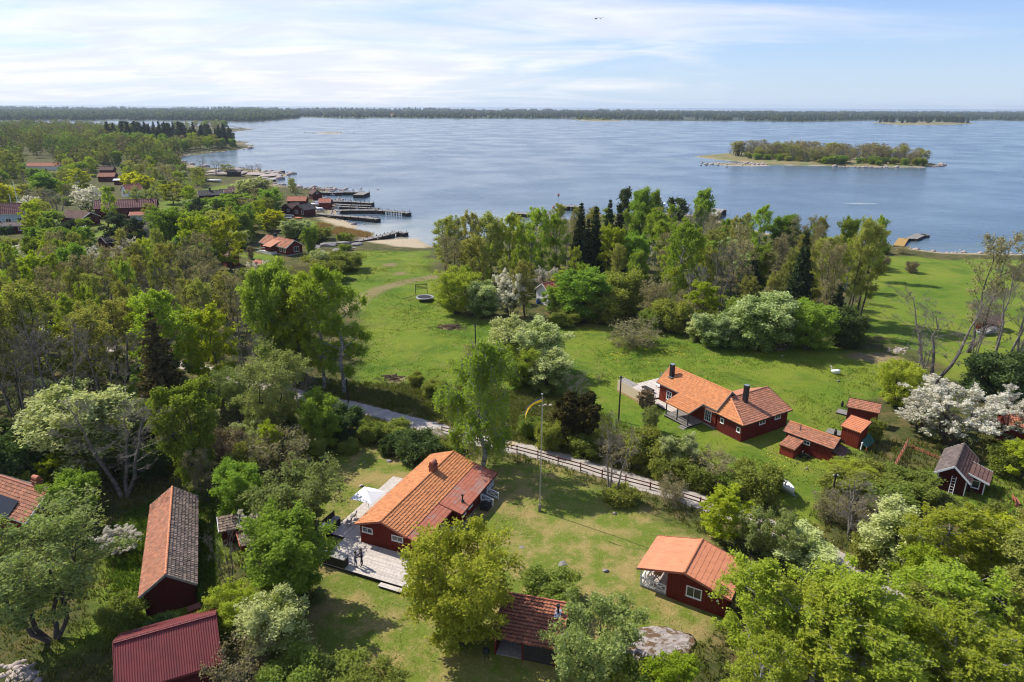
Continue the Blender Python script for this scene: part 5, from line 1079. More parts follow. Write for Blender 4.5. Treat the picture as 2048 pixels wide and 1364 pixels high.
village('boathouse', 'dark red boathouse with brown roof nearest the beach, left', 'boathouse', 572, 430, 65, 7, 5.4, 2.6, 4.2, 'darkred', 'roofbrown', 'dark', wins=(('0', -1.0, 1.8, 1.0, .9, 2),))
village('boathouse', 'dark red boathouse with grey shingle roof beside the lawn', 'boathouse', 596, 433, 62, 7, 6.4, 2.5, 4.4, 'darkred', 'slate', 'dark', wins=(('0', .9, 1.7, 1.4, .9, 2), ('0', -2.2, 1.6, .8, 1.2, 1)))
village('boathouse', 'boathouse with orange tiled roof behind the two dark ones', 'boathouse', 578, 416, 2, 8, 6, 3.2, 4.8, 'darkred', 'tilefar', 'dark')
village('boathouse', 'small red boathouse with chimney and gable window by jetties', 'boathouse', 636, 400, 125, 6, 5, 2.6, 4.4, 'darkred', 'roofbrown', 'dark', wins=(('0', 0, 3.2, .8, .8, 2),)).chimney(3, 0, .6, .5, 5.1)
village('boathouse', 'bright roofed red boathouse at the root of the jetties', 'boathouse', 640, 416, 0, 5.2, 5.2, 2.6, 4.0, 'red', 'tilered', 'white')
village('maroon_barn', 'large red barn with maroon roof in the village', 'barn', 195, 436, 18, 21, 7, 3.8, 6.4, 'darkred', 'maroon', 'dark')
village('barn_annex', 'pale blue annex with coral roof before the maroon barn', 'annex', 263, 443, 15, 8, 5, 2.5, 3.4, 'paleblue', 'tilefar', 'white')
village('low_barn', 'low red barn with brown tiled roof and wide gable', 'barn', 186, 450, 155, 13, 7, 2.6, 4.4, 'darkred', 'roofbrown', 'white')
wh = village('white_house', 'pale blue-white house with maroon roof at left edge', 'house', -22, 452, 20, 12, 7, 4.2, 7.4, 'paleblue', 'maroon', 'white', wins=(('b', 7, 2.0, 1.4, 1.4, 2), ('b', 10.3, 2.0, 1.2, 1.4, 2)))
village('red_cabin', 'long red cabin with pale brown roof at left edge', 'cabin', -12, 466, 8, 11.5, 5, 2.6, 3.4, 'darkred', 'roofgrey', 'white', wins=(('b', 9.6, 1.6, 1.5, 1.0, 3),)).pipe(3, -.5, 4.0, .12)
village('hut', 'dark hut with white gable boards among blossom', 'hut', 205, 498, 60, 5, 5, 2.0, 3.6, 'darkred', 'slate', 'white')
village('cottage', 'cottage with tan roof and white verge behind the pines', 'cottage', 288, 470, 14, 7, 6, 2.6, 4.4, 'concrete', 'roofgrey', 'white')
village('white_cottage', 'white cottage with orange roof amid yellow maples', 'cottage', 248, 394, 55, 8, 6, 2.8, 5.4, 'white', 'tilefar', 'white', wins=(('0', 0, 2.0, 1.6, 1.3, 2),))
village('cottage', 'tan roofed cottage behind the grey round tree', 'cottage', 270, 388, 10, 9, 5, 2.4, 3.8, 'white', 'roofgrey', 'white')
village('brown_house', 'upper house with brown roof behind the flagpoles', 'house', 203, 350, 8, 8, 6, 3, 4.8, 'darkred', 'roofbrown', 'dark'); village('brown_house', 'lower house with reddish roof behind the flagpoles', 'house', 200, 363, 8, 9, 6, 2.8, 4.6, 'darkred', 'tileold', 'dark')
village('white_shed', 'shed with flat white roof beside the yellow maples', 'shed', 230, 369, 12, 6, 5, 2.4, 3.0, 'darkred', 'white', 'white', style='plain')
village('long_house', 'long house with orange roof deep in the woods, left', 'house', 59, 340, 4, 21, 7, 2.6, 4.6, 'white', 'tilefar', 'white')
village('grey_cottage', 'cottage with grey shingle roof and white gable boards', 'cottage', 398, 401, 22, 10.5, 6, 2.6, 4.2, 'darkred', 'slate', 'white').chimney(5, 0, .9, .7, 5.2, 'dark', 'dark')
village('brown_cottage', 'brown roofed red cottage nearest the rocky point', 'cottage', 457, 392, 18, 8, 5.5, 2.6, 4.2, 'darkred', 'roofbrown', 'white', wins=(('b', 3, 1.6, 1.6, 1.2, 2),)); village('brown_cottage', 'low brown roofed annex left of the rocky point cottage', 'annex', 439, 394, 18, 6, 4.5, 2.2, 3.4, 'darkred', 'roofbrown', 'white')
village('far_house', 'tiny white house on the far shore', 'house', 779, 234, 10, 22, 14, 7, 12, 'white', 'tilefar', 'white', style='plain')
village('island_hut', 'tiny red hut on the wooded island', 'hut', 1744, 329, 20, 6, 5, 2.4, 4, 'darkred', 'roofbrown', 'dark', style='plain'); village('island_hut', 'tiny brown hut at the right end of the wooded island', 'hut', 1800, 331, 20, 7, 5, 2.4, 4, 'darkred', 'roofbrown', 'dark', style='plain')
village('rock_hut', 'dark fishing hut on the rocky point', 'hut', 455, 352, 12, 8, 5, 2.4, 3.6, 'darkwood', 'roofgrey', 'dark', style='plain')
# ------------------------------------------------------------------ jetties, boats, poles, fences, stones, people
def onw(x, y, z=0.): return at(x, y, WL + z)
def jetty(label, pts, w, cribs, posts=(), deckmat='greywood', dz=1.0, trestle=None):
    """pts: photograph pixels of the deck line; cribs: (t0,t1) stretches resting on dark timber boxes"""
    P_ = [onw(x, y, dz) for x, y in pts]; o0 = Vector(P_[0]); root = thing('jetty', label, 'jetty', tuple(o0), 0, 'jetties along the shore')
    P_ = [Vector(p) - o0 for p in P_]; seg = [(P_[i + 1] - P_[i]).length for i in range(len(P_) - 1)]; tot = sum(seg)
    def along(t):
        s_ = t * tot
        for i, l in enumerate(seg):
            if s_ <= l or i == len(seg) - 1: return P_[i] + (P_[i + 1] - P_[i]) * (s_ / l), (P_[i + 1] - P_[i]).normalized()
            s_ -= l
    for i in range(len(seg)):
        a, b = P_[i], P_[i + 1]; d = (b - a).normalized(); n = Vector((-d.y, d.x, 0)) * (w / 2)
        k = planks(root, tuple(a - n), tuple(a + n), tuple(b - n), max(3, int(seg[i] / .45)), .07, .03, deckmat, 'deck_boards')
        for sg in (-1, 1): MB().beam(a + n * sg * .96 + Vector((0, 0, -.1)), b + n * sg * .96 + Vector((0, 0, -.1)), .14, .18).build('stringer', MAT['darkwood'], root)
    for t0, t1 in cribs:
        m = MB(); nseg = max(1, int((t1 - t0) * 6))
        for i in range(nseg):
            a, d = along(t0 + (t1 - t0) * i / nseg); b, _ = along(t0 + (t1 - t0) * (i + 1) / nseg); n = Vector((-d.y, d.x, 0)) * (w / 2 * .97)
            for z0 in np.arange(-dz - .4, -.2, .28): m.hexa([a - n + Vector((0, 0, z0)), b - n + Vector((0, 0, z0)), b + n + Vector((0, 0, z0)), a + n + Vector((0, 0, z0))], [v + Vector((0, 0, z0 + .24)) for v in (a - n, b - n, b + n, a + n)])
        m.build('timber_crib', MAT['darkwood'], root)
    if trestle:
        for t in np.linspace(*trestle):
            a, d = along(t); n = Vector((-d.y, d.x, 0)) * (w / 2 * .9)
            for sg in (-1, 1): MB().tube([a + n * sg + Vector((0, 0, -dz - .6)), a + n * sg + Vector((0, 0, .35))], .11, 6).build('pile', MAT['darkwood'], root)
    for t, h in posts:
        a, d = along(t); n = Vector((-d.y, d.x, 0)) * (w / 2)
        for sg in (-1, 1): MB().tube([a + n * sg + Vector((0, 0, -dz)), a + n * sg + Vector((0, 0, h))], .1, 6).build('mooring_post', MAT['darkwood'], root)
    return root
pp = lambda n, h=.6: [(t, h) for t in np.linspace(.08, .97, n)]
jetty('sand level jetty crossing the beach, white gaps under its deck', [(713, 482), (757, 473), (795, 464), (812, 466)], 2.6, ((0, .34), (.48, .72), (.86, 1)), pp(6), dz=1.2, trestle=(.36, .84, 7)).name = 'jetty'
jetty('dark crib jetty with boat moored at its end', [(634, 427), (676, 431), (720, 434), (756, 438)], 3.0, ((.3, .48), (.54, 1)), pp(8, .5), dz=1.3)
jetty('longest jetty on trestles with tall end post', [(672, 421), (700, 420), (755, 420), (818, 426)], 3.2, ((.05, .62), (.93, 1)), pp(9, .9), dz=1.3, trestle=(.62, .95, 9))
jetty('narrow jetty just behind the longest one', [(662, 412), (700, 414), (757, 417)], 2.0, ((.2, .5), (.62, 1)), pp(6), dz=1.0)
jetty('short middle jetty behind the narrow one', [(668, 408), (700, 410), (742, 411)], 2.2, ((.25, .55), (.7, 1)), pp(5), dz=1.0)
jetty('dark long jetty beside the bright boathouse', [(662, 402), (700, 403), (745, 406)], 3.0, ((.0, .6), (.66, .8), (.86, 1)), pp(9, .8), dz=1.5)
jetty('farthest jetty with bent end and blue boat', [(635, 384), (665, 385), (690, 384), (728, 384)], 3.4, ((0, .3), (.36, .52), (.6, .95)), pp(6), dz=1.4); jetty('short crib block at the end of the farthest jetty', [(716, 390), (730, 384)], 5.0, ((0, 1),), ((.9, .8),), dz=1.5)
jetty('flat jetty on the tip of the rocky point', [(530, 346), (563, 341)], 5.0, ((.3, 1),), ((.95, .8),), 'concrete', 1.2)
jetty('short pale jetty below the rocky point', [(520, 362), (549, 359)], 3.0, ((.3, 1),), (), 'greywood', 1.0)
jetty('lone crib jetty left of the dark spruces', [(1117, 411), (1162, 413)], 5.0, ((0, .5), (.62, 1)), pp(3), dz=1.7)
jetty('low jetty glimpsed behind the birches', [(1030, 426), (1066, 428)], 4.0, ((0, 1),), pp(3), dz=1.2)
jetty('jetty with concrete end behind the leafless oak', [(1418, 432), (1432, 420), (1440, 418)], 6.0, ((.3, 1),), ((.9, .8),), 'concrete', 1.8)
zz = thing('zigzag_jetty', 'crooked jetty of loose plank sections, first section orange', 'jetty', tuple(onw(1797, 492)), 0)
o0 = Vector(onw(1797, 492)); zp = [(1797, 492), (1807, 477), (1823, 477), (1843, 468), (1854, 471)]
for i in range(4):
    a, b = (Vector(onw(*zp[k], .75)) - o0 for k in (i, i + 1)); d = (b - a).normalized(); n = Vector((-d.y, d.x, 0)) * (1.5, .9, 1.7, 1.1)[i]
    planks(zz, tuple(a - n), tuple(a + n), tuple(b - n), max(4, int((b - a).length / .4)), .09, .03, 'rust' if i == 0 else 'greywood', 'deck_section', False)
    MB().hexa([a - n * .95 + Vector((0, 0, -1.2)), b - n * .95 + Vector((0, 0, -1.2)), b + n * .95 + Vector((0, 0, -1.2)), a + n * .95 + Vector((0, 0, -1.2))], [v + Vector((0, 0, -.02)) for v in (a - n * .95, b - n * .95, b + n * .95, a + n * .95)]).build('timber_crib', MAT['darkwood'], zz) if i != 1 else None
def hull(L, W, Hh_, name, mat, parent, inner=None):
    st_ = np.linspace(0, 1, 9); V, Fs = [], []; n = 7
    for s_ in st_:
        wd = W / 2 * min(1, 1.25 * (1 - s_ ** 3.2)) * (.88 + .12 * min(1, s_ * 4)); sh = Hh_ * (1 + .28 * s_ ** 2); kl = .0 + .25 * Hh_ * max(0, s_ - .6) ** 1.5
        for k in range(n):
            a = -1 + 2 * k / (n - 1); V.append((s_ * L - L / 2, wd * a * (1 if abs(a) == 1 else .96), kl + (sh - kl) * abs(a) ** 1.7))
    for i in range(8):
        for k in range(n - 1): q = i * n + k; Fs.append((q, q + n, q + n + 1, q + 1))
    Fs.append(tuple(range(n)))
    h = MB().add(V, Fs).build(name, MAT[mat], parent, smooth=True); sm = h.modifiers.new('thick', 'SOLIDIFY'); sm.thickness = .06
    if inner: V2 = [(V[i * n + k][0], V[i * n + k][1] * .93, Hh_ * .55 + .1 * Hh_ * st_[i]) for i in range(9) for k in (0, n - 1)]; MB().add(V2, [(2 * i, 2 * i + 2, 2 * i + 3, 2 * i + 1) for i in range(8)]).build('boat_floor', MAT[inner], parent)
    return h
def boat(label, p, rz, L=5.2, W=1.9, H_=.75, mat='boat', inner='boatgrey', cabin=None, cover=None, motor=True, rollz=0.):
    b = thing('boat', label, 'boat', tuple(p), rz); b.rotation_euler = (rollz, 0, rz)
    hull(L, W, H_, 'hull', mat, b, inner)
    if cabin: m = MB(); m.hexa([(-.2, -W * .3, H_), (L * .25, -W * .24, H_ * 1.1), (L * .25, W * .24, H_ * 1.1), (-.2, W * .3, H_)], [(-.1, -W * .27, H_ + cabin), (L * .12, -W * .2, H_ + cabin), (L * .12, W * .2, H_ + cabin), (-.1, W * .27, H_ + cabin)]); m.build('cabin', MAT['boat'], b); MB().hexa([(L * .12, -W * .2, H_ + cabin - .4), (L * .22, -W * .22, H_ + .3), (L * .22, W * .22, H_ + .3), (L * .12, W * .2, H_ + cabin - .4)], [(L * .13, -W * .2, H_ + cabin - .36), (L * .235, -W * .22, H_ + .32), (L * .235, W * .22, H_ + .32), (L * .13, W * .2, H_ + cabin - .36)]).build('windscreen', MAT['glass'], b)
    if cover: V = [(x * L / 2, y * W / 2 * (.95 if abs(x) < .9 else .4), H_ * 1.05 + .5 * (1 - abs(y)) * (1 - .4 * abs(x))) for x in (-.95, -.3, .4, .92) for y in (-1, -.5, 0, .5, 1)]; MB().add(V, [(i * 5 + k, i * 5 + k + 5, i * 5 + k + 6, i * 5 + k + 1) for i in range(3) for k in range(4)]).build('boat_cover', MAT[cover], b, smooth=True)
    if motor: m = MB(); m.box((-L / 2 - .35, -.15, H_ * .7), (-L / 2 - .02, .15, H_ * 1.35)); m.box((-L / 2 - .25, -.06, -.2), (-L / 2 - .12, .06, H_ * .7)); m.build('outboard_motor', MAT['dark'], b)
    for s_ in (-.15, .2): MB().box((L * s_, -W * .42, H_ * .75), (L * s_ + .3, W * .42, H_ * .8)).build('thwart', MAT['boatgrey'], b) if not cover and not cabin else None
    return b
bt = on(1557, 979); b_ = boat('white open boat on a trailer beside the green shrub', (bt[0], bt[1], .42), R_(-62), 3.9, 1.5, .62)
tr = thing('boat_trailer', 'low trailer carrying the white open boat', 'trailer', (bt[0], bt[1], 0), R_(-62)); m = MB(); m.beam((-1.6, -.4, .38), (2.4, 0, .38), .07); m.beam((-1.6, .4, .38), (2.4, 0, .38), .07); m.beam((-.5, -.85, .3), (-.5, .85, .3), .08); m.build('frame', MAT['steel'], tr)
for y in (-.85, .85): m = MB(); m.tube([(-.5, y - .08, .27), (-.5, y + .08, .27)], .27, 12); m.build('wheel', MAT['dark'], tr)
boat('white cabin cruiser ashore left of the bright boathouse', on(632, 413), R_(-8), 7.5, 2.6, 1.2, cabin=1.1); boat('boat with dark blue cover moored at the crib jetty', onw(744, 437, .5), R_(-10), 6, 2.3, .8, cover='tarp')
boat('pale blue motorboat at the farthest jetty', onw(697, 388.5), R_(-4), 9, 3, 1.1, 'paleblue', cabin=1.0); boat('small white dinghy inside the farthest jetty', onw(663, 391), R_(150), 4.5, 1.7, .6)
boat('white boat drawn up on land at the village bay', on(429, 364), R_(-20), 10, 3, 1.1, cover=None); boat('white motorboat moored beside the short pale jetty', onw(540, 361), R_(6), 8, 2.6, .9); boat('long upturned white canoe by the dark boathouses', on(576, 432), R_(-25), 6.0, 1.0, .5, motor=False)
boat('white dinghy on the grass before the dark boathouses', on(575, 437), R_(-20), 4.0, 1.5, .5, motor=False); boat('orange kayak on the grass before the dark boathouses', on(596, 437), R_(-30), 4.2, .9, .4, 'orangeplastic', 'orangeplastic', motor=False)
boat('white overturned boat on shore stones near the longest jetty', on(632, 421), R_(0), 6, 2.2, .9, motor=False, cover='boat'); boat('white work boat with mast behind the shore poplars', onw(1317, 411), R_(95), 11, 4, 1.6, cabin=2.2)
m = MB(); m.tube([(0, 0, 2.5), (0, 0, 6.5)], .1, 6); m.beam((-.8, 0, 5.2), (.8, 0, 5.2), .1); m.build('mast', MAT['dark'], bpy.data.objects[[o.name for o in bpy.data.objects if o.name.startswith('boat') and o.get('label', '').startswith('white work boat')][0]])
hull(4.2, 1.7, .7, 'hull', 'boatgrey', bo); V = [(x * 2.1, y * .85, .75 + .6 * (1 - abs(y)) + .15 * math.sin(5 * x + 3 * y)) for x in (-.95, -.3, .4, .92) for y in (-1, -.5, 0, .5, 1)]; MB().add(V, [(i * 5 + k, i * 5 + k + 5, i * 5 + k + 6, i * 5 + k + 1) for i in range(3) for k in range(4)]).build('boat_cover', MAT['concrete'], bo)
for i, (x, y, lb) in enumerate(((1117, 391, 'small red buoy farthest out off the lone crib jetty'), (1107, 416, 'small red buoy left of the lone crib jetty'), (1117, 421, 'small red buoy in front of the lone crib jetty'))):
    b = thing('mooring_buoy', lb, 'buoy', tuple(onw(x, y)), 0, 'buoys off the jetty'); m = MB(); m.tube([(0, 0, -.2), (0, 0, .1), (0, 0, .5), (0, 0, .8), (0, 0, .9)], [.2, .5, .55, .3, .06], 10); m.build('float', MAT['buoy'], b); m = MB(); m.tube([(0, 0, .9), (0, 0, 1.3)], .05, 5); m.build('ring_post', MAT['dark'], b)
# poles and wires
def pole(label, bx, by, ty, mat='darkwood', r_=.12, lamp=False):
    p = on(bx, by); h = height_of(p, ty); t = thing('utility_pole', label, 'pole', tuple(p), 0, 'utility poles'); m = MB(); m.tube([(0, 0, -.2), (0, 0, h)], [r_, r_ * .72], 9); m.build('pole_shaft', MAT[mat], t)
    MB().beam((-.25, 0, h - .3), (.25, 0, h - .3), .07, .09).build('bracket', MAT[mat], t)
    for x in (-.22, .22): m = MB(); m.tube([(x, 0, h - .26), (x, 0, h - .12)], [.04, .05], 6); m.build('insulator', MAT['white'], t)
    return np.array([p[0], p[1], p[2] + h - .15])
w1 = pole('wooden pole on the meadow above the flowering bushes', 951, 700, 649); w2 = pole('wooden pole in the road bend before the birch clump', 697, 806, 757); w3 = pole('dark pole beside the bamboo screen', 1237, 842, 751); w4 = pole('leaning dark pole among bushes by the leafless fruit tree', 1662, 1004, 945); w5 = pole('pole standing before the half hidden white cottage', 1150, 622, 570)
def wire(label, a, b, sag):
    m = MB(); m.tube([tuple(a + (b - a) * t - np.array([0, 0, sag * 4 * t * (1 - t)])) for t in np.linspace(0, 1, 15)], .011, 4); o = m.build('power_line', MAT['dark']); tag(o, label, 'wire', 'overhead wires')
wire('overhead wire from bamboo screen pole to leaning pole', w3, w4, 1.3); wire('overhead wire from meadow pole to bamboo screen pole', w1, w3, 1.2); wire('overhead wire from meadow pole to white cottage pole', w1, w5, 1.0); wire('overhead wire from road bend pole to meadow pole', w2, w1, 1.0)
fp = on(1079, 1021.5); fh = height_of(fp, 790)
fl = thing('flagpole', 'tall white flagpole on the lawn with yellow blue pennant', 'flagpole', tuple(fp)); m = MB(); m.tube([(0, 0, 0), (0, 0, .9), (.0, 0, .92), (.05, 0, fh)], [.06, .055, .048, .03], 10); m.build('pole', MAT['steel'], fl); MB().box((-.14, -.14, 0), (.14, .14, .75)).build('pole_foot', MAT['greywood'], fl); m = MB(); m.tube([(.05, 0, fh), (.05, 0, fh + .06), (.05, 0, fh + .14), (.05, 0, fh + .18)], [.03, .09, .09, .02], 8); m.build('knob', MAT['steel'], fl); m = MB(); m.tube([(.09, 0, 1.2), (.11, 0, fh - .3)], .012, 4); m.build('halyard', MAT['white'], fl)
def pennant(parent, pts, w0, mats):
    """tapering streamer along pts (local)"""
    pts = [Vector(p) for p in pts]; n = len(pts); V = []
    for i, p in enumerate(pts):
        w = w0 * (1 - .82 * i / (n - 1)); d = (pts[min(i + 1, n - 1)] - pts[max(i - 1, 0)]).normalized(); s_ = Vector((0, .35, 1)); s_ = (s_ - d * s_.dot(d)).normalized() * (w / 2)
        V += [p - s_, p + s_ * .45, p + s_]
    m = MB(); m.add(V, [(3 * i, 3 * i + 3, 3 * i + 4, 3 * i + 1) for i in range(n - 1)], 0); k = len(m.f); m.f += [(3 * i + 1, 3 * i + 4, 3 * i + 5, 3 * i + 2) for i in range(n - 1)]; m.m += [1] * (n - 1)
    o = m.build('pennant', mats, parent); sm = o.modifiers.new('thick', 'SOLIDIFY'); sm.thickness = .012
mpx = px2m(fp + np.array([0, 0, 10])); q = lambda x, y: (.05 + (x - 1082) * mpx, -.2 - .006 * (1082 - x), fh - .15 - (y - 792) * mpx * 1.06)
pennant(fl, [q(*k) for k in ((1081, 797), (1072, 800), (1065, 803), (1058, 808), (1053, 815), (1050, 824), (1049, 833), (1050, 841), (1054, 846))], .38, [MAT['flagy'], MAT['flagb']])
for bx, by, ty, lb, fg in ((42, 434, 364, 'taller white flagpole beside the pale house at left', 0), (30, 440, 390, 'shorter white flagpole before the pale house at left', 0), (158, 373, 348, 'white flagpole left of the far yellow pennant', 0), (184, 366, 352, 'far flagpole flying a yellow pennant', 1)):
    p = on(bx, by); h = height_of(p, ty); f_ = thing('flagpole', lb, 'flagpole', tuple(p)); m = MB(); m.tube([(0, 0, 0), (0, 0, h)], [.16, .10], 7); m.build('pole', MAT['white'], f_); m = MB(); m.tube([(0, 0, h), (0, 0, h + .2), (0, 0, h + .35)], [.08, .2, .05], 7); m.build('knob', MAT['steel'], f_)
    if fg: pennant(f_, [(0, -.1, h - .5), (-1.2, -.1, h - .3), (-2.0, -.1, h - 1.2), (-2.2, -.1, h - 2.6)], 1.2, [MAT['flagy'], MAT['flagy']])
# roadside rail fence
fpx = [(884, 866), (917, 874), (955, 885), (994, 896), (1034, 905), (1075.7, 916), (1116, 928), (1161, 940), (1204, 954.6), (1251, 967), (1300, 980), (1350, 995), (1400, 1011), (1452, 1030), (1505, 1052), (1560, 1078), (1620, 1108)]
fo = on(*fpx[0]); rf = thing('rail_fence', 'dark red two rail fence along the near side of road', 'fence', tuple(fo)); tops = []
for x, y in fpx:
    p = on(x, y) - fo; MB().box((p[0] - .06, p[1] - .06, p[2] - .1), (p[0] + .06, p[1] + .06, p[2] + 1.0)).build('post', MAT['fencered'], rf); tops.append(p)
for a, b in zip(tops[:-1], tops[1:]):
    for z in (.45, .88): MB().beam(a + np.array([0, -.08, z]), b + np.array([0, -.08, z]), .04, .12).build('rail', MAT['fencered'], rf)
g0 = on(1785, 945); gf = thing('garden_lattice', 'red lattice fence around the vegetable garden', 'fence', tuple(g0)); gp = [on(1785, 945) - g0, on(1813, 893) - g0, on(1880, 920) - g0]
for (a, b, h) in ((gp[0], gp[1], 1.15), (gp[1], gp[2], .5)):
    a, b = Vector(a), Vector(b); n_ = 6
    for i in range(n_ + 1): c = a + (b - a) * i / n_; MB().beam(c, c + Vector((0, 0, h)), .08).build('post', MAT['tilered'], gf)
    for z in np.arange(.15, h, .22): MB().beam(a + Vector((0, 0, z)), b + Vector((0, 0, z)), .04, .06).build('slat', MAT['tilered'], gf)
# stones
def rock_mesh(seed, flat=.6):
    import bmesh
    bm = bmesh.new(); bmesh.ops.create_icosphere(bm, subdivisions=3, radius=1); rng = np.random.default_rng(seed); ph = rng.uniform(0, 6.28, (5, 3)); k = rng.normal(0, 1.6, (5, 3))
    cut = [(unit(rng.normal(size=3)), rng.uniform(.42, .82)) for _ in range(11)]
    for v in bm.verts:
        c = np.array(v.co)
        for n_, d_ in cut:
            e = c @ n_ - d_
            if e > 0: c = c - n_ * e * .85
        c = c * (1 + .08 * sum(math.sin(k[i] @ c + ph[i, 0]) for i in range(5)) / 2 + .035 * math.sin(7 * c[0] + ph[0, 1]) * math.sin(8 * c[1] + ph[1, 1]) + .02 * math.sin(17 * c[0] + 11 * c[2]) * math.sin(15 * c[1])); c[2] *= flat; v.co = c
    m = bpy.data.meshes.new('stone'); bm.to_mesh(m); bm.free(); m.polygons.foreach_set('use_smooth', [True] * len(m.polygons)); return m
ROCKS = [rock_mesh(i, f) for i, f in enumerate((.6, .5, .7, .45))]
for m_ in ROCKS: m_.materials.append(MAT['rock'])
ROCKP = [rock_mesh(i + 20, f) for i, f in enumerate((.55, .5, .65))]
for m_ in ROCKP: m_.materials.append(MAT['beachrock'])
def stone(label, bx, by, wpx, var=0, rz=0., mesh=None, sink=.25, flat=1., name='boulder', group=None, sy=.8):
    p = on(bx, by); s_ = wpx * px2m(p) / 2; o = link(name, (mesh or ROCKS)[var % len(mesh or ROCKS)], None, None, (p[0], p[1], p[2] + s_ * .2 * flat)); o.scale = (s_, s_ * sy, s_ * flat); o.rotation_euler = (0, 0, rz); return tag(o, label, 'rock', group)
stone('grey boulder on lawn nearest the guest cabin', 1212, 1144, 18, 0, .4); stone('low mossy stone on lawn left of the grey boulder', 1127, 1130, 24, 1, 1.2, flat=.6); stone('small flat stone on lawn by the sallow', 1044, 1095, 12, 3, .2, flat=.6); stone('white well stone on lawn right of flagpole', 1228, 1028, 13, 2, 0, ROCKP); stone('round pale stone on lawn left of the parasol', 723, 972, 13, 3, .5, ROCKP, flat=.7); stone('grey boulder before the evergreen shrubs', 778, 924, 13, 2, .1); stone('small dark stone left of the boulder by evergreen shrubs', 728, 926, 8, 1)
stone('flat stone in the lawn grass below low mossy stone', 1045, 1136, 7, 1); stone('pale stone on the grass left of the road fence birch', 939, 910, 7, 0, 0, ROCKP); stone('pale stone on the meadow right of wood pile', 1564, 712, 8, 1, 0, ROCKP); stone('dark stone on meadow below the white swan planter', 1677, 763, 9, 0); stone('pale stone on grass strip right of the trailer boat', 1630, 986, 8, 0, 0, ROCKP); stone('pale stone at the shed corner shrubs', 1613, 937, 8, 2, 0, ROCKP); stone('bare stone on the verge above trailer boat', 1494, 940, 10, 1, 0, ROCKP)
for i, (x, y, w_) in enumerate(((1090, 813, 15), (1102, 812, 14), (1114, 817, 16), (1124, 819, 10), (1079, 812, 8))): stone('pale stone in the wall stub behind the flagpole pennant, %s from left' % ('second', 'third', 'fourth', 'rightmost', 'leftmost')[i], x, y, w_, i, i, ROCKP, name='wall_stone', group='stones of the wall stub')
br = stone('large pale lichen covered bedrock dome at bottom', 1318, 1302, 190, 1, .2, sink=.3, flat=.09, name='bedrock', sy=.7); br.data = br.data.copy(); br.data.materials.clear(); br.data.materials.append(MAT['rockpink'])
for i, (x, y, w_) in enumerate(((690, 490, 42), (660, 492, 38), (715, 490, 28), (632, 494, 30), (673, 502, 28), (640, 505, 24))): stone('grey bare outcrop by the beach jetty, %s' % ('largest in the middle', 'middle left piece', 'rightmost piece', 'leftmost piece', 'front middle piece', 'front left piece')[i], x, y, w_, i, i * .7, flat=.5, name='rock_outcrop', group='outcrop by the beach')
for i, (x, y, w_, lb) in enumerate(((703, 486, 22, 'upper right grey outcrop piece by the beach jetty'), (676, 487, 22, 'upper middle grey outcrop piece by the beach jetty'), (648, 489, 20, 'upper left grey outcrop piece by the beach jetty'), (704, 496, 18, 'lower right grey outcrop piece by the beach jetty'), (90, 468, 70, 'grey rock hump below the red cabin'), (120, 486, 60, 'grey rock hump behind white bushes'))): stone(lb, x, y, w_, i, i, flat=.45, name='rock_outcrop')
for i, (x, y, w_) in enumerate(((440, 350, 60), (480, 348, 60), (430, 344, 46), (510, 350, 50), (535, 352, 50), (550, 350, 40), (470, 340, 44), (520, 358, 46))): stone('pale granite slab on the rocky point, %s from left' % ('second', 'fourth', 'first', 'fifth', 'seventh', 'eighth', 'third', 'sixth')[i], x, y, w_, i, i, ROCKP, flat=.28, name='granite_slab', group='slabs of the rocky point')
def stone_stuff(name, label, pts, mesh, seed):
    rng = np.random.default_rng(seed); src = mesh[0]; V0 = np.array([v.co for v in src.vertices]); 
    import bmesh
    bm = bmesh.new(); bmesh.ops.create_icosphere(bm, subdivisions=1, radius=1); V0 = np.array([v.co for v in bm.verts]); F0 = np.array([[v.index for v in f.verts] for f in bm.faces]); bm.free()
    vs, fs, k = [], [], 0
    for (x, y, z, s_) in pts:
        v = V0 * rng.uniform(.75, 1.2, V0.shape) * np.array([s_, s_ * rng.uniform(.6, 1), s_ * rng.uniform(.4, .7)]); a = rng.uniform(0, 6.28); c, s2 = math.cos(a), math.sin(a); v = v @ np.array([[c, s2, 0], [-s2, c, 0], [0, 0, 1]]); vs.append(v + (x, y, z)); fs.append(F0 + k); k += len(v)
    tag(link(name, mesh_np(name, np.concatenate(vs), np.concatenate(fs)), MAT['beachrock']), label, 'stones', kind='stuff')
_rng = np.random.default_rng(31); pts = []
for a, b in zip(SHORE[:len(SHORE_PX) - 1], SHORE[1:len(SHORE_PX)]):
    l = math.hypot(b[0] - a[0], b[1] - a[1]); far = a[1] > 330
    for _ in range(int(l / (2.2 if far else .9))):
        t = _rng.random(); x, y = a[0] + (b[0] - a[0]) * t + _rng.normal(0, 1.6), a[1] + (b[1] - a[1]) * t + _rng.normal(0, 1.6)
        if 690 < proj((x, y, WL))[0] < 865 and a[1] < 260: continue
        pts.append((x, y, max(gzp(x, y), WL - .1), _rng.lognormal(-.9, .55) * (2.2 if far else 1)))
stone_stuff('shore_stones', 'pale stones strewn along the waterline', pts, ROCKS, 2)
pts = []
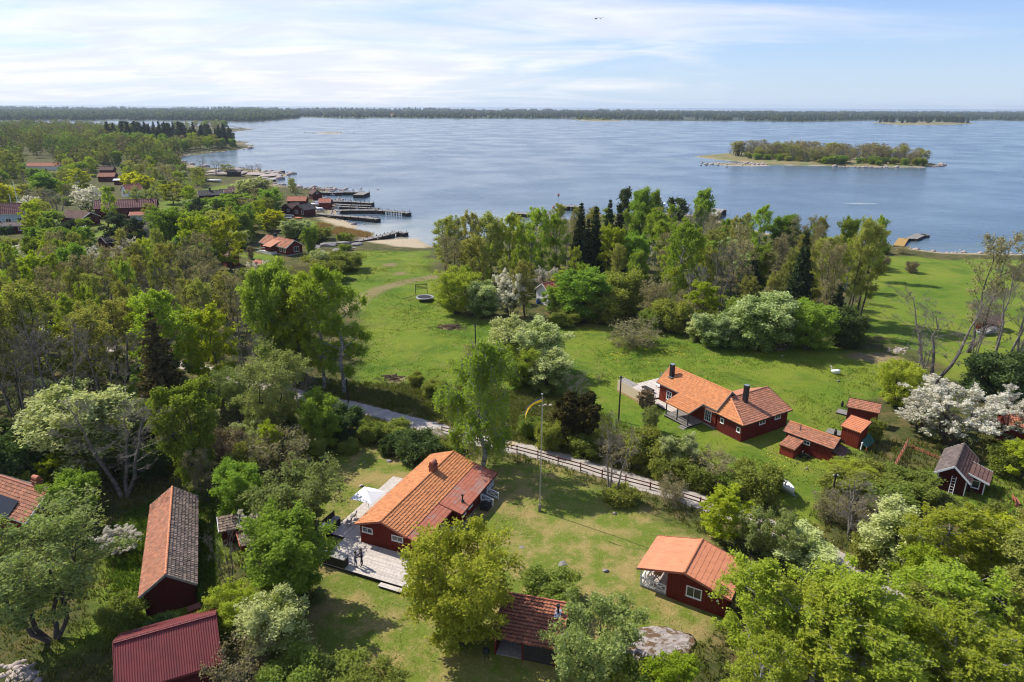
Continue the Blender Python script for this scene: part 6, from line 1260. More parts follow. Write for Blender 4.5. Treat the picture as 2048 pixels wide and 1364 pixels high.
for cx, cy, n_, sx_, sy_ in ((1430, 313, 60, 14, 2), (1470, 328, 120, 35, 2), (1870, 331, 60, 12, 1.5), (1750, 334, 60, 50, 1), (660, 265.5, 50, 20, .6), (495, 258, 20, 8, .5), (650, 379, 160, 30, 2.2), (665, 403, 80, 20, 4), (645, 418, 60, 18, 4)):
    for _ in range(n_):
        p = at(cx + _rng.normal(0, sx_), cy + _rng.normal(0, sy_), WL + .2); s_ = _rng.lognormal(-.4, .6) * (.95 if cy < 340 else .8); pts.append((p[0], p[1], max(gzp(p[0], p[1]), WL) + (.3 if cy < 340 else 0), s_))
stone_stuff('skerry_stones', 'pale stones on the skerries and the rocky spits', pts, ROCKS, 3)
pts = [(*(on(1797 + _rng.normal(0, 9), 700 + _rng.normal(0, 3))), .28) for _ in range(60)]; pts = [tuple(map(float, p)) for p in pts]
stone_stuff('stone_heap', 'heap of pinkish stones on the meadow at right', pts, ROCKS, 4)
pts = [tuple(map(float, (*on(38 + _rng.normal(0, 16), 1346 + _rng.normal(0, 9)), _rng.uniform(.15, .5)))) for _ in range(70)]
stone_stuff('rubble_heap', 'heap of pale broken stones in the bottom left corner', pts, ROCKS, 6)
# heaps of wood
def sticks(name, label, c, n, L, rad, spread, mat, seed, hgt=.5, cat='wood pile', rz=None):
    rng = np.random.default_rng(seed); m = MB()
    for _ in range(n):
        x, y = rng.normal(0, spread[0]), rng.normal(0, spread[1]); z = max(.08, hgt * math.exp(-(x / spread[0]) ** 2 / 2 - (y / spread[1]) ** 2 / 2) * rng.random()); a = rng.uniform(0, 6.28) if rz is None else rz + rng.normal(0, .1); l = L * rng.uniform(.5, 1.2); d = Vector((math.cos(a), math.sin(a), rng.normal(0, .15))) * l / 2; p = Vector((x, y, z)); m.tube([p - d, p + d], rad * rng.uniform(.5, 1.2), 5)
    o = m.build(name, MAT[mat], None, tuple(c)); return tag(o, label, cat)
sticks('brush_heap', 'brown heap of brushwood on the green meadow', on(900, 655), 90, 1.6, .05, (1.4, .8), 'stick', 1, .8); sticks('brush_heap', 'small heap of brushwood by the roadside birches', on(783, 757), 60, 1.4, .05, (1.0, .6), 'stick', 2, .6); sticks('brush_heap', 'grey brushwood heap under the leafless tree at right', on(1750, 680), 60, 2.2, .04, (1.8, .8), 'stick', 3, .6); sticks('log_heap', 'tumbled heap of logs at the end of the wood rack', on(1556, 696), 70, .5, .1, (.9, .6), 'logend', 4, 1.3)
wr = thing('wood_rack', 'long low roofed rack full of split firewood', 'wood rack', tuple(on(1494, 688)), R_(-22)); Lw = 5.2
slab(wr, [(-.2, -.7, 1.55), (Lw + .2, -.7, 1.55), (Lw + .2, .8, 1.85), (-.2, .8, 1.85)], MAT['greywood'], 'rack_roof', .06)
for x in np.linspace(0, Lw, 4):
    for y in (-.5, .6): MB().box((x - .05, y - .05, -.1), (x + .05, y + .05, 1.6)).build('post', MAT['darkwood'], wr)
m = MB(); rg_ = np.random.default_rng(8)
for i in range(44):
    for j in range(9):
        if rg_.random() < .85: x, z = .08 + i * (Lw - .15) / 44, .12 + j * .15; m.tube([(x, -.42 + rg_.normal(0, .03), z), (x, .4, z)], .065, 6)
me = m.mesh('firewood'); a_ = me.attributes.new('v', 'FLOAT', 'FACE'); a_.data.foreach_set('value', np.random.default_rng(1).random(len(me.polygons)).astype(np.float32)); tag(link('firewood', me, MAT['logend'], wr), kind='stuff')
# garden things
tp = thing('trampoline', 'round trampoline on the meadow by the tree edge', 'trampoline', tuple(on(850, 601))); R0 = 1.75
def ringm(r_, rad, z, n=28): 
    V, Fs = [], []
    for i in range(n):
        a = 6.283 * i / n
        for k in range(6): b = 6.283 * k / 6; V.append(((r_ + rad * math.cos(b)) * math.cos(a), (r_ + rad * math.cos(b)) * math.sin(a), z + rad * .6 * math.sin(b)))
    for i in range(n):
        for k in range(6): Fs.append((i * 6 + k, ((i + 1) % n) * 6 + k, ((i + 1) % n) * 6 + (k + 1) % 6, i * 6 + (k + 1) % 6))
    return MB().add(V, Fs)
ringm(R0, .2, .78).build('edge_pad', MAT['boatgrey'], tp); MB().tube([(0, 0, .74), (0, 0, .78)], R0 - .15, 28).build('jumping_mat', MAT['trampmat'], tp)
for k in range(6): a = k * 1.047; MB().tube([(R0 * math.cos(a), R0 * math.sin(a), 0), (R0 * math.cos(a), R0 * math.sin(a), .8)], .04, 6).build('leg', MAT['dark'], tp)
gp_ = thing('climbing_frame', 'dark wooden frame with cross bars behind the trampoline', 'frame', tuple(on(843, 588)), .3)
for x in (-1.3, 1.3): MB().box((x - .06, -.06, 0), (x + .06, .06, 2.3)).build('post', MAT['darkwood'], gp_)
for z in (1.2, 1.5, 1.8, 2.1, 2.28): MB().beam((-1.3, 0, z), (1.3, 0, z), .06, .1).build('rail', MAT['darkwood'], gp_)
for i, (x, y, a) in enumerate(((818, 594, .9), (833, 600, -.15))): o = MB().tube([(-1.8, 0, .06), (1.8, 0, .06)], .06, 6).build('lying_plank', MAT['yellowwood'], None, tuple(on(x, y))); o.rotation_euler = (0, 0, a); tag(o, ('yellow pole lying slantwise on grass left of the trampoline', 'yellow pole lying flat toward the trampoline')[i], 'pole')
sw = thing('swan_planter', 'white swan shaped planter on the meadow', 'planter', tuple(on(1670, 747)), 2.6); m = MB(); m.tube([(-.75, 0, .5), (-.5, 0, .35), (0, 0, .33), (.45, 0, .38), (.65, 0, .45)], [.06, .28, .38, .28, .08], 12); m.build('body', MAT['white'], sw, smooth=True); m = MB(); m.tube([(.5, 0, .45), (.62, 0, .75), (.55, 0, 1.0), (.66, 0, 1.12), (.85, 0, 1.06)], [.12, .08, .075, .09, .03], 9); m.build('neck', MAT['white'], sw, smooth=True)
for y in (-.25, .25): m = MB(); m.tube([(-.75, y * 1.1, .6), (-.2, y * 1.25, .58), (.25, y, .45)], [.04, .15, .05], 8); m.build('wing', MAT['white'], sw, smooth=True)
for bx, by, rz, lb in ((1237, 1300, 2.8, 'weathered wooden chair on bedrock, left one'), (1256, 1299, 2.6, 'weathered wooden chair on bedrock, right one')):
    c = thing('garden_chair', lb, 'chair', tuple(on(bx, by) + np.array([0, 0, .75])), rz, 'chairs on the bedrock'); planks(c, (-.28, -.25, .4), (.28, -.25, .4), (-.28, .27, .4), 4, mat='greywood', name='seat')
    for k in range(3): MB().beam((-.26, .28 + .04 * k, .52 + .17 * k), (.26, .28 + .04 * k, .52 + .17 * k), .03, .11).build('backrest_slat', MAT['greywood'], c)
    for x in (-.27, .27): MB().beam((x, .26, -.75), (x, .4, 1.0), .06).build('leg', MAT['greywood'], c); MB().beam((x, -.24, -.75), (x, -.24, .62), .06).build('leg', MAT['greywood'], c); MB().beam((x, -.26, .62), (x, .3, .62), .09, .03).build('armrest', MAT['greywood'], c)
bh = thing('garden_bench', 'small red bench on grass at the right edge', 'bench', tuple(on(2031, 1008)), 1.2); MB().box((-.7, -.2, .42), (.7, .2, .47)).build('seat', MAT['tilered'], bh); MB().beam((0, .22, .5), (0, .3, .85), 1.4, .04, up=(0, 1, 0)).build('backrest', MAT['tilered'], bh)
for x in (-.6, .6): MB().box((x - .05, -.2, 0), (x + .05, .2, .42)).build('leg', MAT['tilered'], bh)
for i, (x, y) in enumerate(((1192, 38), (1201, 37))):
    d = ray(x, y); p = np.array([0, 0, CAMZ]) + d * 120; b = thing('gull', ('left one of two gulls in the sky', 'right one of two gulls in the sky')[i], 'bird', tuple(p), .4 + i, 'gulls')
    m = MB(); m.tube([(-.25, 0, 0), (-.12, 0, .02), (.08, 0, .03), (.2, 0, .03), (.27, 0, .02)], [.02, .07, .08, .05, .01], 8); m.build('body', MAT['gull'], b, smooth=True)
    for s_ in (-1, 1): m = MB(); m.hexa([(-.08, .04 * s_, .03), (.1, .04 * s_, .03), (.12, .32 * s_, .16), (.0, .32 * s_, .16)], [(-.08, .04 * s_, .05), (.1, .04 * s_, .05), (.12, .32 * s_, .175), (.0, .32 * s_, .175)]); m.hexa([(.0, .32 * s_, .16), (.12, .32 * s_, .16), (.0, .68 * s_, .1), (-.04, .68 * s_, .1)], [(.0, .32 * s_, .175), (.12, .32 * s_, .175), (.0, .68 * s_, .11), (-.04, .68 * s_, .11)]); m.build('wing', MAT['gull'], b)
_r = np.random.default_rng(3); _cp = np.array(HL(.75, -5.0, 0.)); _a = _r.uniform(0, 6.28, 1500); _q = np.stack([_r.normal(0, .38, 1500), _r.normal(0, .32, 1500), np.clip(_r.normal(1.15, .5, 1500), .05, 2.1)], 1)
V, Fq = leaves(_q, .28, _r, 3.2, 0.); tag(link('dry_creeper', mesh_np('dry_creeper', V, Fq, _r.random(len(Fq))), MAT['reedthatch'], None, tuple(_cp)), 'withered straw coloured creeper at the end of bamboo screen', 'plant')
# two people standing close together on the deck
def person(label, loc, rz, top, legs, h=1.76, side=1):
    J = [(0, 0, .98), (0, 0, 1.18), (0, .01, 1.40), (0, .02, 1.52), (0, .045, 1.60), (0, .05, 1.70)]; Rr = [(.15, .11), (.135, .10), (.15, .11), (.055, .055), (.075, .09), (.07, .085)]; Ed = [(0, 1), (1, 2), (2, 3), (3, 4), (4, 5)]
    def chain(par, pts, rad):
        for p, q in zip(pts, rad): J.append(p); Rr.append(q); Ed.append((par, len(J) - 1)); par = len(J) - 1
        return par
    for s_ in (-1, 1):
        st_ = .07 * s_ * side
        chain(0, [(.09 * s_, 0, .9), (.10 * s_, .03 + st_, .5), (.10 * s_, st_, .09), (.11 * s_, st_ + .15, .04)], [(.095, .1), (.062, .065), (.045, .05), (.045, .03)])
        w = chain(2, [(.19 * s_, 0, 1.40), (.25 * s_, .14, 1.16), (.14 * s_, .36, 1.20 + .05 * s_ * side), (.10 * s_, .43, 1.21 + .05 * s_ * side)], [(.065, .065), (.046, .046), (.034, .034), (.036, .02)])
        bx, by, bz = J[w]
        for k in range(5): a = (k - 2) * .012; chain(w, [(bx - .02 * s_ + a * .4, by + .035, bz + a * 1.6), (bx - .05 * s_ + a * .4, by + .05 + (.01 if k == 2 else 0), bz + a * 2)], [(.010, .010), (.008, .008)])
    me = bpy.data.meshes.new('person'); me.from_pydata(J, Ed, []); me.update(); o = bpy.data.objects.new('tmp_body', me); COL.objects.link(o)
    md = o.modifiers.new('skin', 'SKIN'); md.use_smooth_shade = True; sd = o.modifiers.new('sub', 'SUBSURF'); sd.levels = 1; sd.render_levels = 1
    for v, rr in zip(me.skin_vertices[0].data, Rr): v.radius = rr
    me.skin_vertices[0].data[0].use_root = True
    dg = bpy.context.evaluated_depsgraph_get(); ev = bpy.data.meshes.new_from_object(o.evaluated_get(dg)); bpy.data.objects.remove(o)
    for mm in (MAT[top], MAT[legs], MAT['skin'], MAT['dark']): ev.materials.append(mm)
    mi = []
    for p in ev.polygons:
        z = p.center.z; hand = p.center.y > .36 and z > 1; mi.append(3 if z < .09 else 1 if z < .97 else 2 if (z > 1.49 or hand) else 0)
    ev.polygons.foreach_set('material_index', mi); ev.name = 'body'
    root = thing('person', label, 'person', tuple(loc), rz); root.scale = (h / 1.77,) * 3; link('body', ev, None, root)
    m = MB(); V, Fs = [], []; n = 10
    for i, (z, rr) in enumerate(((1.56, .085), (1.64, .105), (1.71, .098), (1.77, .05))):
        for k in range(n): a = 6.283 * k / n; fr = .75 if math.sin(a) > .3 and z < 1.69 else 1.; V.append((rr * math.cos(a) * .92, .035 + rr * math.sin(a) * (.55 if fr < 1 else 1.1), z))
    for i in range(3):
        for k in range(n): Fs.append((i * n + k, i * n + (k + 1) % n, (i + 1) * n + (k + 1) % n, (i + 1) * n + k))
    Fs.append(tuple(range(3 * n, 4 * n))); m.add(V, Fs); m.build('hair', MAT['hair'], root, smooth=True)
    for s_ in (-1, 1): MB().tube([(.032 * s_, .125, 1.655), (.032 * s_, .135, 1.655)], .010, 6).build('eye', MAT['dark'], root); MB().tube([(.085 * s_, .05, 1.63), (.095 * s_, .045, 1.66)], .018, 6).build('ear', MAT['skin'], root)
    m = MB(); m.tube([(0, .13, 1.655), (0, .16, 1.625), (0, .135, 1.615)], [.008, .017, .010], 6); m.build('nose', MAT['skin'], root); MB().beam((-.025, .128, 1.585), (.025, .128, 1.585), .012, .01).build('mouth', MAT['brick'], root)
pA, pB = Vector(AL(-3.12, .78, .335)), Vector(AL(-2.72, .38, .335)); dv = pB - pA; ang = math.atan2(dv.y, dv.x) - math.pi / 2
person('person in grey top and blue jeans facing companion on the deck', pA, ang, 'grey', 'jeans', 1.72); person('taller person in navy jacket and dark trousers on the deck', pB, ang + math.pi, 'navy', 'navy', 1.82, -1)
# ------------------------------------------------------------------ the planting
T = [  # kind, base x, base y, top y, width (photograph pixels)
 ('ash', 108, 1280, 1005, 275), ('blossom', 243, 1108, 1055, 82), ('broad', 588, 1205, 1033, 160), ('cherry', 566, 1312, 1183, 128), ('sallow', 478, 1280, 1175, 110), ('greybush', 480, 1375, 1285, 130), ('bush', 590, 1385, 1315, 130), ('bush', 680, 1392, 1335, 120), ('bush', 760, 1400, 1345, 110), ('dkbush', 640, 1385, 1330, 80),
 ('sallow', 926, 1280, 1074, 208), ('apple', 1192, 1385, 1222, 190), ('bush', 1100, 1205, 1150, 120), ('bush', 1300, 1425, 1335, 120), ('bush', 1260, 1420, 1330, 110), ('maple', 1340, 1450, 1312, 120),
 ('birch', 1540, 1370, 1130, 215), ('birch', 1645, 1350, 1108, 225), ('birch', 1575, 1410, 1175, 270), ('birch', 1720, 1420, 1215, 240), ('birch', 1480, 1445, 1250, 165), ('bare', 1690, 1430, 1280, 120), ('maple', 1780, 1350, 1190, 150), ('birch', 1860, 1430, 1220, 220),
 ('cherry', 1790, 1140, 1020, 150), ('birch', 1875, 1170, 990, 165), ('maple', 1960, 1190, 1010, 150), ('alder', 2030, 1240, 1040, 150), ('birch', 1905, 1300, 1110, 220), ('alder', 2010, 1350, 1130, 190), ('birch', 1960, 1420, 1230, 220), ('alder', 1850, 1290, 1140, 140), ('maple', 1830, 1220, 1080, 130), ('bush', 1740, 1130, 1080, 90), ('birch', 2070, 1400, 1190, 200), ('bush', 1975, 1085, 1020, 110), ('alder', 2060, 1130, 985, 120), ('maple', 2040, 960, 880, 90),
 ('bare', 1703, 1080, 962, 130), ('greybush', 1665, 1040, 985, 80), ('greybush', 1740, 1060, 1005, 110), ('bush', 1685, 990, 945, 90), ('bush', 1740, 975, 935, 100), ('sallow', 1700, 965, 925, 90), ('bush', 1810, 985, 945, 100), ('bush', 1845, 1000, 965, 60), ('bush', 1780, 1020, 975, 100), ('bush', 1690, 930, 905, 60),
 ('bare', 1223, 997, 838, 95), ('weeping', 966, 938, 683, 158), ('juniper', 1150, 890, 795, 88), ('bush', 1098, 895, 845, 60), ('bush', 1170, 908, 868, 70), ('bush', 1060, 870, 835, 50), ('greybush', 1245, 925, 875, 90), ('bush', 1295, 930, 868, 100), ('cherry', 1358, 945, 870, 72), ('bush', 1335, 955, 905, 80), ('greybush', 1425, 965, 905, 100), ('bush', 1400, 970, 925, 80), ('maple', 1442, 1080, 978, 100), ('apple', 1528, 1112, 1018, 112), ('cherry', 1615, 1130, 1078, 130), ('bush', 1512, 995, 928, 95), ('greybush', 1340, 1005, 955, 60), ('bush', 1240, 1005, 975, 70), ('bush', 1470, 990, 945, 70),
 ('cherry', 1013, 745, 640, 92), ('cherry', 1072, 745, 646, 118), ('cherry', 1093, 778, 705, 92), ('sallow', 1040, 770, 690, 90), ('greybush', 955, 740, 685, 60), ('bare', 1152, 812, 738, 62), ('apple', 1302, 865, 812, 42), ('bare', 1200, 768, 745, 18), ('bush', 833, 768, 745, 34), ('bush', 870, 790, 760, 50),
 ('blossom', 1890, 888, 760, 190), ('blossom', 2020, 885, 785, 150), ('blossom', 1835, 862, 790, 95), ('dkbush', 1985, 795, 700, 120), ('sallow', 1790, 812, 722, 88), ('bush', 1745, 880, 838, 36), ('bush', 2020, 790, 720, 80), ('bush', 2010, 950, 890, 70),
 ('bare', 1862, 768, 570, 200), ('budding', 1935, 705, 458, 115), ('bare', 1990, 745, 515, 130), ('bare', 2035, 720, 515, 120), ('bare', 1948, 730, 570, 70), ('bare', 1835, 770, 640, 70), ('budding', 2060, 650, 510, 90), ('brownbush', 1760, 540, 510, 36), ('brownbush', 1822, 545, 522, 26), ('bush', 1765, 507, 488, 30), ('greybush', 1805, 508, 490, 30), ('greybush', 2030, 560, 525, 40),
 # left wood, front row
 ('birch', 690, 785, 528, 130), ('birch', 652, 775, 540, 120), ('broad', 560, 765, 530, 115), ('maple', 600, 770, 575, 90), ('birch', 372, 800, 578, 150), ('deadspruce', 336, 838, 622, 92), ('maple', 440, 790, 600, 100), ('ash', 560, 888, 703, 150), ('broad', 641, 898, 788, 90), ('dkbush', 690, 868, 815, 80), ('broad', 390, 968, 765, 115), ('bare', 512, 830, 635, 90), ('ash', 480, 850, 730, 90), ('bare', 250, 992, 785, 205), ('cherry', 175, 945, 768, 185), ('dkbush', 45, 975, 858, 130), ('maple', 112, 985, 905, 75), ('broad', 485, 1048, 928, 100), ('apple', 595, 1062, 940, 165), ('blossom', 515, 1100, 1020, 70), ('greybush', 562, 955, 860, 140), ('broad', 165, 1050, 940, 90), ('brownbush', 455, 935, 860, 90), ('bush', 500, 960, 895, 80), ('budding', 420, 1005, 890, 70), ('bare', 460, 1180, 1040, 70), ('bush', 440, 1300, 1220, 80), ('maple', 545, 940, 845, 60), ('bare', 140, 870, 620, 140), ('bare', 60, 880, 640, 130), ('bare', 240, 860, 640, 120), ('alder', 20, 830, 570, 130), ('dkbush', 300, 950, 890, 90), ('bush', 330, 935, 890, 80), ('bush', 30, 1010, 950, 90), ('alder', 100, 800, 560, 130), ('maple', 75, 770, 575, 90), ('cherry', 130, 860, 760, 110), ('bush', 625, 920, 870, 60), ('bush', 245, 1250, 1200, 90), ('dkbush', 330, 1290, 1235, 70),
 # shrubs by the big house
 ('dkbush', 843, 925, 868, 90), ('dkbush', 776, 910, 878, 36), ('dkbush', 805, 905, 862, 60), ('bush', 740, 880, 845, 50), ('bush', 895, 905, 875, 60), ('greybush', 870, 895, 860, 60), ('bush', 700, 905, 880, 40), ('bush', 790, 870, 845, 70),
 # centre wood, front
 ('sallow', 915, 628, 540, 92), ('cherry', 968, 632, 560, 70), ('blossom', 1020, 634, 542, 72), ('blossom', 1088, 596, 535, 50), ('broad', 1112, 626, 575, 50), ('maple', 1122, 600, 540, 60), ('broad', 1160, 640, 540, 110), ('alder', 1050, 632, 520, 55), ('bush', 1200, 640, 580, 90), ('bush', 1130, 650, 620, 70), ('greybush', 1265, 690, 645, 120), ('bush', 1300, 660, 620, 50), ('greybush', 1310, 640, 555, 60), ('cherry', 1430, 692, 625, 90), ('cherry', 1400, 680, 630, 60), ('cherry', 1512, 698, 585, 115), ('broad', 1612, 700, 605, 100), ('cherry', 1575, 690, 610, 70), ('spruce', 1590, 640, 466, 62), ('spruce', 1497, 600, 508, 48), ('birch', 1348, 610, 440, 80), ('birch', 1378, 600, 455, 60), ('maple', 1405, 650, 560, 70), ('bare', 1440, 630, 480, 80), ('budding', 1470, 620, 480, 70), ('budding', 1545, 600, 470, 70), ('alder', 1630, 640, 470, 80), ('alder', 1690, 650, 435, 80), ('alder', 1720, 640, 440, 70), ('budding', 1655, 660, 480, 70), ('dkbush', 1690, 690, 620, 90), ('spruce', 1665, 670, 570, 50), ('greybush', 1370, 650, 590, 70), ('bush', 1240, 620, 540, 90), ('bush', 1340, 660, 600, 80),
 ('alder', 890, 560, 435, 62), ('alder', 930, 560, 420, 70), ('budding', 905, 580, 470, 60), ('alder', 975, 565, 425, 70), ('birch', 1010, 560, 425, 80), ('birch', 1060, 560, 415, 80), ('birch', 1105, 560, 430, 70), ('alder', 950, 590, 470, 60), ('spruce', 1158, 555, 408, 42), ('spruce', 1187, 550, 415, 40), ('spruce', 1214, 545, 402, 40), ('spruce', 1233, 550, 412, 42), ('spruce', 1172, 560, 440, 40), ('maple', 1222, 560, 452, 60), ('pine', 1243, 480, 376, 34), ('poplar', 1277, 490, 376, 50), ('poplar', 1303, 480, 380, 36), ('pine', 1352, 465, 395, 46), ('poplar', 1402, 460, 377, 38), ('birch', 1308, 530, 420, 60), ('birch', 1330, 540, 440, 60), ('bare', 1388, 520, 410, 70), ('birch', 1515, 520, 408, 46), ('poplar', 1560, 520, 430, 60), ('budding', 1600, 530, 430, 60), ('alder', 1640, 520, 430, 60), ('birch', 1735, 560, 430, 50), ('alder', 1460, 520, 430, 60), ('blossom', 1285, 555, 490, 44), ('blossom', 1390, 560, 490, 50), ('alder', 1430, 560, 460, 50), ('broad', 1270, 560, 470, 60), ('blossom', 1390, 610, 530, 50), ('bush', 1480, 660, 600, 80), ('dkbush', 1550, 660, 600, 70),
 # village
 ('blossom', 180, 424, 370, 62), ('bare', 118, 432, 378, 64), ('blossom', 68, 428, 392, 46), ('birch', 228, 450, 372, 46), ('broad', 170, 462, 436, 34), ('alder', 300, 450, 405, 34), ('apple', 292, 428, 372, 62), ('ymaple', 265, 385, 344, 38), ('ymaple', 290, 388, 350, 38), ('ymaple', 14, 425, 366, 52), ('pine', 240, 495, 425, 52), ('pine', 282, 505, 435, 44), ('pine', 150, 500, 440, 44), ('pine', 402, 450, 395, 30), ('broad', 110, 458, 420, 40), ('poplar', 95, 400, 345, 54), ('maple', 165, 385, 335, 50), ('dkbush', 14, 468, 450, 28), ('alder', 20, 370, 300, 50), ('maple', 345, 408, 362, 60), ('cherry', 495, 395, 360, 48), ('cherry', 520, 398, 355, 50), ('broad', 468, 425, 388, 66), ('broad', 430, 432, 395, 50), ('broad', 545, 430, 378, 52), ('ymaple', 547, 462, 420, 50), ('maple', 500, 470, 425, 70), ('cherry', 590, 478, 440, 54), ('bush', 640, 478, 455, 50), ('bush', 690, 484, 466, 34), ('bush', 620, 485, 465, 40), ('bush', 693, 540, 505, 70), ('bush', 640, 540, 508, 60), ('greybush', 610, 560, 520, 60), ('bush', 660, 560, 520, 70), ('cherry', 640, 545, 500, 40), ('bare', 587, 380, 355, 22), ('bare', 434, 352, 320, 24), ('alder', 465, 352, 328, 40), ('bare', 500, 348, 328, 20), ('bare', 520, 346, 326, 20), ('bare', 508, 348, 330, 18), ('bare', 405, 348, 312, 24), ('budding', 490, 382, 360, 34), ('bush', 690, 500, 488, 24), ('brownbush', 502, 518, 492, 16), ('blossom', 25, 540, 490, 90), ('blossom', 100, 540, 488, 90), ('cherry', 60, 575, 510, 90), ('blossom', 230, 560, 492, 70), ('blossom', 160, 555, 495, 60), ('cherry', 100, 590, 530, 80), ('broad', 340, 520, 415, 70), ('maple', 400, 540, 430, 70), ('maple', 460, 540, 425, 70), ('alder', 440, 490, 420, 60), ('broad', 385, 500, 420, 60),
]
for t_ in T: tree(*t_)
SPOTS = [(o.matrix_world.translation.x, o.matrix_world.translation.y) for o, *_ in TREES]
KEEP = [(515, 462, 612, 520), (566, 392, 660, 440), (186, 398, 302, 445), (120, 416, 186, 447), (0, 402, 52, 470), (242, 372, 300, 400), (196, 332, 244, 372), (56, 322, 118, 336), (395, 378, 480, 402), (415, 330, 572, 372), (640, 430, 870, 540), (640, 545, 870, 770), (446, 502, 480, 530), (196, 468, 222, 495), (1072, 560, 1115, 612), (1740, 500, 2048, 560), (700, 560, 870, 640), (230, 360, 245, 372), (0, 945, 150, 1030), (380, 300, 480, 330), (145, 362, 215, 425), (320, 395, 365, 420), (290, 455, 312, 475), (440, 975, 520, 1090), (1940, 620, 2000, 690)]
BLD = [(o.matrix_world.translation.x, o.matrix_world.translation.y) for o in bpy.data.objects if o.get('category') in ('house', 'shed', 'barn', 'cabin', 'boathouse', 'cottage', 'hut', 'annex')]
def scatter(poly, mix_, spacing, hr, wr_, seed, nmax=9999, keep=True, dry=True, single=None):
    rng = np.random.default_rng(seed); W = np.array([on(x, y)[:2] for x, y in poly]); lo, hi = W.min(0), W.max(0); n = 0; pts = []
    area = abs(sum(W[i, 0] * W[i - 1, 1] - W[i - 1, 0] * W[i, 1] for i in range(len(W)))) / 2
    cand = rng.uniform(lo, hi, (int(6 * (hi - lo).prod() / spacing ** 2) + 50, 2)); cand = cand[sdist(cand[:, 0], cand[:, 1], W) > 0]; cand = cand[sdist(cand[:, 0], cand[:, 1], SHORE) > 4]; cand = cand[dline(cand[:, 0], cand[:, 1], ROAD) > 2.6]
    names, wts = zip(*mix_); wts = np.array(wts) / sum(wts); S = np.array(SPOTS)
    for x, y in cand:
        if n >= nmax: break
        if np.min((S[:, 0] - x) ** 2 + (S[:, 1] - y) ** 2) < (spacing * .62) ** 2: continue
        if pts and np.min(np.sum((np.array(pts) - (x, y)) ** 2, 1)) < spacing ** 2: continue
        if min((bx - x) ** 2 + (by - y) ** 2 for bx, by in BLD) < 36: continue
        kd = names[rng.choice(len(names), p=wts)]; h = rng.uniform(*hr) * (.33 if 'bush' in kd else .62 if kd in ('blossom', 'cherry', 'apple') else 1); w = h * rng.uniform(*wr_) * (1.6 if 'bush' in kd or kd in ('blossom', 'cherry', 'apple') else 1)
        z = gzp(x, y); p = np.array([x, y, z]); sx_, sy_ = proj(p); ty = proj(p + np.array([0, 0, h]))[1]; ww = w / px2m(p) / 2
        if keep and any(sx_ + ww * .8 > a and sx_ - ww * .8 < c and ty < d and sy_ > b for a, b, c, d in KEEP): continue
        pts.append((x, y)); SPOTS.append((x, y)); tree_m(kd, p, h, w, None, single); n += 1
    return n
WOOD = (('alder', 4.2), ('budding', 3.4), ('birch', 1.2), ('maple', .8), ('broad', .5), ('bare', 1.5))
_c = {}
_c['left'] = scatter([(-80, 600), (120, 580), (300, 572), (480, 575), (620, 620), (640, 700), (640, 760), (560, 745), (420, 800), (300, 800), (150, 830), (-80, 850)], WOOD, 4.6, (10, 14.5), (.38, .52), 11)
_c['leftlow'] = scatter([(-60, 850), (300, 850), (480, 860), (640, 800), (600, 900), (420, 940), (300, 930), (100, 960), (-60, 1000)], (('cherry', 1.4), ('dkbush', 2), ('greybush', 2), ('bush', 2), ('broad', 1), ('bare', 1), ('ash', .6)), 4.0, (5, 9), (.5, .75), 12)
_c['centre'] = scatter([(880, 520), (1000, 500), (1150, 480), (1300, 465), (1440, 475), (1600, 500), (1740, 520), (1725, 620), (1650, 650), (1430, 645), (1290, 630), (1100, 600), (960, 610), (885, 600)], (('alder', 4), ('budding', 2.4), ('birch', 2.2), ('broad', 1.2), ('poplar', .8), ('bush', 2), ('cherry', .8), ('bare', 1.2)), 6.8, (8, 12.5), (.36, .5), 13)
_c['mid'] = scatter([(-80, 500), (150, 470), (320, 450), (480, 440), (640, 470), (700, 510), (640, 560), (480, 575), (300, 570), (-80, 600)], (('alder', 3), ('broad', 2), ('maple', 2), ('budding', 1.2), ('cherry', 1.6), ('bush', 1.5), ('blossom', .7), ('pine', .5)), 5.4, (7, 10.5), (.5, .75), 14)
_c['village'] = scatter([(-80, 340), (150, 330), (330, 325), (420, 350), (560, 378), (640, 400), (560, 440), (400, 440), (200, 460), (-80, 480)], (('alder', 3), ('broad', 2.5), ('maple', 2.2), ('budding', 1.8), ('cherry', 1.5), ('bare', .7), ('bush', 2), ('apple', .6)), 8.0, (5.5, 10), (.7, .95), 15, 290)
_c['head_spruce'] = scatter([(215, 285), (330, 288), (470, 296), (480, 286), (380, 280), (260, 275)], (('spruce', 3), ('pine', 1.3), ('budding', .5)), 6.6, (8, 21), (.38, .6), 16, 105, keep=False)
_c['head_dec'] = scatter([(180, 300), (330, 306), (480, 297), (470, 293), (330, 294), (180, 288)], (('broad', 2), ('alder', 2), ('maple', 1), ('budding', 1)), 8, (8, 14), (.7, 1.0), 17, 80, keep=False)
_c['penins'] = scatter([(345, 257), (440, 250), (470, 259), (450, 264), (360, 264)], (('budding', 2), ('alder', 2), ('broad', 1)), 16, (9, 13), (.7, 1.0), 18, 30, keep=False)
def isle_trees(poly, mix_, n, hr, seed, wr_=(.6, .9)):
    rng = np.random.default_rng(seed); W = np.array([_s(x, y) for x, y in poly]); lo, hi = W.min(0), W.max(0); names, wts = zip(*mix_); wts = np.array(wts) / sum(wts); k = 0
    while k < n:
        x, y = rng.uniform(lo, hi)
        if sdist(np.array([x]), np.array([y]), W)[0] < 0: continue
        kd = names[rng.choice(len(names), p=wts)]; h = rng.uniform(*hr); tree_m(kd, np.array([x, y, WL + .9]), h, h * rng.uniform(*wr_), None, True); k += 1
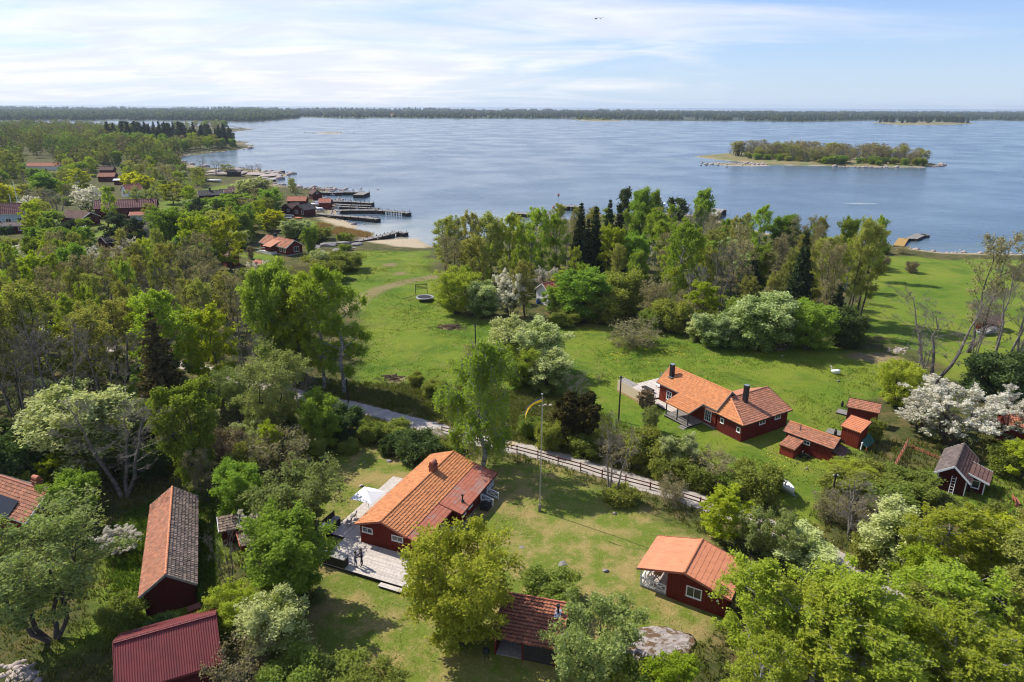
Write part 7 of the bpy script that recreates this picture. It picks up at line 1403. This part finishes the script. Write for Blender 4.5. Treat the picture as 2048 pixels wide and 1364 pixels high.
isle_trees([(1455, 311), (1500, 307), (1640, 311), (1780, 318), (1860, 328), (1840, 333), (1700, 331), (1560, 326), (1480, 318)], (('budding', 5), ('alder', 1.6), ('bare', 2.5)), 190, (7, 13.5), 21, (.9, 1.3)); isle_trees([(1485, 320), (1560, 327), (1700, 332.5), (1850, 334), (1860, 330), (1700, 328), (1560, 321)], (('broad', 1.4), ('bush', 1), ('alder', 2)), 60, (3, 6.5), 22, (1.0, 1.6))
isle_trees([(1750, 246), (1800, 244.5), (1900, 244.5), (1945, 247), (1900, 248.5), (1800, 248.5)], (('spruce', 3), ('pine', 2)), 90, (13, 19), 23, (.5, .7)); isle_trees([(1150, 240), (1170, 239), (1218, 240), (1235, 242), (1200, 242)], (('bush', 1), ('alder', 1), ('pine', .4)), 36, (3, 8), 24, (1.0, 1.6))
# the wood behind the village reads as one mass: many crowns, leaf clumps on trunks
LF['massolive'] = leafmat('wood_olive', (.09, .105, .03), (.23, .235, .06), .4, 0, 0); LF['massgreen'] = leafmat('wood_green', (.07, .11, .03), (.20, .27, .05), .4, 0, 0); LF['massbrown'] = leafmat('wood_brown', (.10, .085, .055), (.22, .18, .10), .35, 0, 0)
def woodland(name, label, poly, n, hr, seed, leafm, per=130, z_=None):
    rng = np.random.default_rng(seed); W = np.array([on(x, y)[:2] for x, y in poly]); lo, hi = W.min(0), W.max(0); c = rng.uniform(lo, hi, (n * 6, 2)); c = c[(sdist(c[:, 0], c[:, 1], W) > 0)]; c = c[sdist(c[:, 0], c[:, 1], SHORE) > 7]
    kx = [proj((x, y, 0)) for x, y in c]; ok = [not any(a - 6 < q[0] < e + 6 and b < q[1] < d + 26 for a, b, e, d in KEEP) for q in kx]; c = c[np.array(ok)][:n]; n = len(c); z = gz(c[:, 0], c[:, 1]); h = rng.uniform(*hr, n); R = h * rng.uniform(.32, .46, n)
    d = unit(rng.normal(size=(n, per, 3))); rr = rng.uniform(.45, 1.05, (n, per, 1)); ctr = np.stack([c[:, 0], c[:, 1], z + h * .58], 1); P_ = ctr[:, None] + d * rr * np.stack([R, R, h * .44], 1)[:, None]
    lob = unit(rng.normal(size=(n, 6, 3))); P_ += .22 * R[:, None, None] * lob[np.arange(n)[:, None], rng.integers(0, 6, (n, per))]
    V, Fq = leaves(P_.reshape(-1, 3), 1.0, rng, 1.3, .5); sc_ = np.repeat(h * .085, per)[:, None, None]; V = V.reshape(-1, 3, 3); cc = V.mean(1, keepdims=True); V = (cc + (V - cc) * sc_).reshape(-1, 3); fa = np.clip(np.repeat(rng.random(n), per) * .75 + rng.random(n * per) * .25, 0, 1)
    tp_ = np.stack([np.stack([c[:, 0], c[:, 1], z - .2], 1), np.stack([c[:, 0], c[:, 1], z + h * .7], 1)], 1); tv, tf = tubes(tp_, np.stack([h * .014, h * .006], 1), 4)
    tf = tri(tf); m = mesh_np(name, np.concatenate([tv, V]), np.concatenate([tf, Fq + len(tv)]), np.r_[np.zeros(len(tf)), fa]); m.materials.append(MAT['bark']); m.materials.append(leafm); m.polygons.foreach_set('material_index', np.r_[np.zeros(len(tf), np.int32), np.ones(len(Fq), np.int32)]); tag(link(name, m), label, 'wood', kind='stuff')
BACK = [(-140, 262), (60, 255), (200, 258), (300, 275), (240, 292), (330, 304), (380, 312), (400, 335), (330, 345), (150, 345), (-140, 360)]
woodland('olive_wood', 'olive green mass of wood behind the village', BACK, 430, (6, 17), 41, LF['massolive'], 190); woodland('green_wood', 'fresh green mass of wood behind the village', BACK, 300, (6, 16), 42, LF['massgreen'], 190); woodland('brown_wood', 'brown budding mass of wood behind the village', BACK, 170, (8, 16), 43, LF['massbrown'], 120)
woodland('village_undergrowth', 'low green scrub between the village houses', [(-80, 345), (330, 330), (420, 352), (620, 400), (640, 470), (560, 500), (300, 560), (-80, 600)], 420, (2, 5), 44, LF['bush'], 110)
woodland('wood_undergrowth', 'low scrub under the trees of the left wood', [(-80, 590), (480, 575), (640, 640), (640, 770), (480, 850), (-80, 960)], 300, (1.2, 3), 45, LF['bushdk'], 130); woodland('centre_undergrowth', 'low scrub under the trees of the centre wood', [(880, 520), (1150, 470), (1440, 480), (1740, 530), (1720, 640), (1430, 655), (960, 625)], 260, (1.2, 3), 46, LF['bush'], 120)
woodland('edge_scrub', 'mixed scrub and young trees continuing the left wood', [(-1100, 545), (6, 600), (6, 860), (-160, 1150), (-260, 1620), (2300, 1620), (2600, 2200), (-1300, 2200)], 420, (1.4, 4), 47, LF['bush'], 150)
# rough grass, verge weeds and reeds
def tufts(name, label, n, poly, hr, leafm, seed, excl=(), w=.05, blades=7, spread=.16, mask=None, cat='grass'):
    rng = np.random.default_rng(seed); lo, hi = np.min(poly, 0), np.max(poly, 0); c = rng.uniform(lo, hi, (n * 5, 2)); c = c[sdist(c[:, 0], c[:, 1], poly) > 0]
    c = c[dline(c[:, 0], c[:, 1], ROAD) > 1.6]
    for e in excl: c = c[sdist(c[:, 0], c[:, 1], e) < .3]
    for bx, by in BLD: c = c[np.hypot(c[:, 0] - bx, c[:, 1] - by) > 1.2]
    if mask is not None: c = c[mask(c[:, 0], c[:, 1], rng)]
    c = c[vnoise(c[:, 0], c[:, 1], 4.0, seed) > .3] if cat == 'reeds' else c; c = c[:n]; n = len(c); z = gz(c[:, 0], c[:, 1]); P_ = np.repeat(np.stack([c[:, 0], c[:, 1], z], 1), blades, 0); N = len(P_); P_[:, :2] += rng.normal(0, spread, (N, 2)); a = rng.uniform(0, 6.283, N); h = rng.uniform(*hr, N); ln = h * rng.uniform(.1, .6, N); d = np.stack([np.cos(a), np.sin(a), 0 * a], 1); s_ = np.stack([-np.sin(a), np.cos(a), 0 * a], 1) * (w * h / np.mean(hr))[:, None]
    P_[:, 2] -= .03; mid = P_ + d * (ln * .35)[:, None]; mid[:, 2] += h * .6; tip = P_ + d * ln[:, None]; tip[:, 2] += h
    V = np.stack([P_ - s_, P_ + s_, tip], 1).reshape(-1, 3); tag(link(name, mesh_np(name, V, np.arange(3 * N).reshape(-1, 3), rng.random(N)), leafm), label, cat, kind='stuff')
LF['grass'] = leafmat('rough_grass', (.115, .150, .026), (.185, .175, .055), .35, .0, .0); LF['grassg'] = leafmat('green_grass', (.095, .165, .020), (.13, .20, .028), .35, .0, .0); LF['reed'] = leafmat('dry_reed', (.30, .185, .085), (.42, .28, .14), .3, 0, 0)
NEAR = P((-60, 860), (640, 790), (900, 780), (1150, 780), (1450, 900), (2100, 860), (2100, 1420), (-60, 1420)); tufts('rough_grass', 'rough tussocky grass and weeds between the gardens', 13000, NEAR, (.15, .5), LF['grass'], 51, (LAWN, MEADOW, LEFTLAWN), .05)
VERGE = P((640, 760), (900, 770), (1130, 790), (1450, 950), (1700, 1110), (1600, 1110), (1300, 985), (1000, 900), (640, 830)); tufts('verge_grass', 'long grass on the verges of the gravel road', 5000, VERGE, (.2, .55), LF['grass'], 52, (), .05); tufts('meadow_grass', 'green grass tufts on the meadow', 13000, np.array(MEADOW), (.06, .22), LF['grassg'], 53, (), .04, 6, .3)
tufts('lawn_grass', 'short grass blades on the lawn', 5000, np.array(LAWN), (.04, .10), LF['grass'], 54, (), .025, 6, .2)
LF['weed'] = leafmat('meadow_weeds', (.17, .225, .032), (.26, .25, .06), .4, 0, 0); tufts('meadow_weeds', 'coarser weeds and tussocks dotted over the meadow', 2600, np.array(MEADOW), (.1, .28), LF['weed'], 57, (), .06, 8, .3, mask=lambda x, y, r: vnoise(x, y, 7, 57) > .58)
tufts('left_lawn_grass', 'long bright grass beside the long barn', 5000, np.array(LEFTLAWN), (.1, .3), LF['grassg'], 55, (), .04)
REED = [tuple(at(x, y, WL)[:2]) for x, y in ((636, 452), (690, 459), (745, 468), (735, 476), (700, 481), (640, 470))]; tufts('reed_bed', 'dry brown reeds beside the beach jetty', 1700, np.array(REED), (.4, 1.1), LF['reed'], 56, (), .06, 5, .6, cat='reeds')
# dandelions sprinkled over the meadow
def dandelions():
    rng = np.random.default_rng(9); pts = []
    for x, y, n, s_ in ((1238, 710, 90, 16), (1345, 705, 110, 20), (880, 612, 120, 30), (1020, 890, 50, 10), (1180, 908, 70, 14), (1625, 895, 60, 14), (1330, 720, 90, 70), (1560, 920, 45, 40), (850, 700, 120, 60)):
        for _ in range(n): p = on(x + rng.normal(0, s_), y + rng.normal(0, s_ * .3)); pts.append(p + np.array([0, 0, .16]))
    V, Fq = leaves(np.array(pts), .11, rng, 1.0, 6.); tag(link('dandelions', mesh_np('dandelions', V, Fq), MAT['flagy']), 'yellow dandelions scattered over the meadow', 'flowers', kind='stuff')
dandelions()
# ------------------------------------------------------------------ say which tree is which
MARK = [('the long tiled barn', 335, 1090), ('the corrugated roof barn', 325, 1310), ('the house deck', 760, 1130), ('the open wood shed', 1065, 1250), ('the guest cabin', 1375, 1140), ('the flagpole', 1080, 990), ('the trailer boat', 1558, 975), ('the twin chimney cottage', 1440, 810), ('the white trimmed garden house', 1920, 935), ('the trampoline', 850, 598), ('the sandy beach', 800, 487), ('the jetties', 720, 412), ('the white stair house', 565, 490), ('the maroon roofed barn', 240, 420), ('the rocky point', 490, 348), ('the firewood rack', 1520, 690), ('the wooded island', 1650, 318), ('the pale house at the left edge', 15, 430), ('the crooked jetty', 1825, 480), ('the half hidden white cottage', 1097, 595), ('the red sheds', 1680, 870), ('the bedrock dome', 1315, 1300), ('the brown hut at right', 1970, 645), ('the left edge cottage', 70, 990), ('the road bend pole', 697, 790), ('the spruce headland', 380, 285), ('the distant island', 1845, 246), ('the low skerry', 1195, 241), ('the meadow pole', 951, 690), ('the lone crib jetty', 1140, 413), ('the vegetable garden', 1825, 915), ('the big orange roof', 850, 960), ('the bottom right corner', 1980, 1330), ('the leafless fruit tree', 1703, 1030), ('the rear left wood road', 230, 698)]
ONES = 'first,second,third,fourth,fifth,sixth,seventh,eighth,ninth,tenth,eleventh,twelfth,thirteenth,fourteenth,fifteenth,sixteenth,seventeenth,eighteenth,nineteenth'.split(','); TENS = {20: 'twent', 30: 'thirt', 40: 'fort', 50: 'fift', 60: 'sixt', 70: 'sevent', 80: 'eight', 90: 'ninet'}
def ordn(n): return ONES[n - 1] if n < 20 else TENS[n // 10 * 10] + ('ieth' if n % 10 == 0 else 'y-' + ONES[n % 10 - 1])
ORD = 'leftmost,second,third,fourth,fifth,sixth,seventh,eighth,ninth,tenth,eleventh,twelfth,thirteenth,fourteenth,fifteenth,sixteenth,seventeenth,eighteenth,nineteenth,twentieth'.split(',')
def name_trees():
    G = {}
    for t_ in TREES:
        o, kd, x, y, lb = t_
        nm, mx, my = min(MARK, key=lambda m_: (m_[1] - x) ** 2 + 2.0 * (m_[2] - y) ** 2); dx, dy = x - mx, y - my
        if nm in ('the wooded island', 'the distant island', 'the low skerry', 'the spruce headland'): rel = 'on'
        elif nm == 'the bottom right corner': rel = 'near'
        else: rel = ('right of' if dx > 0 else 'left of') if abs(dx) > 1.6 * abs(dy) else ('below' if dy > 0 else 'above')
        G.setdefault((kd, rel, nm), []).append(t_)
    for (kd, rel, nm), L in G.items():
        L.sort(key=lambda t_: t_[2]); base = '%s %s %s' % (KIND[kd][1], rel, nm)
        for i, t_ in enumerate(L):
            o = t_[0]; o['group'] = KIND[kd][1] + ' group ' + rel + ' ' + nm if len(L) > 1 else KIND[kd][1] + 's'
            if len(L) == 1: o['label'] = base
            else: o['label'] = base + ', ' + ('leftmost of them' if i == 0 else 'rightmost of them' if i == len(L) - 1 else ordn(i + 1) + ' from left')
name_trees()
print('TREES', len(TREES), _c)
# ------------------------------------------------------------------ air
def haze():
    V = [(-9000, -150, -6.5), (9000, -150, -6.5), (9000, 14000, -6.5), (-9000, 14000, -6.5)]; top = 78.
    o = MB().hexa(V, [(x, y, top) for x, y, _ in V]).build('haze', None); m = bpy.data.materials.new('haze_air'); m.use_nodes = True; t = NT(m.node_tree); t.n.remove(t.n['Principled BSDF']); v = t.new('VolumePrincipled'); v.inputs['Color'].default_value = (.72, .85, 1, 1); v.inputs['Density'].default_value = .00007; v.inputs['Anisotropy'].default_value = .2; t.l.new(v.outputs[0], t.n['Material Output'].inputs['Volume']); o.data.materials.append(m); tag(o, kind='stuff')
USE_HAZE = True
if USE_HAZE: haze()
